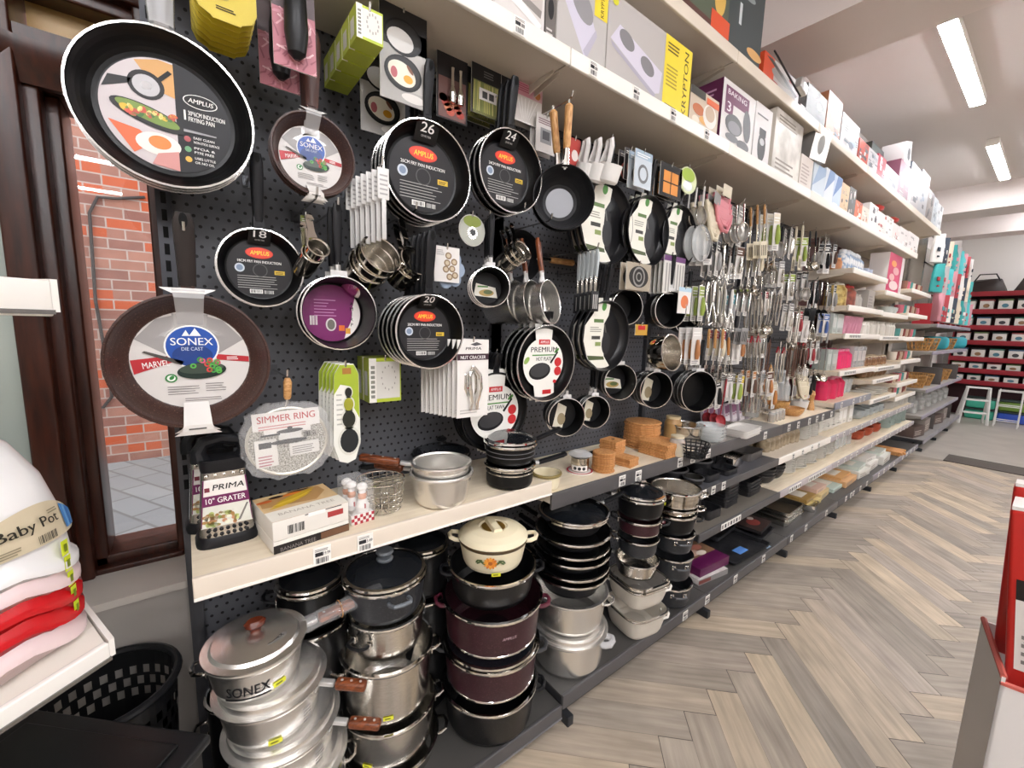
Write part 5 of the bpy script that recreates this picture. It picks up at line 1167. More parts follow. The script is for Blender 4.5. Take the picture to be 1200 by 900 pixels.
def d_egg(b, w, h):
    b.rect(-w/2, -h/2, w/2, h/2, K('dcd8d4', .5), 1)
    for x, y in ((0, .05), (.28, .1), (-.05, -.15), (.2, -.12), (.05, .28), (.32, -.32), (.1, -.38)): b.ell(x*w, y*h*.9, w*.13, h*.10, K('8a7358', .5), 2, 14); b.ell(x*w, y*h*.9, w*.08, h*.06, K('c5b59a', .5), 3, 12)
    b.lines(-w*.42, h*.25, -w*.1, h*.42, 4, K('9a9694', .5), 2)
def x_egg(t, w, h):
    b = MB(); b.M = FACE.to_4x4()
    for i in range(7):
        a = 2*PI*i/7; b.prism([(w*.15+w*.42*math.cos(a)+w*.26*math.cos(q), -h*.1+h*.36*math.sin(a)+h*.22*math.sin(q)) for q in [2*PI*j/14 for j in range(14)]], -.02, -.012, clear('blue_silicone', 'b9cbe2', .55, .3))
    b.build('mould', t)
card('egg_mould_card', 'white card on a pale blue petal mould, right of the steel milk pans', 'tool card', (509, 287, 538, 332), -.26, d_egg, 1, extra=x_egg)
# white slotted clips hung in a bundle
c = P(447, 200, -.31)
for i in range(7):
    t = thing('basting_brush', 'white slotted plastic spatula, %s in the bundle left of the pan marked twenty-six' % ORD[i], 'spatula', (c.x-.007*i+.004, c.y+.02*i, c.z-.002*i))
    b = MB(); b.box((0, 0, -.03), (.030, .005, .075), K('dcdad8', .4), .002)
    for k in range(5): b.at(T3((0, -.0026, -.055+.011*k), FACE)).rect(-.010, -.002, .010, .002, K('a9a7a6', .5), 1)
    b.build('blade', t); MB().box((.001, 0, -.115), (.012, .005, .10), K('c9c7c5', .4), .002).build('handle', t)
hook(c.x, c.z+.01, -.32, 'chrome hook holding the white slotted spatulas')
# measuring spoon cards, simmer ring, nut crackers
def d_spoons(b, w, h):
    b.poly([(-w*.5, -h*.30), (-w*.42, h*.40), (-w*.2, h*.5), (w*.3, h*.5), (w*.48, h*.40), (w*.5, -h*.30), (w*.3, -h*.47), (0, -h*.5), (-w*.3, -h*.47)], K('e6e5dc', .45), 1)
    b.poly([(-w*.42, h*.40), (-w*.2, h*.49), (w*.3, h*.49), (w*.47, h*.40), (w*.48, -h*.05), (w*.2, h*.1), (w*.1, h*.28), (-w*.2, h*.3), (-w*.44, h*.2)], K('9fb32e', .45), 2)
    b.rect(-w*.12, h*.40, w*.2, h*.46, K('a5702e', .5), 3); b.lines(-w*.36, -h*.1, -w*.12, h*.24, 7, K('b8b7ae', .5), 3, .3)
    for y, r, m in ((.22, .13, '2b2b26'), (.10, .18, '9a9a2e'), (-.05, .24, '2f302a'), (-.27, .34, '26282a')):
        b.ell(w*.08, y*h, w*r*1.25, h*r*.42+.002, K('d8d7cc', .5), 3, 20); b.ell(w*.08, y*h, w*r, h*r*.36, K(m, .35), 4, 20)
card('measuring_spoon_card', 'green and white card of four black measuring spoons, front of its row', 'measuring spoons', (388, 427, 423, 540), -.24, d_spoons, 5, .022, shape=[(-.5, -.3), (-.3, -.47), (0, -.5), (.3, -.47), (.5, -.3), (.48, .4), (.3, .5), (-.2, .5), (-.42, .4)], what='%s measuring spoon card from the front of the green row', edge=K('c9c8c0', .4), dx=-.004)
sr = P(338, 515, -.23); t = thing('simmer_ring', 'round wire simmer ring in a clear bag with red lettered card', 'simmer ring', sr)
Rs = span(292, 386, 515, -.23)/2; b = MB(); b.M = FACE.to_4x4()
b.prism([(Rs*math.cos(q), Rs*.93*math.sin(q)-.004) for q in [2*PI*j/36 for j in range(36)]], -.006, 0, noisy('wire_mesh', '6a675f', 'd9d6cc', 260, .4, .4)); b.tube([(Rs*math.cos(q), Rs*.93*math.sin(q)-.004, 0) for q in [2*PI*j/36 for j in range(36)]], .004, K('d3cfc2', .3, .6), 6, closed=True); b.build('mesh_disc', t)
b = MB(); b.M = FACE.to_4x4(); b.tube([(-.004, Rs*.90, 0), (.0, Rs*1.05, 0), (.002, Rs*1.15, 0)], .003, WIRE, 6); b.tube([(.002, Rs*1.13, 0), (.002, Rs*1.2, 0), (.004, Rs*1.6, 0), (.004, Rs*1.72, 0)], [.006, .009, .010, .006], WOODL, 10); b.build('handle', t)
def pr_simmer(b):
    w, h = Rs*1.66, Rs*1.62
    b.rect(-w/2, h*.20, w/2, h*.5, K('e6e2dd', .45), 4); b.text('SIMMER RING', 0, h*.33, h*.115, K('b3262a', .5), 5, w=w*.86, align='c', bold=1); b.lines(-w*.42, h*.21, w*.42, h*.30, 2, K('c98a8a', .5), 5)
    b.poly([(-w*.35, h*.1), (-w*.02, h*.16), (w*.35, h*.1), (w*.35, h*.2), (-w*.35, h*.2)], K('e6e2dd', .45), 4)
    b.rect(-w*.14, h*.0, w*.2, h*.14, K('d9d6d2', .4), 5); b.ell(w*.03, h*.15, w*.2, h*.035, K('2a2a2c', .5), 6); b.ell(w*.03, h*.20, w*.04, h*.025, K('2a2a2c', .5), 6); b.rect(-w*.4, h*.10, -w*.12, h*.13, K('1d1d1f', .5), 6); b.ell(0, -h*.03, w*.28, h*.04, K('1d1d1f', .5), 6)
    b.rect(-w*.5, -h*.42, -w*.18, h*.05, K('e0dcd6', .45), 4); b.rect(-w*.44, -h*.1, -w*.26, h*.0, K('2a2a2c', .5), 5); b.lines(-w*.46, -h*.40, -w*.22, -h*.2, 4, K('b0707a', .5), 5); b.rect(w*.0, -h*.3, w*.46, -h*.08, K('dedad4', .45), 4); b.lines(w*.04, -h*.27, w*.42, -h*.12, 4, K('8a8682', .5), 5); b.bars(w*.24, h*.0, w*.42, h*.09, BLK, 5)
b = MB(); b.M = FACE.to_4x4() @ Matrix.Rotation(.04, 4, 'Z') @ Matrix.Translation((0, .002, .003)); pr_simmer(b); b.build('printed_card', t)
b = MB(); b.M = FACE.to_4x4(); rn = random.Random(6); b.prism([((Rs*1.12+rn.uniform(-.006, .006))*math.copysign(abs(math.cos(q))**.7, math.cos(q)), (Rs*1.06+rn.uniform(-.005, .005))*math.copysign(abs(math.sin(q))**.7, math.sin(q))) for q in [2*PI*j/40 for j in range(40)]], -.012, .010, FILM); b.build('clear_bag', t)
hook(sr.x+.004, sr.z+Rs*1.72, -.235, 'chrome hook holding the simmer ring by its wooden handle')
def d_nut(b, w, h):
    b.rect(-w/2, -h/2, w/2, h/2, K('e3dfda', .5), 1); b.text('PRIMA', 0, h*.37, h*.035, BLK, 2, w=w*.5, align='c', slant=.2); b.poly([(-w*.1, h*.44), (w*.1, h*.47), (w*.28, h*.44), (w*.05, h*.42)], K('4a4a4e', .5), 2); b.rect(-w/2, h*.24, w/2, h*.32, K('3a1f2c', .5), 2); b.text('NUT CRACKER', 0, h*.255, h*.042, WHITE, 3, w=w*.8, align='c')
    b.lines(-w*.4, -h*.45, w*.3, -h*.38, 2, K('b5b0ab', .5), 2)
def x_nut(t, w, h):
    for s in (-1, 1):
        b = MB(); b.tube([(-w*.05, -.008, h*.17), (s*w*.16-.002, -.011, h*.05), (s*w*.17, -.011, -h*.12), (s*w*.08, -.010, -h*.3), (s*w*.10, -.008, -h*.40)], [.005, .008, .009, .006, .004], CHROME, 10); b.build('arm', t)
card('nut_cracker_card', 'white nut cracker card at the front of its long row', 'nut cracker', (536, 398, 571, 486), -.33, d_nut, 9, .017, extra=x_nut, what='%s nut cracker card from the front of the long row', dx=-.006)
card('grocery_card', 'dark card with pale tag hung left of the steel coffee pot', 'tool card', (352, 252, 366, 290), -.12, d_tool('b9b08a', '3a3a34', '8a9a3a'), 1)
for (x, y, hh, lab) in ((437, 240, .10, 'left'), (470, 235, .09, 'right')):
    c = P(x, y, -.16); t = thing('kitchen_knife', 'black handled tool hung behind the steel milk pans, %s one' % lab, 'kitchen tool', c)
    b = MB(); b.tube([(0, 0, .02), (0, 0, -.09)], [.009, .011], BLACKP, 8); b.build('handle', t); b = MB(); b.box((0, 0, -.14), (.022, .002, .10), STEEL); b.build('blade', t)
card('mesh_card', 'dark card with coiled strainer, right of the slotted turners', 'tool card', (735, 306, 761, 342), -.30, lambda b, w, h: (b.rect(-w/2, -h/2, w/2, h/2, K('a89c8a', .5), 1), b.ell(0, 0, w*.4, h*.4, K('2a2826', .5), 2), b.ring(0, 0, w*.2, w*.25, K('8d8a86', .4), 3), b.ring(0, 0, w*.08, w*.12, K('8d8a86', .4), 3)), 2, .03)
card('skewer_card', 'white card of skewers with purple top, above the right saucepans', 'tool card', (779, 298, 800, 346), -.29, lambda b, w, h: (b.rect(-w/2, -h/2, w/2, h/2, K('d9d6d0', .45), 1), b.rect(-w/2, h*.36, w/2, h/2, K('6a3a72', .5), 2), [b.rect(-w*.4+i*w*.13, -h*.45, -w*.34+i*w*.13, h*.3, K('9a9994', .4), 2) for i in range(7)]), 4, .022, what='%s skewer card behind the purple topped one')
card('vegetable_brush_card', 'white card with an orange carrot picture beside the right saucepans', 'tool card', (796, 336, 808, 368), -.33, lambda b, w, h: (b.rect(-w/2, -h/2, w/2, h/2, K('e6e2de', .45), 1), b.ell(0, -h*.05, w*.3, h*.25, K('d9794a', .5), 2), b.rect(-w/2, h*.34, w/2, h/2, K('b5d0e0', .5), 2)), 1)
for i in range(3):
    card('coaster_card', ['square yellow card low under the leaf sleeved pan', 'second yellow card behind the square one under the leaf sleeve', 'third yellow card behind the square one under the leaf sleeve'][i], 'tool card', (745, 380, 758, 393), -.26+.03*i, lambda b, w, h: (b.rect(-w/2, -h/2, w/2, h/2, K('c99a3a', .5), 1), b.rect(-w*.3, 0, w*.3, h*.4, RED, 2)), 1)
# ================================================================== hanging utensils
PALETTE = dict(steel=STEEL, black=K('1b1b1d', .4), white=K('dedad5', .4), lime=K('93a648', .4), red=K('a03038', .4), teal=K('4a98a5', .4), grey=K('8b8987', .4), pink=K('cf7f88', .45), orange=K('b87c4e', .45), wood=WOODL, amber=K('b97a3e', .45), clear=GLASSY, purple=K('7a3a72', .45), cream=K('d8cdb4', .45), blue=K('4a64a0', .45), brown=K('5d4032', .45), yellow=K('d6b83a', .45))
def u_turner(t, m, hm, s):
    b = MB(); b.tube([(0, 0, 0), (0, 0, -.02), (0, -.002, -.10)], [.005, .008, .007], hm, 8, flat=.6); b.build('handle', t)
    b = MB(); b.tube([(0, -.002, -.098), (0, 0, -.19)], .003, m, 6); b.box((0, -.002, -.235), (.05, .003, .09), m, .001)
    for i in range(4): b.at(T3((0, -.0036, 0), FACE)).rect(-.018+i*.010, -.265, -.014+i*.010, -.21, K('0d0d0e', .8), 1)
    b.build('head', t)
def u_ladle(t, m, hm, s):
    b = MB(); b.tube([(0, 0, 0), (0, 0, -.02), (0, -.002, -.10)], [.004, .007, .006], hm, 8, flat=.6); b.build('handle', t)
    b = MB(); b.tube([(0, -.002, -.098), (0, 0, -.20)], .003, m, 6); b.at(T3((0, -.012, -.23), RX(70))).lathe([(.034, .0), (.032, -.012), (.02, -.024), (0, -.028)], m, 18); b.build('head', t)
def u_whisk(t, m, hm, s):
    b = MB(); b.tube([(0, 0, 0), (0, 0, -.02), (0, 0, -.10)], [.004, .008, .007], hm, 8); b.build('handle', t)
    b = MB()
    for k in range(4):
        a = PI*k/4; b.tube([(.026*math.sin(PI*u)*math.cos(a)*(1 if u < 1 else 1)*q, .026*math.sin(PI*u)*math.sin(a)*q, -.10-.12*(1-abs(1-2*u))*1.0) for q, u in [(1 if v < .5 else -1, v) for v in [j/14 for j in range(15)]]], .0012, m, 4)
    b.build('wires', t)
def u_sieve(t, m, hm, s):
    b = MB(); b.tube([(0, 0, 0), (0, 0, -.09)], .005, hm, 8, flat=.6); b.build('handle', t)
    R = .04*s; b = MB(); b.M = T3((0, 0, -.09-R), FACE); b.tube([(R*math.cos(a), R*math.sin(a), 0) for a in [2*PI*j/20 for j in range(20)]], .0028, m, 6, closed=True); b.lathe([(R, 0), (R*.85, -.018), (R*.5, -.032), (0, -.038)], clear('sieve_mesh', 'a8a49e', .55, .35), 20); b.build('mesh_bowl', t)
def u_tongs(t, m, hm, s):
    b = MB()
    for q in (-1, 1): b.tube([(0, 0, 0), (q*.010, 0, -.04), (q*.014, 0, -.16), (q*.006, 0, -.22)], [.004, .006, .005, .007], m, 6)
    b.build('arms', t); b = MB(); b.tube([(-.012, 0, -.03), (0, 0, .006), (.012, 0, -.03)], .006, hm, 6); b.build('grip', t)
def u_pack(t, m, hm, s):
    w, h = .055*s, .17*s; b = MB(); b.M = FACE.to_4x4(); b.box((0, -h/2, -.002), (w, h, .003), PALETTE['white']); b.rect(-w*.48, -h*.28, w*.48, -h*.02, hm, 1); b.lines(-w*.4, -h*.22, w*.4, -h*.08, 2, WHITE, 2); b.lines(-w*.4, -h*.96, w*.3, -h*.86, 2, GREY, 1); b.build('card', t)
    b = MB(); b.tube([(0, -.008, -h*.32), (0, -.010, -h*.5), (0, -.010, -h*.7), (0, -.008, -h*.84)], [.006, .010*s, .012*s, .008], m, 8); b.build('tool', t)
def u_mitt(t, m, hm, s):
    b = MB(); w = .06*s
    for k in range(4): b.M = T3((0, .010-.007*k, -.028*k-.01)); b.tube([(-w, 0, 0), (-w*.8, -.004, -.05), (-w*.3, -.012, -.09), (w*.3, -.012, -.09), (w*.8, -.004, -.05), (w, 0, 0)], .010, m, 7); b.box((0, 0, -.035), (w*1.7, .012, .07), m, .005)
    b.build('cloth', t)
    b = MB(); b.M = FACE.to_4x4(); b.rect(-w*.6, -.02, w*.6, .035, hm, 30); b.build('header_card', t)
def u_lid(t, m, hm, s):
    R = .075*s; b = MB(); b.M = T3((0, 0, -R), FACE); b.lathe([(0, .012), (R*.7, .008), (R, 0), (R+.002, .001), (R, .004)], GLASSY, 28); b.tube([(R*math.cos(a), R*math.sin(a), 0) for a in [2*PI*j/28 for j in range(28)]], .003, hm, 6, closed=True); b.build('splash_disc', t)
def u_bottle(t, m, hm, s):
    b = MB(); b.M = T3((0, 0, -.17)); b.lathe([(0, 0), (.018*s, .002), (.020*s, .01), (.020*s, .11), (.008, .135), (.008, .15), (0, .15)], m, 14); b.build('body', t); b = MB(); b.M = T3((0, 0, -.022)); b.lathe([(.009, 0), (.010, .02), (0, .022)], hm, 12); b.build('cap', t)
UK = dict(turner=(u_turner, 'turner'), ladle=(u_ladle, 'ladle'), whisk=(u_whisk, 'whisk'), sieve=(u_sieve, 'strainer'), tongs=(u_tongs, 'tongs'), pack=(u_pack, 'tool pack'), mitt=(u_mitt, 'oven mitt'), lid=(u_lid, 'splash guard'), bottle=(u_bottle, 'bottle'))
def hang_row(spec, Y, z, xs, row, bay, n=3, dy=.034):
    for i, (kind, mc, hc, s) in enumerate(spec):
        f, cat = UK[kind]; lab = '%s %s%s, %%s, %s hook, %s utensil row, %s bay' % (mc if mc != 'clear' else 'clear plastic', cat, '' if hc == mc else ' with '+hc+' top', ORD[i], row, bay)
        t = thing(kind if kind not in ('pack', 'lid', 'mitt') else {'pack': 'tool_pack', 'lid': 'splash_guard', 'mitt': 'oven_mitt'}[kind], lab % 'front one', cat, (xs[i]+random.uniform(-.012, .012), Y+random.uniform(-.04, .03), z+random.uniform(-.04, .03)), RZ(random.uniform(-25, 12)) @ RY(random.uniform(-6, 6)))
        f(t, PALETTE[mc], PALETTE[hc], s); hook(t.location.x, t.location.z+.004, t.location.y, 'chrome hook %s of the %s utensil row, %s bay' % (ORD[i], row, bay))
        for k in range(1, n): dup(t, t.location+Vector((random.uniform(-.004, .004)-.004*k, dy*k, random.uniform(-.004, .004))), None, lab % (ORD[k]+' one'))
# slotted turners with pale handles between the leaf sleeved pans
for i in range(5):
    c = P(699, 292, -.30); t = thing('slotted_turner', 'black slotted turner with pale blue grey handle, %s of the row by the aluminium pans' % (ORD[i] if i else 'front'), 'turner', (c.x+.004, c.y+.022*i, c.z-.002*i))
    b = MB(); b.tube([(0, 0, .0), (0, -.003, -.03), (0, 0, -.10)], [.008, .012, .009], K('b9c0c2', .35), 8, flat=.6); b.build('handle', t)
    b = MB(); b.box((0, 0, -.13), (.014, .004, .07), STEEL, .001); b.box((0, -.001, -.19), (.044, .004, .075), K('242426', .4), .002)
    for k in range(3): b.at(T3((0, -.0034, 0), FACE)).rect(-.013+k*.010, -.218, -.008+k*.010, -.165, K('b5b3b0', .5), 1)
    b.build('head', t)
hook(P(699, 292, -.30).x, P(699, 292, -.30).z, -.31, 'chrome hook holding the black slotted turners')
row = lambda a, b_, n: [a+(b_-a)*(i+.5)/n for i in range(n)]
Yh = -.27
hang_row([('sieve', 'steel', 'white', 1.1), ('mitt', 'cream', 'grey', 1.1), ('mitt', 'pink', 'cream', 1.15), ('sieve', 'steel', 'steel', 1.2), ('pack', 'steel', 'grey', 1.2), ('turner', 'cream', 'wood', 1), ('ladle', 'steel', 'grey', 1), ('pack', 'lime', 'cream', 1.2), ('ladle', 'steel', 'black', 1), ('sieve', 'steel', 'black', 1.2)], -.30, 2.12, row(1.92, 2.96, 10), 'top', 'third')
hang_row([('lid', 'clear', 'grey', 1.1), ('pack', 'black', 'grey', 1.0), ('pack', 'grey', 'black', 1.0), ('whisk', 'steel', 'steel', 1), ('whisk', 'steel', 'black', 1), ('pack', 'steel', 'brown', 1.0), ('ladle', 'steel', 'steel', 1), ('pack', 'cream', 'lime', .9), ('whisk', 'steel', 'wood', 1), ('sieve', 'steel', 'steel', 1.0), ('pack', 'steel', 'grey', .9)], -.27, 1.93, row(1.92, 2.98, 11), 'second', 'third')
hang_row([('pack', 'lime', 'lime', 1.0), ('whisk', 'steel', 'steel', 1), ('tongs', 'steel', 'grey', 1), ('whisk', 'steel', 'white', 1), ('pack', 'grey', 'teal', 1.1), ('turner', 'grey', 'steel', 1), ('pack', 'grey', 'lime', .9), ('tongs', 'steel', 'steel', 1), ('pack', 'steel', 'red', .8), ('ladle', 'steel', 'steel', 1), ('tongs', 'steel', 'white', 1)], -.29, 1.70, row(1.96, 2.98, 11), 'third', 'third')
hang_row([('pack', 'orange', 'white', 1.1), ('tongs', 'steel', 'black', 1), ('turner', 'steel', 'wood', 1), ('pack', 'cream', 'red', 1), ('whisk', 'steel', 'amber', 1), ('pack', 'white', 'blue', 1.1), ('pack', 'orange', 'red', 1), ('tongs', 'steel', 'red', 1), ('turner', 'clear', 'grey', 1), ('pack', 'steel', 'cream', 1), ('tongs', 'brown', 'black', 1)], -.28, 1.46, row(1.98, 2.98, 11), 'fourth', 'third')
hang_row([('pack', 'black', 'black', 1.0), ('ladle', 'red', 'red', 1), ('pack', 'white', 'grey', .9), ('pack', 'lime', 'grey', 1), ('pack', 'yellow', 'yellow', .9), ('pack', 'brown', 'amber', .9), ('tongs', 'steel', 'grey', 1), ('whisk', 'steel', 'steel', 1), ('pack', 'orange', 'brown', .9), ('tongs', 'cream', 'wood', 1)], -.30, 1.22, row(2.22, 2.98, 10), 'lowest', 'third')
hang_row([('pack', 'steel', 'grey', 1.1), ('turner', 'cream', 'cream', 1), ('pack', 'lime', 'lime', 1.1), ('ladle', 'steel', 'black', 1), ('sieve', 'clear', 'steel', 1.2), ('pack', 'black', 'black', 1.2), ('lid', 'clear', 'black', .9), ('pack', 'brown', 'black', 1.0)], -.29, 2.12, row(3.02, 3.95, 8), 'top', 'fourth', 2)
hang_row([('tongs', 'steel', 'steel', 1), ('pack', 'steel', 'lime', 1), ('sieve', 'steel', 'grey', 1.1), ('pack', 'steel', 'black', 1), ('turner', 'black', 'black', 1), ('pack', 'black', 'grey', 1.1), ('ladle', 'black', 'steel', 1), ('pack', 'grey', 'black', 1.1)], -.28, 1.86, row(3.02, 3.95, 8), 'second', 'fourth', 2)
hang_row([('pack', 'steel', 'grey', 1), ('tongs', 'steel', 'steel', 1), ('ladle', 'steel', 'steel', 1), ('pack', 'red', 'red', 1), ('pack', 'white', 'white', 1.1), ('whisk', 'steel', 'grey', 1), ('pack', 'blue', 'blue', 1), ('tongs', 'grey', 'grey', 1)], -.28, 1.62, row(3.02, 3.95, 8), 'third', 'fourth', 2)
hang_row([('tongs', 'steel', 'red', 1), ('turner', 'clear', 'steel', 1), ('tongs', 'brown', 'steel', 1), ('whisk', 'steel', 'brown', 1), ('tongs', 'brown', 'red', 1), ('pack', 'red', 'brown', 1), ('pack', 'grey', 'grey', 1), ('ladle', 'steel', 'grey', 1)], -.28, 1.38, row(3.02, 3.95, 8), 'fourth', 'fourth', 2)
hang_row([('pack', 'amber', 'cream', 1.1), ('bottle', 'clear', 'white', 1), ('pack', 'grey', 'red', .9), ('mitt', 'cream', 'white', .7), ('pack', 'black', 'black', 1), ('bottle', 'black', 'steel', 1)], -.26, 1.16, row(3.05, 3.95, 6), 'lowest', 'fourth', 2)
# ================================================================== boxes on the two high shelves
def pkg(bgc, ops, rough=.4):
    def f(b, w, h):
        if bgc: b.rect(-w/2, -h/2, w/2, h/2, K(bgc, rough), 1)
        for k, o in enumerate(ops):
            q = o[0]; L = 1.5+k*min(.6, 4/max(1, len(ops)))
            if q == 'r': b.rect(o[1]*w, o[2]*h, o[3]*w, o[4]*h, K(o[5], rough), L)
            elif q == 'e': b.ell(o[1]*w, o[2]*h, o[3]*w, o[4]*h, K(o[5], rough), L, 20, rot=o[6] if len(o) > 6 else 0)
            elif q == 'p': b.poly([(x*w, y*h) for x, y in o[1]], K(o[2], rough), L)
            elif q == 't': b.text(o[1], o[2]*w, o[3]*h, o[4]*h, K(o[6], rough), L, w=o[5]*w if len(o) < 8 else o[5]*h, align='l', rot=o[7] if len(o) > 7 else 0)
            elif q == 'l': b.lines(o[1]*w, o[2]*h, o[3]*w, o[4]*h, o[5], K(o[6], rough), L)
    return f
def dk(h, f): return ''.join('%02x' % max(0, min(255, int(int(h[i:i+2], 16)*f))) for i in (0, 2, 4))
def busy(c1, c2, seed, n=16):                      # a crowded retail print
    r = random.Random(seed); cs = [c2, dk(c2, .7), dk(c1, .86), dk(c1, 1.1), '5b5c60', 'efece8', dk(c2, 1.15)]
    ops = []
    for i in range(n):
        x, y, w, h = r.uniform(-.42, .3), r.uniform(-.45, .38), r.uniform(.06, .32), r.uniform(.03, .2); c = r.choice(cs)
        k = r.random()
        if k < .4: ops.append(('r', x, y, min(.48, x+w), min(.48, y+h), c))
        elif k < .7: ops.append(('e', max(-.3, min(.3, x)), max(-.35, min(.35, y)), w*.5, h*.6, c))
        else: ops.append(('l', x, y, min(.46, x+w*1.4), min(.47, y+h), 3, r.choice(['4b4c50', c2, '8d8a88'])))
    return pkg(c1, ops)
Z1, Z2 = 2.2925, 2.6645
def hibox(label, x0, x1, yt, z, body, front=None, left=None, depth=.26, Y=-.352, name='boxed_appliance', cat='box', h=None, rot=None, bottom=None):
    a, b_ = xs_at((x0, x1), Y, z)
    if h is None: h = P(x0, yt, Y).z-z
    return carton(name, label, b_-a-.002, depth, h, ((a+b_)/2, Y+depth/2, z), rot, K(body, .45), front, left, cat=cat)
hob = lambda x, s: [('p', [(x-.13*s, .02), (x+.10*s, .30), (x+.20*s, .02), (x+.02*s, -.28)], 'd9d5de'), ('e', x+.03*s, .05, .07*s, .10, '7a787c')]
hibox('purple and white appliance box at the left end of the lower high shelf', 500, 577, -60, Z1, 'd5c9d2', pkg('7d4a72', [('r', -.5, -.42, .3, .5, 'd9cfd6'), ('l', -.4, -.3, .2, .1, 4, '8a6a86')]), h=.25)
hibox('pale box with a picture of a steam iron sole', 578, 637, -60, Z1, 'cfcac8', pkg('d6d1ce', [('p', [(-.45, .5), (.3, .45), (.48, .1), (.44, -.25), (-.45, -.1)], 'c3bbb6'), ('p', [(-.48, .3), (-.2, .45), (.35, -.1), (.1, -.12)], 'ded8d4'), ('p', [(-.48, -.14), (.42, -.30), (.44, -.22), (-.42, -.08)], '8a8480'), ('p', [(-.48, -.12), (-.40, -.10), (.44, -.36), (.40, -.42), (-.48, -.22)], 'efebe8')]), h=.26)
hibox('narrow dark printed box between the iron box and the single hob box', 638, 650, -40, Z1, '5b5653', pkg('6b6561', [('e', 0, .2, .3, .12, '2a2a2c'), ('e', 0, -.1, .3, .12, '2a2a2c'), ('l', -.4, -.45, .3, -.3, 3, 'cfcac6')]), h=.24)
hibox('grey box picturing a single hot plate, yellow strip at its edge', 651, 708, -40, Z1, 'cdc8c4', pkg('b9b5b2', [('p', [(-.45, .15), (-.1, .42), (.3, -.12), (.05, -.42)], 'cbc7d6'), ('e', -.02, .12, .26, .14, '8f8d90', -.7), ('p', [(.02, -.36), (.1, -.42), (.3, -.12), (.27, -.05)], 'b2aebd'), ('r', .22, .1, .5, .5, 'e8cf3a'), ('t', 'KRYPTON', .42, .12, .06, .34, '5b4a1a', PI/2), ('l', -.45, -.48, -.1, -.42, 2, '6a6663')]), h=.262)
hibox('big grey and yellow box picturing a twin hot plate', 709, 805, 0, Z1, 'd0cbc7', pkg('b7b2af', [('p', [(-.47, -.02), (-.38, .20), (.12, -.04), (.10, -.32), (.04, -.36)], 'cfcad8'), ('e', -.30, .07, .085, .10, '807e82', -.3), ('e', -.06, -.08, .085, .10, '807e82', -.3), ('p', [(-.47, -.04), (-.45, -.10), (.04, -.42), (.05, -.36)], 'aaa6b4'), ('r', .14, -.5, .5, .5, 'ead23c'), ('t', 'KRYPTON', .455, -.44, .11, .88, '4a3d16', PI/2), ('l', .17, -.15, .33, .15, 6, 'a8942e'), ('l', .17, .30, .33, .44, 3, '5b4a1a'), ('l', .17, -.44, .36, -.38, 2, '4a3d16'), ('e', -.44, .42, .03, .05, 'd8d43a')]), h=.262)
food = [('r', -.5, -.5, .5, .5, 'c9b8a4'), ('e', -.2, 0, .2, .14, 'b5653a'), ('e', .0, -.2, .16, .1, 'd9a35a'), ('e', .2, -.02, .24, .3, 'e6e0d8'), ('e', .2, .05, .17, .2, 'c0a890'), ('e', -.28, -.28, .12, .1, 'e3d6c6'), ('r', -.5, .3, .0, .5, '3b3a34'), ('r', .05, .26, .5, .42, 'd9602e')]
hibox('small food picture box with a white bowl, beside the yellow one', 806, 839, 95, Z1, '6a5a48', pkg('8a7a64', food), depth=.2)
hibox('white baking box with purple label and grey measuring scoops', 842, 879, 84, Z1, 'e0dcd9', pkg('dcd8d6', [('r', -.42, .18, .30, .42, '6a2a52'), ('t', 'BAKING', -.36, .30, .08, .58, 'efe6ec'), ('r', -.42, .0, -.18, .24, '6a2a52'), ('t', '3', -.36, .04, .15, .11, 'efe6ec'), ('e', -.12, -.12, .26, .16, '4e4e52'), ('e', -.1, -.16, .19, .10, '7f7f84'), ('e', .28, -.02, .12, .26, '55555a', .2), ('e', -.15, -.33, .2, .06, '67676c'), ('e', .2, -.36, .2, .08, '55555a')]), pkg('5c2548', [('l', -.4, .2, .4, .4, 3, 'c9a0ba')]), depth=.22)
hibox('white box with a black flask picture', 880, 899, 112, Z1, 'dcd8d7', pkg('d9d5d4', [('e', 0, -.18, .24, .26, '232325'), ('r', -.2, .0, .2, .12, '232325'), ('e', 0, -.1, .14, .06, 'bdbdc0'), ('l', -.4, .3, .3, .36, 1, '3a3a3c')]), depth=.2)
FOIL = noisy('printed_silver', 'aaa49a', 'efeae2', 6, .3, .5)
hibox('big silver foil patterned box on the lower high shelf', 903, 934, 118, Z1, 'cfc8bd', lambda b, w, h: (b.rect(-w/2, -h/2, w/2, h/2, FOIL, 1), b.lines(-w*.4, h*.3, w*.3, h*.45, 3, K('8a8278', .5), 2), b.lines(-w*.4, -h*.4, w*.3, -h*.2, 3, K('8f877c', .5), 2)), depth=.24)
hibox('cream box with faint lettering right of the silver foil box', 935, 949, 176, Z1, 'dcd2c8', pkg('ddd3cb', [('l', -.4, -.3, .3, .3, 6, 'b5a59c')]), depth=.2)
aX = xs_at((950,), -.35, Z1)[0]
carton('boxed_appliance', 'tilted silver box perched on the cream and blue boxes', .16, .16, .17, (aX, -.29, Z1+.20), RX(8) @ RZ(-12), K('c9c6c2', .4), lambda b, w, h: (b.rect(-w/2, -h/2, w/2, h/2, FOIL, 1), b.ell(0, 0, w*.2, h*.3, K('8a8884', .4), 2)), pkg('8c8a88', []))
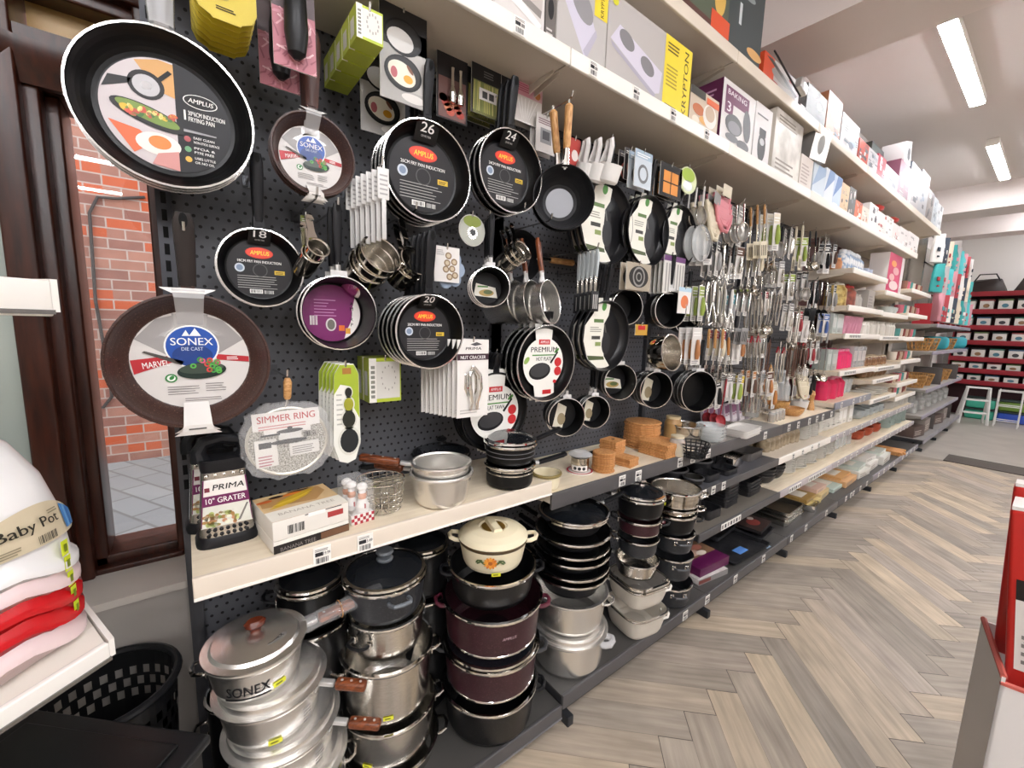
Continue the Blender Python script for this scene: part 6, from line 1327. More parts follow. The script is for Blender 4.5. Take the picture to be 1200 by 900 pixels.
for i, (x0, x1, yt, c1, c2, lab) in enumerate(((950, 964, 186, 'c3d0dc', '8fa9c8', 'pale blue glossy box under the tilted silver one'), (964, 974, 192, 'd3dbe3', '6f8fbd', 'white and blue box, second of the blue group'), (974, 983, 200, 'b5c6dc', '4f77b0', 'deep blue fronted box, third of the blue group'))):
    hibox(lab, x0, x1, yt, Z1, c1, pkg(c1, [('p', [(-.5, -.2), (.5, .3), (.5, .5), (-.1, .5)], c2), ('l', -.4, -.45, .3, -.3, 2, 'f0f0f0')]), depth=.2)
cols = [('d9b58a', '3a3a3c', 'cream box with dark base, after the blue boxes'), ('3d3a38', 'd9cfc6', 'thin black edged box next to the cream based one'), ('d8673a', 'e9d9cc', 'orange box on the lower high shelf'), ('d9c9ba', 'b5683f', 'cream box with a tan figure, after the orange one'), ('e5e1de', '4a4d55', 'white box with a dark oval picture, lower high shelf'), ('e3dcd8', 'b8504a', 'white kettle box under the red lid'), ('e9e4e1', '9a9590', 'white box in the middle of the far white group'), ('e2dad6', 'c05a4a', 'white box with a red mark, far white group'), ('e7e2df', 'a89c94', 'plain white box before the last one of the lower high shelf'), ('ece8e5', 'bfa79a', 'last white box at the far end of the lower high shelf')]
xp = [983, 992, 1000, 1008, 1016, 1026, 1036, 1044, 1052, 1062, 1074]
for i, (c1, c2, lab) in enumerate(cols):
    hibox(lab, xp[i], xp[i+1], 0, Z1, c1, busy(c1, c2, lab, 9), depth=.2, h=[.19, .20, .14, .13, .19, .17, .18, .16, .17, .18][i])
for i, (px, lab) in enumerate(((1027, 'red topped mixer standing on the white kettle box'), (1045, 'red topped mixer further along the lower high shelf'))):
    x = xs_at((px,), -.3, Z1)[0]; t = thing('stand_mixer', lab, 'mixer', (x, -.27, Z1+(.171 if i == 0 else .161)))
    b = MB(); b.lathe([(0, 0), (.05, 0), (.05, .008), (.02, .015), (.02, .05), (0, .05)], WHITE, 16); b.build('base', t); b = MB(); b.M = Matrix.Translation((0, 0, .05)); b.lathe([(.02, 0), (.05, .01), (.055, .035), (.03, .055), (0, .06)], K('c23a32', .3), 18, sx=1.2); b.build('head', t)
# upper of the two high shelves
hibox('tall box with vegetables and a black air fryer, right under the beam', 782, 888, -70, Z2, '4b4f4a', pkg('55604f', [('e', -.28, .12, .2, .16, '7d9a4a'), ('e', -.18, .0, .14, .12, 'b8503a'), ('e', -.05, .12, .1, .16, 'e0a23c'), ('e', -.3, -.1, .12, .1, 'cdbfa4'), ('e', -.12, .25, .2, .08, '8fa860'), ('e', -.02, -.02, .06, .2, 'd9b25a'), ('r', .08, -.5, .5, .5, '3c4648'), ('e', .28, .3, .1, .05, '9aa4a6'), ('r', .2, -.1, .23, .15, 'cfd6d8'), ('r', -.1, -.42, .1, -.2, 'd9532e'), ('r', -.5, -.5, .5, -.40, '3a2f2c'), ('l', -.45, -.48, .45, -.42, 1, 'cfc4bd'), ('e', .42, -.3, .1, .06, 'd9a86a'), ('r', -.5, -.40, -.1, -.34, '5a3a34')]), h=.34, depth=.3)
hibox('orange sided box with a pale front and black wire handle, past the air fryer box', 893, 934, 55, Z2, 'd9502c', pkg('bdb7b4', [('r', -.5, -.5, -.24, .5, 'd9502c'), ('e', .0, .1, .3, .2, '9b9693'), ('p', [(-.45, .4), (-.3, .45), (.45, -.05), (.4, -.15)], '4a4644'), ('e', -.2, -.25, .1, .06, 'a83a34'), ('e', .25, .25, .08, .05, 'a83a34'), ('l', -.4, -.46, .3, -.36, 2, '8a8480')]), pkg('dc5430', []), depth=.24)
xw = xs_at((915,), -.36, Z2)[0]; t = thing('wire_rack', 'black wire rack lying tilted against the orange sided box', 'rack', (xw, -.375, Z2+.10), RY(14))
b = MB(); b.tube([(-.16, 0, 0), (.16, 0, .0), (.16, -.02, -.035), (-.16, -.02, -.035)], .004, K('2b2a2a', .4), 6, closed=True)
for i in range(6): b.tube([(-.13+.05*i, 0, 0), (-.13+.05*i, -.02, -.035)], .0025, K('2b2a2a', .4), 5)
b.build('wire_frame', t); MB().box((.13, -.03, -.01), (.09, .03, .05), SILV, .004).build('foil_clip', t)
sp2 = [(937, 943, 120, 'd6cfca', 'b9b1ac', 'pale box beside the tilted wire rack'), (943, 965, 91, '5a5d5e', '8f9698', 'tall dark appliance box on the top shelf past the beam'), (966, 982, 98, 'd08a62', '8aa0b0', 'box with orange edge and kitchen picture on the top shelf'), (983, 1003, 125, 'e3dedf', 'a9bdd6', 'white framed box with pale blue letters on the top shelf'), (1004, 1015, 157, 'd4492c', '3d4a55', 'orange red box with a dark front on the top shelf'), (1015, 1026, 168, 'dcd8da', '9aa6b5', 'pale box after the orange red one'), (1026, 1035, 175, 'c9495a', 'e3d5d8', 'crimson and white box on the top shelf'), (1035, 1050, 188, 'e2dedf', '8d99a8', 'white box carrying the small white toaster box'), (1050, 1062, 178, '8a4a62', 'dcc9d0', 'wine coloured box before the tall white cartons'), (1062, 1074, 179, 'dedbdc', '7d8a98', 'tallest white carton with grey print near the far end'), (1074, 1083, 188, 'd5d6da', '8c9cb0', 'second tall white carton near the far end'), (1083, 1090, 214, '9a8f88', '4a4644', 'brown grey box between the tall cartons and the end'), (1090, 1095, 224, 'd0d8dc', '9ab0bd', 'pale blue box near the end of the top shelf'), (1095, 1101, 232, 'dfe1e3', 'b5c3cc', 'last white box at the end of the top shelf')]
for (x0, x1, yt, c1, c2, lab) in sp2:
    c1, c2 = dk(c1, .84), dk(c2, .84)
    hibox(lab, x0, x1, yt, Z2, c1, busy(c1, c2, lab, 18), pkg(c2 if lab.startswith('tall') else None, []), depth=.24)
x0_, x1_ = xs_at((990, 1028), -.1, Z2); carton('boxed_appliance', 'dark boxed oven with a gold printed side, standing behind the front row', .45, .2, .42, (xs_at((1012,), -.14, Z2)[0], -.105, Z2), None, K('3f4442', .45), pkg('4a5250', [('e', .1, .1, .2, .15, 'b5a05a'), ('l', -.3, -.2, .3, .0, 3, 'b9c0c0')]), pkg('3a3d36', [('r', -.4, .1, .4, .3, 'b08a3a'), ('r', -.4, -.2, .4, .0, '5a6a4a')]))
xt = xs_at((1040,), -.25, Z2)[0]; carton('boxed_appliance', 'small white toaster box tipped on top of the row', .22, .16, .20, (xt, -.27, Z2+.30), RY(-14), K('e6e3e2', .45), pkg('e3e0df', [('e', .1, -.02, .25, .26, '5b5d62'), ('l', -.4, .2, -.05, .4, 3, '77787c')]))
# ================================================================== small goods on the lower shelves
def jar(name, label, cat, loc, R, H, m, lid=None, lm=None, group=None, neck=.8, fill=None):
    t = thing(name, label, cat, loc, None, group)
    MB().lathe([(0, 0), (R*.92, 0), (R, R*.12), (R, H*.68), (R*neck, H*.84), (R*neck, H*.88), (0, H*.88)], m, 20).build('body', t)
    if fill: MB().lathe([(0, .002), (R*.90, .002), (R*.93, H*.55), (0, H*.55)], fill, 16).build('contents', t)
    b = MB(); b.M = Matrix.Translation((0, 0, H*.86)); b.lathe([(R*neck*1.04, 0), (R*neck*1.06, H*.10), (R*.3, H*.13), (0, H*.14)] if lid != 'knob' else [(R*neck*1.1, 0), (R*.6, H*.08), (R*.15, H*.11), (R*.2, H*.16), (0, H*.18)], lm or m, 18); b.build('lid', t)
    return t
def bowl(name, label, cat, loc, R, H, m, group=None, rb=None, rim=None, sides=24, mi=None, power=2.0, sx=1.0):
    b = MB().lathe(bowl_prof(R, H, rb or R*.55, m, mi or m, rim or m, lip=.002, curve=.7), m, sides, sx=sx, power=power)
    o = b.build(name, None, loc); return tag(o, label, cat, group)
def rstack(first, n, dz, lab, group=None, jx=.002):
    base = first.matrix_basis.copy()
    for i in range(1, n):
        dup(first, base.translation+Vector((random.uniform(-jx, jx), random.uniform(-jx, jx), dz*i)), base.to_3x3(), lab % ORD[i], group)
def tray(name, label, cat, w, d, h, loc, rot, m, mi=None, group=None):
    b = MB(); t_ = .003; rings = []
    def rr(w, d, z, r=.02):
        o = []
        for sx, sy, a0 in ((1, 1, 0), (-1, 1, PI/2), (-1, -1, PI), (1, -1, 1.5*PI)):
            for j in range(4): a = a0+PI/2*j/3; o.append((sx*(w/2-r)+r*math.cos(a), sy*(d/2-r)+r*math.sin(a), z))
        return o
    b.loft([rr(w*.92, d*.92, 0), rr(w*.94, d*.94, .003), rr(w-.012, d-.012, h-.002), rr(w, d, h-.001), rr(w, d, h+.001), rr(w-.016, d-.016, h)], m, caps=False)
    b.add(rr(w*.92, d*.92, 0), [tuple(reversed(range(16)))], m)
    b.loft([rr(w-.016, d-.016, h), rr(w*.92-.006, d*.92-.006, .004)], mi or m, caps=False); b.add(rr(w*.92-.006, d*.92-.006, .004), [tuple(range(16))], mi or m)
    return tag(b.build(name, None, loc, rot), label, cat, group)
# ---- third bay, worktop height
for i, (px, py, lab) in enumerate(((800, 508, 'wooden jar with pale lid behind the square boards'),)):
    c = Q(px+4, py+12, ZT); jar('canister', lab, 'jar', (c.x+.03, c.y+.10, ZT), .045, .13, K('b08a58', .45), lm=K('d9c49a', .45))
c = Q(805, 538, ZT); jar('canister', 'clear jar with pasta at the shelf edge beside the white card', 'jar', (c.x+.01, c.y+.06, ZT), .036, .10, GLASSY, fill=K('b59a5a', .6), lm=K('d8cdb0', .4))
c = P(793, 527, -.345); b = MB(); b.M = FACE.to_4x4(); b.box((0, 0, -.012), (.052, .075, .022), K('dedad5', .45), .001); b.ell(-.002, .0, .018, .022, K('3a3a3c', .5), 1); b.ell(-.002, 0, .011, .014, K('b9b6b2', .5), 2); b.lines(-.022, -.032, .018, -.026, 1, GREY, 1); tag(b.build('gadget_box', None, (c.x, -.345, ZT+.038)), 'small white box with a black ring picture at the shelf edge', 'box')
def basket(name, label, cat, loc, R, H, m, rows=4, n=18):
    t = thing(name, label, cat, loc)
    b = MB(); b.lathe([(0, 0), (R*.72, 0), (R*.74, .004), (0, .004)], m, n)
    for j in range(n):
        a = 2*PI*j/n; b.tube([(R*.73*math.cos(a), R*.73*math.sin(a), 0), (R*math.cos(a), R*math.sin(a), H)], R*.045, m, 4)
    b.build('ribs', t)
    b = MB()
    for k in range(rows+1):
        u = (k+.3)/(rows+.3); r = R*(.73+.27*u); b.tube([(r*math.cos(2*PI*j/n), r*math.sin(2*PI*j/n), H*u) for j in range(n)], R*.04, m, 4, closed=True)
    b.build('hoops', t); return t
c = Q(826, 541, ZT); basket('plastic_basket', 'small black slotted basket at the shelf edge, left of the steel sieve', 'basket', (c.x+.03, c.y+.075, ZT), .070, .065, K('1e1e20', .45))
c = Q(838, 527, ZT); pot('round steel cake ring standing behind the black slotted basket', c.x+.06, c.y+.19, ZT, ZT+.085, .085, STL, STEEL, CHROME, handles=None, name='cake_ring')
WICK = noisy('wicker', '9a6a34', 'd0a060', 90, .6, stretch=(1, 1, 3)); c = Q(850, 500, ZT); bowl('rattan_bowl', 'tan rattan bowl on top of clear dishes in the third bay', 'bowl', (c.x+.07, c.y+.22, ZT+.075), .065, .05, WICK)
c = Q(852, 527, ZT)
for i in range(4): bowl('clear_dish', 'clear plastic dish, %s from the bottom under the rattan bowl' % ORD[i], 'dish', (c.x+.08, c.y+.13, ZT+.018*i), .075, .035, GLASSY, sides=28)
c = Q(885, 515, ZT)
for i in range(3): tray('serving_tray', 'white oblong tray, %s in the pile at the front of the third bay' % (ORD[i]+' from bottom'), 'tray', .24, .14, .018, (c.x+.06, c.y+.10, ZT+.012*i), RZ(4), K('d9d5d0', .35))
tray('serving_tray', 'shiny silver tray behind the white oblong trays', 'tray', .26, .15, .03, (2.78, -.15, ZT), RZ(-6), CHROME)
for i in range(10):
    x = 2.48+.048*i; y = -.12-.012*(i % 2)
    b = MB(); b.M = T3((0, 0, .06), RX(-10)); b.box((0, 0, 0), (.042, .02, .12), K('c8bcc6', .4), .003); b.at(T3((0, 0, .06), RX(-10) @ FACE)); b.rect(-.018, .0, .018, .05, K('8a5a7a', .5), 22); b.rect(-.018, -.05, .018, -.02, K('e4dde0', .4), 22); b.lines(-.014, -.014, .012, -.004, 1, K('a04a5a', .5), 22)
    tag(b.build('sachet_pack', None, (x, y, ZT)), 'white and purple sachet pack, %s from left on the third bay shelf' % ORD[i], 'pack', 'white and purple sachets')
# ---- fourth bay, worktop height
c = Q(944, 477, ZT); bowl('rattan_bowl', 'tan rattan loaf basket on the fourth bay shelf', 'bowl', (3.28, -.22, ZT+.05), .08, .06, WICK, sx=1.3); bowl('rattan_bowl', 'pale wooden bowl in front of the rattan loaf basket', 'bowl', (3.42, -.27, ZT), .08, .055, WOODL)
t = thing('mortar', 'white stone mortar with its pestle on the fourth bay shelf', 'mortar', (3.62, -.25, ZT)); MB().lathe(bowl_prof(.06, .085, .035, K('d6d3cf', .4), K('c5c2be', .5), K('dedbd7', .4), t=.012, curve=.7), WHITE, 24).build('bowl', t)
b = MB(); b.tube([(0, 0, .04), (.03, .0, .09), (.055, 0, .13)], [.016, .010, .013], K('e2dfdb', .4), 10); b.build('pestle', t)
t = thing('pepper_mill', 'turned wooden mill standing after the white mortar', 'mill', (3.80, -.27, ZT)); MB().lathe([(0, 0), (.028, 0), (.026, .03), (.016, .07), (.022, .10), (0, .10)], WOODL, 18).build('body', t); b = MB(); b.M = Matrix.Translation((0, 0, .10)); b.lathe([(.018, 0), (.024, .02), (.018, .045), (.006, .05), (0, .056)], WOODL, 16); b.build('knob', t)
jar('canister', 'clear tall jar with gold lid, left part of the fourth bay shelf', 'jar', (3.10, -.14, ZT), .045, .19, GLASSY, lm=GOLD); jar('carafe', 'tall white glass carafe behind the pale wooden bowl', 'carafe', (3.46, -.12, ZT), .042, .27, K('e6e2d8', .25), neck=.4, lm=K('c43a3a', .4))
for i in range(4): jar('spice_jar', 'small dark capped spice jar, %s at the left end of the fourth bay shelf' % ORD[i], 'jar', (3.03+.055*i, -.29, ZT), .022, .075, GLASSY, fill=K('8a6a3a', .6), lm=K('c5bfb6', .4))
# ---- shelves under the worktop of the third bay
TINS = noisy('dark_tin', '17171a', '2b2b2e', 30, .38); z = .6555
for i, (x, y, R, H, m, lab) in enumerate(((2.10, -.16, .085, .05, TINS, 'round dark cake tin at the left of the upper low shelf'), (2.30, -.20, .075, .075, TINS, 'deep dark cake tin second on the upper low shelf'), (2.10, -.29, .05, .035, K('2a2724', .4), 'small brown tart tin at the edge of the upper low shelf'))):
    pot(lab, x, y, z, z+H, R, m, m, K('5a5a5c', .3), handles=None, name='cake_tin')
tray('loaf_tin', 'square silver cake tin on the upper low shelf', 'cake tin', .17, .13, .055, (2.60, -.24, z), RZ(6), CHROME); tray('loaf_tin', 'grey loaf tin in front of a raised lid on the upper low shelf', 'cake tin', .22, .13, .05, (2.84, -.24, z), RZ(2), K('5c5754', .4)); tray('baking_tray', 'dark tray leaning up behind the grey loaf tin', 'baking tray', .22, .16, .02, (2.84, -.06, z+.085), RX(82), TINS)
for k, (x, n, w, lab) in enumerate(((2.50, 8, .17, 'black fluted tin, %s from the bottom of the tall pile'), (2.80, 4, .19, 'black oval tin, %s from the bottom of the low pile'))):
    a = tray('fluted_tin', lab % 'first', 'cake tin', w, .15, .035, (x, -.26, .4405), RZ(2), TINS); a['group'] = 'black tins on the lower low shelf'; rstack(a, n, .020, lab, 'black tins on the lower low shelf')
jar('canister', 'dark tall canister at the left of the lower low shelf', 'canister', (2.13, -.24, .4405), .055, .14, K('3a3836', .35), neck=.98); jar('canister', 'second dark canister beside the tall one on the lower low shelf', 'canister', (2.28, -.20, .4405), .05, .12, K('4b4844', .35), neck=.98)
bowl('steel_bowl', 'dark bowl with bright rim at the end of the lower low shelf', 'bowl', (2.93, -.12, .4405), .09, .08, TINS, rim=CHROME)
for i, (x, y, z_, w, d, h, lab) in enumerate(((2.45, -.12, .6555, .20, .16, .07, 'deep dark tin at the back of the upper low shelf'), (2.70, -.10, .6555, .18, .15, .09, 'taller dark tin at the back of the upper low shelf'), (2.22, -.30, .6555, .13, .10, .04, 'small black pie tin at the front of the upper low shelf'), (2.42, -.30, .6555, .14, .11, .03, 'flat black tin at the front of the upper low shelf'), (2.25, -.30, .4405, .15, .12, .05, 'black square tin in front of the dark canisters'), (2.62, -.12, .4405, .24, .14, .10, 'deep black tin behind the fluted pile'))): tray('cake_tin', lab, 'cake tin', w, d, h, (x, y, z_), RZ(random.uniform(-6, 6)), TINS)
# base shelf: boxed bakeware and flat trays
zb = .1625
carton('bakeware_box', 'purple box with a cake photo on the base shelf right of the pots', .26, .20, .045, (2.17, -.32, zb+.032), RZ(-5), K('5a1547', .45), pkg('5a1547', []), top=pkg('8a6a50', [('r', -.5, -.5, .5, -.1, '5a1547'), ('e', -.1, .1, .2, .14, 'd9b5a0'), ('e', .2, .25, .16, .12, 'c27a6a'), ('e', .1, .0, .14, .1, 'e6d6c6'), ('e', -.3, .3, .12, .1, '6a3a2a')]))
carton('bakeware_box', 'white and red box under the purple bakeware box', .24, .18, .030, (2.14, -.345, zb), RZ(-8), K('d6d0cc', .45), pkg('8d8a88', [('r', -.5, -.3, -.1, .3, '7a3a34')]), top=pkg('cfc9c5', [('e', -.3, .0, .16, .3, '7a2f2a')]))
tray('baking_tray', 'large dark baking tray with a blue sticker on the base shelf', 'baking tray', .44, .30, .022, (2.56, -.31, zb), RZ(-3), TINS); b = MB(); b.box((0, 0, .0008), (.095, .05, .0015), K('5b8fd8', .4)); tag(b.build('product_sticker', None, (2.55, -.38, zb+.0045), RZ(-3)), 'blue sticker on the large dark baking tray', 'sticker')
b = MB(); b.box((0, 0, .0008), (.05, .022, .0015), K('b9d0ea', .4)); tag(b.build('product_sticker', None, (2.74, -.455, zb+.0012), RZ(-3)), 'pale blue sticker on the shelf edge by the dark baking tray', 'sticker')
for i, (x, w, d, lab) in enumerate(((2.62, .30, .20, 'second dark baking tray behind the stickered one'), (2.86, .26, .24, 'dark roasting tray at the right end of the third bay base shelf'))): tray('baking_tray', lab, 'baking tray', w, d, .03, (x, -.17-.12*i, zb+.026 if i == 0 else zb), RZ(4), TINS)
carton('bakeware_box', 'dark box with a red printed cake on the trays', .22, .16, .022, (2.90, -.30, zb+.032), RZ(6), K('2a2626', .45), top=pkg('3a2c2a', [('e', .0, .0, .25, .25, '8a3a34'), ('e', .2, .2, .12, .12, 'cdbfb5')]))
for i in range(3): tray('roasting_tin', 'silver roasting tin, %s in the pile on the fourth bay base shelf' % (ORD[i]+' from the bottom'), 'roasting tin', .34-.015*i, .25, .035, (3.28, -.30, zb+.030*i), RZ(1), K('b9b7b0', .25, 1.0), K('8e8c86', .3, 1.0))
tray('roasting_tin', 'small silver tin in the corner in front of the gold boxes', 'roasting tin', .16, .12, .05, (3.62, -.385, zb), RZ(8), CHROME)
for i, (x, y, zz, w, d, h, c, lab) in enumerate(((3.72, -.25, 0, .26, .30, .035, 'c9b57a', 'wide gold edged box on the base shelf past the silver tins'), (3.70, -.27, .036, .22, .22, .03, 'a5854a', 'brown gold box on the wide gold edged one'), (3.98, -.24, 0, .24, .30, .05, 'd3bd8a', 'gold box lying next to the wide one'), (3.96, -.24, .051, .22, .26, .035, 'd9b9a8', 'pink topped box on the second gold box'), (4.28, -.24, 0, .26, .32, .03, 'b9cbc2', 'pale green boards in a low pile'), (4.55, -.25, 0, .34, .34, .05, 'd6a878', 'big tan board box on the base shelf'), (4.54, -.24, .051, .30, .28, .02, 'd9a56a', 'orange tan tray lying on the big tan box'), (4.92, -.26, 0, .30, .34, .06, 'd9d5cc', 'white boxed set on the fifth bay base shelf'), (4.94, -.25, .061, .28, .30, .03, 'c5cfc6', 'pale green tray on the white boxed set'), (5.28, -.25, 0, .32, .34, .07, 'dcd7d0', 'white stacked box further along the base shelf'), (5.30, -.24, .071, .30, .30, .04, 'e3dfd8', 'upper white box on the stacked ones'), (5.66, -.26, 0, .34, .36, .08, 'd5d2cb', 'last wide white box before the wooden pieces'), (5.68, -.25, .081, .30, .30, .03, 'cfd6cd', 'green white tray on the last wide box'))):
    carton('kitchen_box', lab, w, d, h, (x, y, zb+zz), RZ(random.uniform(-4, 4)), K(c, .45), pkg(None, [('l', -.4, -.3, .2, .3, 2, '9a8f80')]), top=pkg(c, [('r', -.35, -.3, .3, .3, 'e6dfd2')]))
for i in range(8):
    tag(MB().box((0, 0, .011), (.055, .34, .021), CORK, .006).build('rolling_pin', None, (6.10+.06*(i % 4)*1.0, -.30-.012*(i % 3), zb+.023*(i // 4)), RZ(2)), 'pale wooden bar, %s of the pile at the end of the base shelf' % ORD[i], 'board', 'pale wooden bars')
# ---- crockery and glass on the low shelves of the fourth to seventh bays
CER = K('dfdcd5', .3); BRN = K('8a6a4a', .4); TEAL = K('3f8f8a', .4)
def fill_row(kind, label, cat, x0, x1, y, z, n, size, m, group, stack=1, dz=.012, lm=None, name=None, back=True):
    first = None; stack = {8: 12, 9: 12, 6: 10}.get(stack, stack)
    for i in range(n):
        x = x0+(x1-x0)*(i+.5)/n; lb = label % ORD[i]
        if first is None:
            if kind == 'bowl': first = bowl(name or 'bowl', lb, cat, (x, y, z), size, size*.7, m, group)
            elif kind == 'plate': first = bowl(name or 'plate', lb, cat, (x, y, z), size, .02, m, group, rb=size*.6)
            elif kind == 'jar': first = jar(name or 'jar', lb, cat, (x, y, z), size, size*2.6, m, lm=lm or m, group=group)
            elif kind == 'vase': first = jar(name or 'vase', lb, cat, (x, y, z), size, size*3.6, m, lm=lm or m, group=group, neck=.5)
            elif kind == 'glass': first = tag(MB().lathe([(0, 0), (size*.7, 0), (size, size*2.6), (size-.003, size*2.6), (size*.65, .004), (0, .004)], m, 18).build(name or 'tumbler', None, (x, y, z)), lb, cat, group)
            elif kind == 'box': first = carton(name or 'small_box', lb, size, size*.8, size*1.3, (x, y, z), None, m, lambda b, w, h: (b.rect(-w*.4, -h*.2, w*.4, h*.3, lm or WHITE, 1), b.lines(-w*.3, -h*.4, w*.3, -h*.28, 2, GREY, 1)), cat=cat, group=group)
        else: dup(first, (x+random.uniform(-.004, .004), y+random.uniform(-.01, .01), z), None, lb, group)
        if stack > 1:
            o = first if i == 0 else None
            for k in range(1, stack): dup(first, (x+random.uniform(-.002, .002), y, z+dz*k), None, lb+', layer '+ORD[k], group)
    if back and kind in ('jar', 'glass', 'vase', 'box', 'bowl'):           # the row behind
        for i in range(n):
            x = x0+(x1-x0)*(i+.5)/n
            for k in range(max(1, stack-1) if kind == 'bowl' else 1): dup(first, (x+random.uniform(-.01, .01), y+max(size*2.1, .10)+random.uniform(-.006, .006), z+dz*k), None, label % ORD[i]+', behind'+(' layer '+ORD[k] if k else ''), group)
Z4, Z5 = .6555, .4405
fill_row('jar', 'squat glass storage jar, %s from the left under the fourth bay worktop', 'jar', 3.05, 3.62, -.24, Z4, 8, .042, noisy('tan_glass', '8a7a62', 'bfae92', 20, .2), 'squat jars under the fourth bay', lm=K('a89a84', .35))
fill_row('plate', 'white side plate stack, %s under the fourth bay worktop', 'plate', 3.64, 3.98, -.24, Z4, 2, .075, CER, 'side plates under the fourth bay', 8, .014)
fill_row('bowl', 'black bowl, %s on the lower shelf of the fourth bay', 'bowl', 3.02, 3.34, -.24, Z5, 2, .085, TINS, 'black bowls of the fourth bay', 3, .022); fill_row('plate', 'cream plate stack, %s on the lower shelf of the fourth bay', 'plate', 3.36, 3.98, -.24, Z5, 3, .085, CER, 'cream plates of the fourth bay', 9, .013)
fill_row('bowl', 'white ramekin stack, %s under the fifth bay worktop', 'ramekin', 4.02, 4.52, -.24, Z4, 4, .056, CER, 'ramekins of the fifth bay', 5, .024); fill_row('box', 'white dish box, %s under the fifth bay worktop', 'box', 4.54, 4.96, -.22, Z4, 3, .12, K('dedad3', .45), 'dish boxes of the fifth bay')
fill_row('plate', 'white plate stack, %s on the lower shelf of the fifth bay', 'plate', 4.0, 4.4, -.24, Z5, 2, .09, CER, 'white plates of the fifth bay', 8, .013); fill_row('jar', 'clear jar, %s on the lower shelf of the fifth bay', 'jar', 4.45, 4.96, -.24, Z5, 5, .05, GLASSY, 'clear jars of the fifth bay', lm=K('b9a58a', .4))
fill_row('vase', 'crimson glass vase, %s on the fifth bay worktop', 'vase', 4.05, 4.55, -.24, .9255, 6, .052, K('d02a58', .25), 'crimson vases', lm=K('d98aa5', .25)); fill_row('glass', 'clear tumbler, %s behind the last crimson vases', 'glass', 4.58, 4.95, -.20, .9255, 5, .05, GLASSY, 'clear tumblers on the fifth bay worktop')
fill_row('vase', 'bright pink glass goblet, %s on the shelf above the crimson vases', 'goblet', 4.18, 4.62, -.25, 1.1755, 6, .046, K('e0326a', .22), 'bright pink goblets', lm=K('e58aa8', .25)); fill_row('box', 'clear packed glass set, %s on the shelf above the crimson vases', 'box', 4.64, 4.96, -.24, 1.1755, 3, .14, FILMF, 'packed glass sets', lm=K('c5bdbb', .4)); fill_row('box', 'tall grey clear pack, %s at the left of the pink goblets', 'box', 4.0, 4.17, -.24, 1.1755, 2, .125, K('a9b0aa', .3), 'tall clear packs', lm=K('c9cfca', .3))
fill_row('glass', 'pale pink tumbler, %s on the middle shelf of the fifth bay', 'tumbler', 4.30, 4.80, -.26, 1.4655, 10, .034, K('c98aa0', .25), 'pale pink tumblers', 2, .06); fill_row('box', 'pale clear sheet pack, %s left of the pale pink tumblers', 'box', 4.02, 4.28, -.24, 1.4655, 3, .12, K('b9c2bf', .3), 'clear sheet packs', lm=K('d5dad8', .3)); fill_row('jar', 'small white pot, %s at the right of the pale pink tumblers', 'jar', 4.82, 4.97, -.26, 1.4655, 2, .045, CER, 'small white pots', lm=CER)
jar('biscuit_jar', 'gold patterned biscuit jar at the left of the upper fifth bay shelf', 'jar', (4.14, -.24, 1.6805), .075, .19, noisy('gold_print', '8a6a2e', 'd9c27a', 25, .3), lid='knob', lm=K('c9c2b5', .3), neck=.7); jar('biscuit_jar', 'brown and red biscuit jar next to the gold patterned one', 'jar', (4.42, -.24, 1.6805), .065, .19, noisy('brown_print', '5a2f24', 'a85a4a', 18, .3), lid='knob', lm=K('b03a3a', .3), neck=.7)
fill_row('jar', 'silver topped shaker, %s on the upper fifth bay shelf', 'shaker', 4.55, 4.72, -.24, 1.6805, 2, .05, K('b9b5ae', .25), 'silver topped shakers', lm=CHROME); carton('gift_box', 'grey gift box on the upper fifth bay shelf',   .20, .14, .17, (4.86, -.24, 1.6805), None, K('a9a49e', .45), pkg('aaa59f', [('l', -.4, -.3, .3, .3, 4, '8d8782')]))
fill_row('vase', 'blue and white ornament, %s on the top fifth bay shelf', 'ornament', 4.22, 4.72, -.22, 1.9555, 7, .052, noisy('blue_white', '8fa6c4', 'e3e6ea', 22, .25, lo=.45, hi=.55), 'blue and white ornaments', lm=K('d9dde2', .25)); jar('ornament', 'orange and tan ornament at the left of the blue ones', 'ornament', (4.10, -.22, 1.9555), .05, .10, K('b5784a', .35), lm=K('c9986a', .35)); fill_row('bowl', 'pale blue dish, %s at the right of the top fifth bay shelf', 'dish', 4.74, 4.97, -.22, 1.9555, 2, .06, K('b9c3d9', .3), 'pale blue dishes', 3, .02)
a = P(1043, 312, -.36); b_ = P(1058, 312, -.36)
carton('gift_box', 'tall magenta box with orange flowers in the sixth bay', b_.x-a.x, .14, .35, ((a.x+b_.x)/2, -.28, 1.8605), None, K('e3dcda', .45), pkg('cf2a62', [('e', -.1, .25, .2, .08, 'e8984a'), ('e', .12, .08, .24, .10, 'dfa5a8'), ('e', -.15, -.1, .2, .09, 'e6b5b0'), ('e', .05, -.3, .35, .12, 'e9d3cf')]), pkg('e0d9d7', [])); 
carton('gift_box', 'white side panel box standing against the magenta one', .10, .14, .35, (b_.x+.055, -.28, 1.8605), None, K('e6e0dd', .45), pkg('e3dcd9', [('l', -.3, -.4, .3, -.3, 2, 'b9b0ac')]))
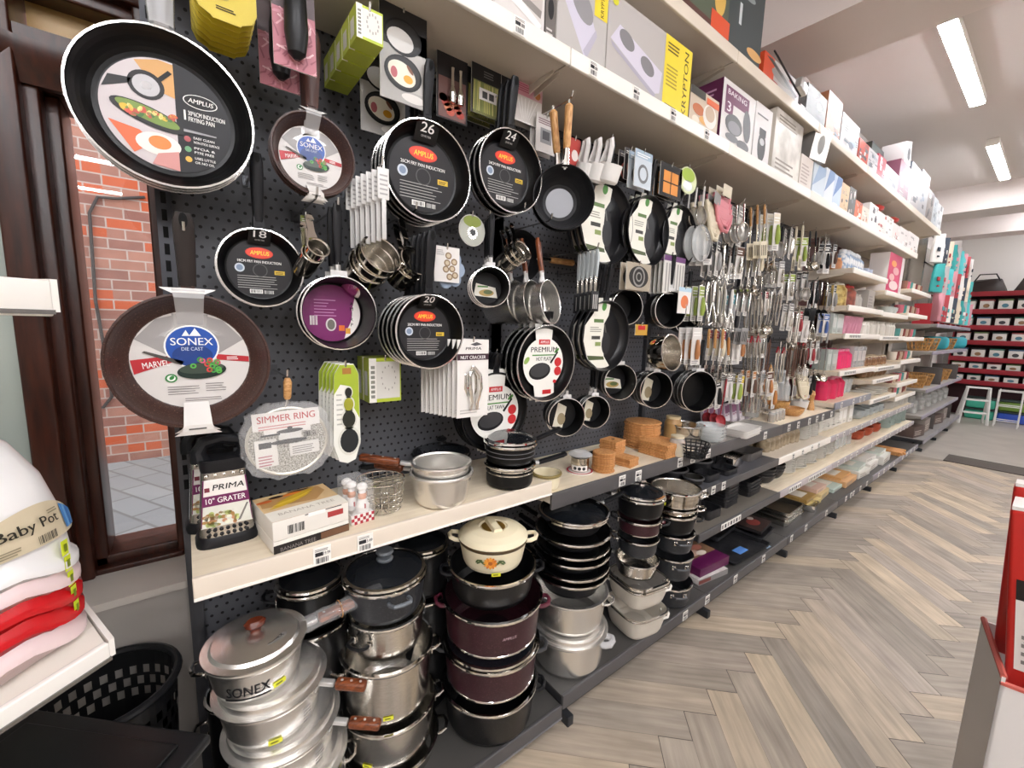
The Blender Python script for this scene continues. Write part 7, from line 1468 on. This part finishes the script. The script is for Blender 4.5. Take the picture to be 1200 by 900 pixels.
for (z, kind, cat, m, lm, n, s, lab) in ((1.6705, 'bowl', 'dish', K('c2c9c5', .3), None, 4, .06, 'grey green dish, %s beyond the magenta box'), (1.4555, 'jar', 'jar', K('d0cbc2', .3), K('b5b0a8', .3), 8, .055, 'pale lidded pot, %s on the middle shelf of the sixth bay'), (1.1655, 'jar', 'jar', noisy('amber_jar', '6a4630', 'a5805a', 16, .25), K('c9b59a', .4), 12, .036, 'amber brown jar, %s on the white ticketed sixth bay shelf'), (1.0505, 'bowl', 'dish', BRN, None, 6, .05, 'brown glazed dish, %s in the sixth bay'), (.8605, 'plate', 'plate', CER, None, 4, .09, 'white platter, %s in the sixth bay'), (Z4, 'bowl', 'bowl', K('a9b0b2', .3), None, 5, .07, 'grey bowl, %s low in the sixth bay'), (Z5, 'bowl', 'bowl', K('a84a2e', .35), None, 3, .08, 'rust red bowl, %s low in the sixth bay')):
    fill_row(kind, lab, cat, 5.05 if z != 1.6705 else 5.62, 5.93, -.25, z, n, s, m, lab.split(',')[0]+' row', 3 if kind in ('bowl', 'plate') else 1, .018, lm)
MUGC = ('8a5a4a', 'c96a7a', '4a8f8a', 'd9cfc2', '7a3a34', 'b5a08a')
def mug(label, x, y, z, m, group):
    t = thing('mug', label, 'mug', (x, y, z), RZ(random.uniform(-30, 30)), group); MB().lathe([(0, 0), (.034, 0), (.040, .02), (.042, .09), (.039, .09), (.036, .006), (0, .006)], m, 18).build('body', t)
    b = MB(); b.tube([(.040, 0, .075), (.062, 0, .075), (.070, 0, .05), (.060, 0, .022), (.039, 0, .02)], .006, m, 6); b.build('handle', t)
for r, z in enumerate((1.9505, 1.7005, 1.4505, 1.2005, .9505, .8005)):
    for i in range(7): mug('%s mug, %s along the %s mug shelf of the seventh bay' % (['brown', 'rose', 'teal', 'cream', 'dark red', 'beige'][(i+r) % 6], ORD[i], ['top', 'second', 'third', 'fourth', 'fifth', 'lowest'][r]), 6.08+.125*i, -.28, z, K(MUGC[(i+r) % 6], .3), None)
for z, lab in ((Z4, 'upper'), (Z5, 'lower')): fill_row('plate', 'pale china plate stack, %s on the '+lab+' low shelf of the seventh bay', 'plate', 6.02, 6.95, -.25, z, 4, .10, CER if z == Z4 else K('b5c5c0', .3), lab+' low plates of the seventh bay', 6, .014)
# ================================================================== angled stand with baby potties at the left edge
def PX(x, y, X):
    d = ray(x, y); return CAM+d*((X-CAM.x)/d.x)
AX = Mx((.77, .638, 0), (-.638, .77, 0), (0, 0, 1))
E0 = Vector((-.136, -.50, .925))
st = thing('potty_shelving', 'white angled shelf unit at the left edge carrying baby potties', 'shelving', E0, AX)
PW = K('e9e3d8', .4); PLIP = K('f3efe8', .25)
def pshelf(z, th, d, x1):
    b = MB(); sk = .115 if z == 0 else .0; b.prism([(-.72, 0), (x1, 0), (x1+sk*d/.30, d), (-.72, d)], z-th, z, PW); b.box((x1/2-.36, -.006, z-th/2-.004), (.72+x1, .012, th+.012), PLIP, .003)
    b.prism([(x1, -.01), (x1+.008, -.01), (x1+sk*d/.30+.008, d), (x1+sk*d/.30, d)], z-th-.004, z+.004, PLIP); b.box((x1/2-.36, -.0125, z-th-.004), (.72+x1, .004, .006), K('8e8c8a', .2, .8)); return b.build('shelf', st)
pshelf(0, .022, .30, 0); pshelf(.577, .038, .14, -.02)
b = MB(); b.box((-.70, .15, -.16), (.04, .26, 1.6), PW, .004); b.build('upright', st)
def potty(label, z, m, top=False, dz=0):
    t = thing('baby_potty', label, 'potty', E0+AX @ Vector((-.165, .190, z)), AX @ Matrix.Diagonal((1.28, 1.28, 1.25)))
    n = 48
    def ring(a, b_, h, p=3.4, back=0.0, wav=0.0):
        o = []
        for j in range(n):
            q = 2*PI*j/n; c, s = math.cos(q), math.sin(q); x = a*math.copysign(abs(c)**(2/p), c); y = b_*math.copysign(abs(s)**(2/p), s)
            o.append((x, y, h+back*max(0, .35-x/.17)**1.4+wav*math.exp(-((x-.06)/.045)**2)))
        return o
    b = MB()
    b.loft([ring(.158, .128, .000, wav=.022), ring(.163, .132, .002, wav=.022), ring(.163, .132, .012, wav=.022), ring(.157, .127, .018, wav=.022), ring(.152, .122, .075, wav=.010), ring(.140, .112, .125, back=.015), ring(.118, .096, .170, back=.05), ring(.100, .082, .188, back=.075), ring(.088, .070, .185, back=.08), ring(.07, .055, .14, back=.04), ring(.05, .04, .05), ring(.02, .02, .045)], m, caps=True)
    b.build('body', t, angle=60); return t
PWH = K('f1efee', .16); PPK = K('ead2d2', .2); PRD = K('c8161e', .22)
potty('red potty visible as a thin band, lower of the two red ones', .034, PRD); potty('white potty at the bottom of the potty stack', .0005, PPK); potty('red potty in the middle of the stack', .064, PRD); potty('pale pink potty directly under the topmost white one', .094, PPK)
tp = potty('topmost white baby potty with the printed oval sticker', .122, PWH)
def pot_surface(u, v):                              # u: angle, v: height on the skirt
    k = (v-.018)/.107; a = .152-.012*max(0, (v-.075)/.05) if v > .075 else .157-.005*(v-.018)/.057; b_ = a-.030
    c, s = math.cos(u), math.sin(u); return Vector((a*math.copysign(abs(c)**(2/3.4), c), b_*math.copysign(abs(s)**(2/3.4), s), v))
def skin(fn, u0, v0, name, par, off=.0012):
    tm = MB(); fn(tm); b = MB()
    for x, y, z in tm.v:
        u = u0+x/.15; p = pot_surface(u, v0+y); nrm = Vector((math.cos(u), math.sin(u), .15)); b.v.append(tuple(p+nrm*(off+.0045+z)))
    for f, i in zip(tm.f, tm.mi): b.f.append(f); b.mi.append(b.mat(tm.mats[i]))
    b.build(name, par)
def potlabel(t):
    W_, H_ = .085, .050; n = 24
    for i in range(n):
        x0, x1 = -W_+2*W_*i/n, -W_+2*W_*(i+1)/n; h0, h1 = (H_*math.sqrt(max(0, 1-(x/W_)**2)) for x in (x0, x1))
        t.poly([(x0, 0), (x1, 0), (x1, h1*1.0), (x0, h0)], K('cfc1a4', .45), 1)
        if x0 > W_*.45: t.poly([(x0, h0*.12), (x1, h1*.12), (x1, h1*.9), (x0, h0*.9)], K(['3f7fc4', '6aa5dc', '2f6ab5'][i % 3], .4), 3)
    t.text('Baby Pot', -.050, .018, .016, K('2c2820', .5), 4, w=.075, bold=1); t.bars(-.012, .003, .016, .013, K('3a362e', .5), 4); t.lines(-.06, .003, -.03, .012, 3, K('8a8068', .5), 4); t.lines(.012, .034, .032, .040, 2, K('8a8068', .5), 4)
skin(potlabel, -PI/2+.50, .050, 'printed_label', tp)
for i in range(5):
    def yst(t): strip_rect(t, -.008, -.010, .008, .010, K('d9e62a', .45), 2, 4); t.rect(-.004, -.005, .003, .005, K('7a8a1a', .5), 4)
    b = MB(); tm = MB(); yst(tm)
    zz = .135-.022*i; u0 = -.92+.02*i
    for x, y, z in tm.v:
        u = u0+x/.15; p = pot_surface(u, .03); r_ = Vector((math.cos(u), math.sin(u), 0)); b.v.append(tuple(Vector((p.x, p.y, 0))+r_*(.006+z)+Vector((0, 0, zz-.10+y))))
    for f, k in zip(tm.f, tm.mi): b.f.append(f); b.mi.append(b.mat(tm.mats[k]))
    b.build('price_sticker', tp)
# black bin with a lattice rim and the dark tub in front of it
cb = Vector((-.195, -.150, 0)); t = thing('laundry_basket', 'round black plastic basket with a lattice band under the sill', 'basket', cb)
b = MB(); n = 56; hs = [0.0, .30, .47, .492, .500, .522, .530, .552, .560, .60]; Rb = lambda z: .104+.026*z/.60
for i in range(len(hs)-1):
    for j in range(n):
        win = hs[i] in (.47, .500, .530) and j % 2 == (i//2) % 2
        if win: continue
        a0, a1 = 2*PI*j/n, 2*PI*(j+1)/n
        b.add([(Rb(hs[i])*math.cos(a0), Rb(hs[i])*math.sin(a0), hs[i]), (Rb(hs[i])*math.cos(a1), Rb(hs[i])*math.sin(a1), hs[i]), (Rb(hs[i+1])*math.cos(a1), Rb(hs[i+1])*math.sin(a1), hs[i+1]), (Rb(hs[i+1])*math.cos(a0), Rb(hs[i+1])*math.sin(a0), hs[i+1])], [(0, 1, 2, 3)], K('161617', .4))
b.lathe([(0, .002), (.108, .002)], K('161617', .4), n); b.build('lattice_body', t)
b = MB(); b.tube([(.132*math.cos(2*PI*j/36), .132*math.sin(2*PI*j/36), .60) for j in range(36)], .009, K('1d1d1f', .35), 8, closed=True); b.build('rim', t)
ca = Q(105, 832, .62); cb2 = Q(248, 852, .62); dv = (cb2-ca); L_ = dv.length; ang_ = math.degrees(math.atan2(dv.y, dv.x)); R_ = RZ(ang_)
t = thing('storage_tub', 'black lidded tub in the bottom left corner before the lattice basket', 'tub', (ca+cb2)/2+R_ @ Vector((-.06, -.165, 0)), R_)
b = MB(); b.box((0, 0, -.32), (L_+.08, .26, .60), K('121213', .4), .02); b.build('body', t); b = MB(); b.box((0, 0, -.012), (L_+.14, .31, .022), K('19191b', .38), .008); b.box((0, 0, .002), (L_+.06, .24, .008), K('151516', .4), .004); b.build('lid', t)
# ================================================================== display bin of red packs at the right edge
A1, A2 = Vector((1.60, -1.361)), Vector((1.36, -1.410)); ex = (A1-A2).normalized(); ey = Vector((-ex.y, ex.x)); RB = Mx((ex.x, ex.y, 0), (ey.x, ey.y, 0), (0, 0, 1))
t = thing('display_bin', 'white cardboard display bin at the right edge holding red packs', 'display bin', (A2.x, A2.y, 0), RB)
CARDW = K('d6d2d0', .55); CARDE = K('b9564a', .6); b = MB(); Lx, Ly, Hh, th = (A1-A2).length, .42, .735, .006
for c, d in (((Lx/2, -th/2, Hh/2), (Lx, th, Hh)), ((Lx/2, -Ly+th/2, Hh/2), (Lx, th, Hh)), ((th/2, -Ly/2, Hh/2-.01), (th, Ly, Hh-.02)), ((Lx-th/2, -Ly/2, Hh/2), (th, Ly, Hh)), ((Lx/2, -Ly/2, .62), (Lx-.014, Ly-.014, .006))): b.box(c, d, CARDW)
b.build('carton_wall', t)
b = MB()
for p, q in (((0, -th/2, Hh), (Lx, -th/2, Hh+.004)), ((th/2, -Ly, Hh-.018), (th/2, 0, Hh-.016))): b.tube([p, q], .006, CARDE, 6)
b.build('red_trim', t)
def redpack(label, x, y, z, h, w, d, rz, lab=True, tilt=0):
    t = thing('red_pack', label, 'pack', (x, y, z), RZ(rz) @ RX(-tilt)); b = MB(); b.box((0, 0, h/2), (w, d, h), K('c3261f', .35), .008)
    b.box((0, 0, h+.002), (w*.96, d*.96, .008), K('e3dcd8', .5)); b.build('pack_body', t)
    if lab:
        b = MB(); b.at(T3((-w/2-.0008, 0, h*.5), SIDE))
        b.rect(-d*.42, -h*.36, d*.46, h*.02, K('dcd6d2', .45), 1); b.rect(-d*.42, h*.02, d*.46, h*.13, K('231c1b', .45), 1); b.text('V', -d*.05, h*.05, h*.05, K('d9d2ce', .5), 2, w=d*.16); b.text('Bed', -d*.30, -h*.06, h*.035, K('2a2524', .5), 2, w=d*.35); b.lines(-d*.36, -h*.32, d*.2, -h*.14, 4, K('7a7472', .5), 2)
        b.ell(-d*.2, -h*.20, d*.14, h*.012, K('4a4442', .5), 3); b.build('printed_label', t)
pt, pb = PX(1182, 592, 1.40), PX(1175, 805, 1.40); tl = math.degrees(math.atan2(pt.y-pb.y, pt.z-pb.z)); rzb_ = math.degrees(math.atan2(ex.y, ex.x))
redpack('red pack with black and white label, front one in the display bin', 1.455, pb.y-.082, pb.z, (pt-pb).length, .10, .16, 0, True, tl)
pt, pb = PX(1186, 567, 1.53), PX(1165, 735, 1.53); tl = math.degrees(math.atan2(pt.y-pb.y, pt.z-pb.z))
redpack('red pack behind the labelled one in the display bin', 1.56, pb.y-.080, pb.z-.06, (pt-pb).length+.06, .05, .15, 0, False, tl)
# ================================================================== far end: soft toys, baskets, red shelving
TOY = [('white', 'dfdbd6'), ('teal', '2f9a98'), ('pink', 'c98a94'), ('navy', '2a3442'), ('grey', 'a9a7a6'), ('red', 'a8323a'), ('cream', 'd8cbb4'), ('aqua', '4fb5b8')]
def towel(label, x, y, z, w, h, m, m2):
    t = thing('hanging_cloth', label, 'cloth', (x, y, z), RZ(random.uniform(-25, 25)))
    b = MB(); rings = []
    for k in range(7):
        zz = -h*k/6; ww = w*(.35+.65*min(1, k/2.2)); rings.append([(ww/2*math.cos(2*PI*j/20)*(1+.06*math.sin(6*PI*j/20+k)), .045*math.sin(2*PI*j/20)*(1+.25*math.cos(8*PI*j/20)), zz) for j in range(20)])
    b.loft(rings, m); b.build('fabric', t)
    b = MB(); b.box((0, -.04, -h*.55), (w*.7, .012, h*.14), m2, .003); b.box((0, -.04, -h*.8), (w*.6, .012, h*.06), m2, .003); b.build('printed_band', t); return t
k = 0
for r, (z, ys) in enumerate(((2.72, -.30), (2.36, -.34), (2.0, -.38))):
    for i in range(9):
        c1, c2 = TOY[(i*3+r) % 8], TOY[(i*5+r*2+3) % 8]
        towel('%s cloth with %s band, %s along the %s hanging row past the mat' % (c1[0], c2[0], ORD[i], ['top', 'middle', 'lower'][r]), 7.50+.33*i, ys, z, .26, .34, K(c1[1], .7), K(c2[1], .6))
hb = MB()
for z in (2.73, 2.37, 2.01): hb.box((8.83, -.20, z+.02), (2.9, .02, .02), WIRE)
hb.box((7.42, -.11, 2.38), (.03, .2, .9), WIRE); hb.box((10.24, -.11, 2.38), (.03, .2, .9), WIRE); tag(hb.build('hanging_rail'), 'steel rail frame from which the far cloths hang', 'rail')
for r, (z, nm) in enumerate(((1.6205, 'top'), (1.2805, 'second'), (.8005, 'third'), (.4605, 'fourth'), (.1625, 'base'))):
    for i in range(6):
        x = 7.55+.48*i; lab = '%s along the %s far shelf'
        if r in (1, 2) and i % 3 != 2: basket('wicker_basket', 'tan wicker basket, '+lab % (ORD[i], nm), 'basket', (x, -.26, z), .13, .16, WICK, 3, 14)
        elif r == 1: b = MB(); b.box((0, 0, .10), (.34, .26, .18), K('2f98a5', .6), .06); tag(b.build('cushion', None, (x, -.27, z), RZ(10*i)), 'teal cushion, '+lab % (ORD[i], nm), 'cushion')
        elif r == 0: carton('red_white_box', 'red and white box, '+lab % (ORD[i], nm), .16, .18, .26, (x, -.26, z), None, K('d5cfca', .5), pkg('d8d2cd', [('r', -.5, -.5, .5, -.05, 'b8303a')]), pkg('b8303a', []), cat='box')
        elif r == 3: jar('vase', 'smoky glass vase, '+lab % (ORD[i], nm), 'vase', (x, -.26, z), .08, .24, noisy('smoke', '8a8a86', 'c5c4c0', 8, .2), neck=.6)
        else: carton('slate_box', 'dark slate box pile, '+lab % (ORD[i], nm), .36, .30, .14+.04*(i % 3), (x, -.25, z), RZ(8*(i % 3)-8), K(['5a4a44', '8a8078', '4b4542'][i % 3], .6), pkg(None, [('l', -.4, -.3, .3, .2, 3, 'b5a99c')]))
# white folding steps and wire stand at the end of the far shelves
t = thing('step_ladder', 'white folding steps leaning at the end of the far shelves', 'steps', (10.62, -.62, 0), RZ(15)); WP = K('dcdad6', .45)
for s in (-1, 1):
    b = MB(); b.tube([(0, s*.17, 0), (-.02, s*.13, .64)], .022, WP, 6); b.build('leg', t); b = MB(); b.tube([(.30, s*.17, 0), (.0, s*.13, .62)], .018, WP, 6); b.build('leg', t)
for z in (.2, .42, .63):
    b = MB(); b.box((0, 0, z), (.12, .28, .025), WP, .004); b.build('step', t)
t = thing('wire_stand', 'white wire stand beside the folding steps', 'stand', (10.85, -.98, 0)); b = MB()
for x in (-.12, .12):
    for y in (-.13, .13): b.tube([(x, y, 0), (x, y, .62)], .010, WP, 6)
for z in (.1, .35, .6): b.tube([(-.12, -.13, z), (.12, -.13, z), (.12, .13, z), (-.12, .13, z)], .008, WP, 5, closed=True)
b.build('frame', t)
# red shelving across the far end
RS = K('8e1f2a', .4); RD = K('3a1116', .6); t = thing('red_shelving', 'dark red metal shelving across the far end of the shop', 'shelving', (11.5, 0, 0))
b = MB(); b.box((.36, -1.9, 1.16), (.02, 3.6, 2.3), RD); b.build('back_panel', t)
RZs = [2.289, 1.974, 1.687, 1.415, 1.111, .898, .684]
for z in RZs:
    b = MB(); b.box((.18, -1.9, z-.02), (.35, 3.6, .025), RD); b.box((.0, -1.9, z-.03), (.015, 3.6, .085), RS, .004); b.build('shelf', t)
for y in (-.11, -1.3, -2.5, -3.69):
    b = MB(); b.box((.20, y, 1.16), (.30, .02, 2.32), RS); b.build('upright', t)
LID = ['3a4a46', '2f6a5a', '8a3a3a', '3a5a7a', '5a6a3a', '2a2a2e']
for r, z in enumerate(RZs[1:]):
    hgt = [.20, .17, .17, .18, .13, .12][r]
    for i in range(14):
        y = -.24-.225*i; w = .17
        b = MB(); b.box((0, 0, hgt*.42), (.16, w, hgt*.84), K(['dcd8d2', 'cfcac4', 'd6d2cc'][i % 3], .45), .008); b.box((0, 0, hgt*.90), (.17, w+.008, hgt*.14), K(LID[(i*2+r) % 6], .45), .006)
        b.at(T3((-.0805, 0, hgt*.40), SIDE)); b.ell(0, 0, w*.24, hgt*.18, K(['3a3a3c', '8a6a4a', '4a7a8a'][(i+r) % 3], .5), 1, 14); b.rect(-w*.4, -hgt*.36, w*.3, -hgt*.28, K('9a948e', .5), 1)
        tag(b.build('lidded_tub', None, (11.62, y, z-.006)), 'white tub with %s lid, %s from the corner, %s row of the red shelving' % (['dark', 'green', 'red', 'blue', 'olive', 'black'][(i*2+r) % 6], ORD[i], ['highest', 'second', 'third', 'fourth', 'fifth', 'lowest'][r]), 'tub', 'tubs on the red shelving')
for i in range(5):
    b = MB(); b.M = T3((0, 0, .0)); pts = [[(.16*(1-.06*k*k)*math.cos(q), (.26-.03*k)*math.sin(q)*(1+.1*math.cos(3*q)), .075*k+.02*math.sin(2*q+i)*(k > 0)) for q in [2*PI*j/18 for j in range(18)]] for k in range(4)]
    b.loft(pts, K(['2e2522', '3a2f2b', '241d1b', '41352f', '2b2422'][i], .5)); b.tube([(-.1, -.16, .2), (-.12, -.1, .32), (-.12, .1, .32), (-.1, .16, .2)], .012, K('1d1715', .5), 6)
    tag(b.build('handbag', None, (11.66, -.42-.58*i, 2.285)), 'dark brown bag, %s from the corner on top of the red shelving' % ORD[i], 'bag', 'dark bags on the red shelving')
for i, (y, z, c, nm) in enumerate(((-.62, 0, '3aa58a', 'green'), (-.62, .20, '45b095', 'green'), (-1.02, 0, '2a4fb5', 'blue'), (-1.02, .20, '6f8f3a', 'olive'), (-1.42, 0, 'c9c4bd', 'pale'), (-1.42, .20, '5f9a3a', 'leaf green'), (-1.82, 0, '3aa58a', 'green'), (-1.82, .2, '2a4fb5', 'blue'))):
    t = thing('plastic_tub', '%s plastic tub, %s of the pair %s in from the corner' % (nm, 'upper' if z else 'lower', ORD[i//2]), 'tub', (11.50, y, z)); b = MB(); b.box((0, 0, .085), (.28, .36, .165), K(c, .35), .03); b.build('body', t); b = MB(); b.box((0, 0, .18), (.30, .38, .025), K('2c3a36', .4), .008); b.build('lid', t)
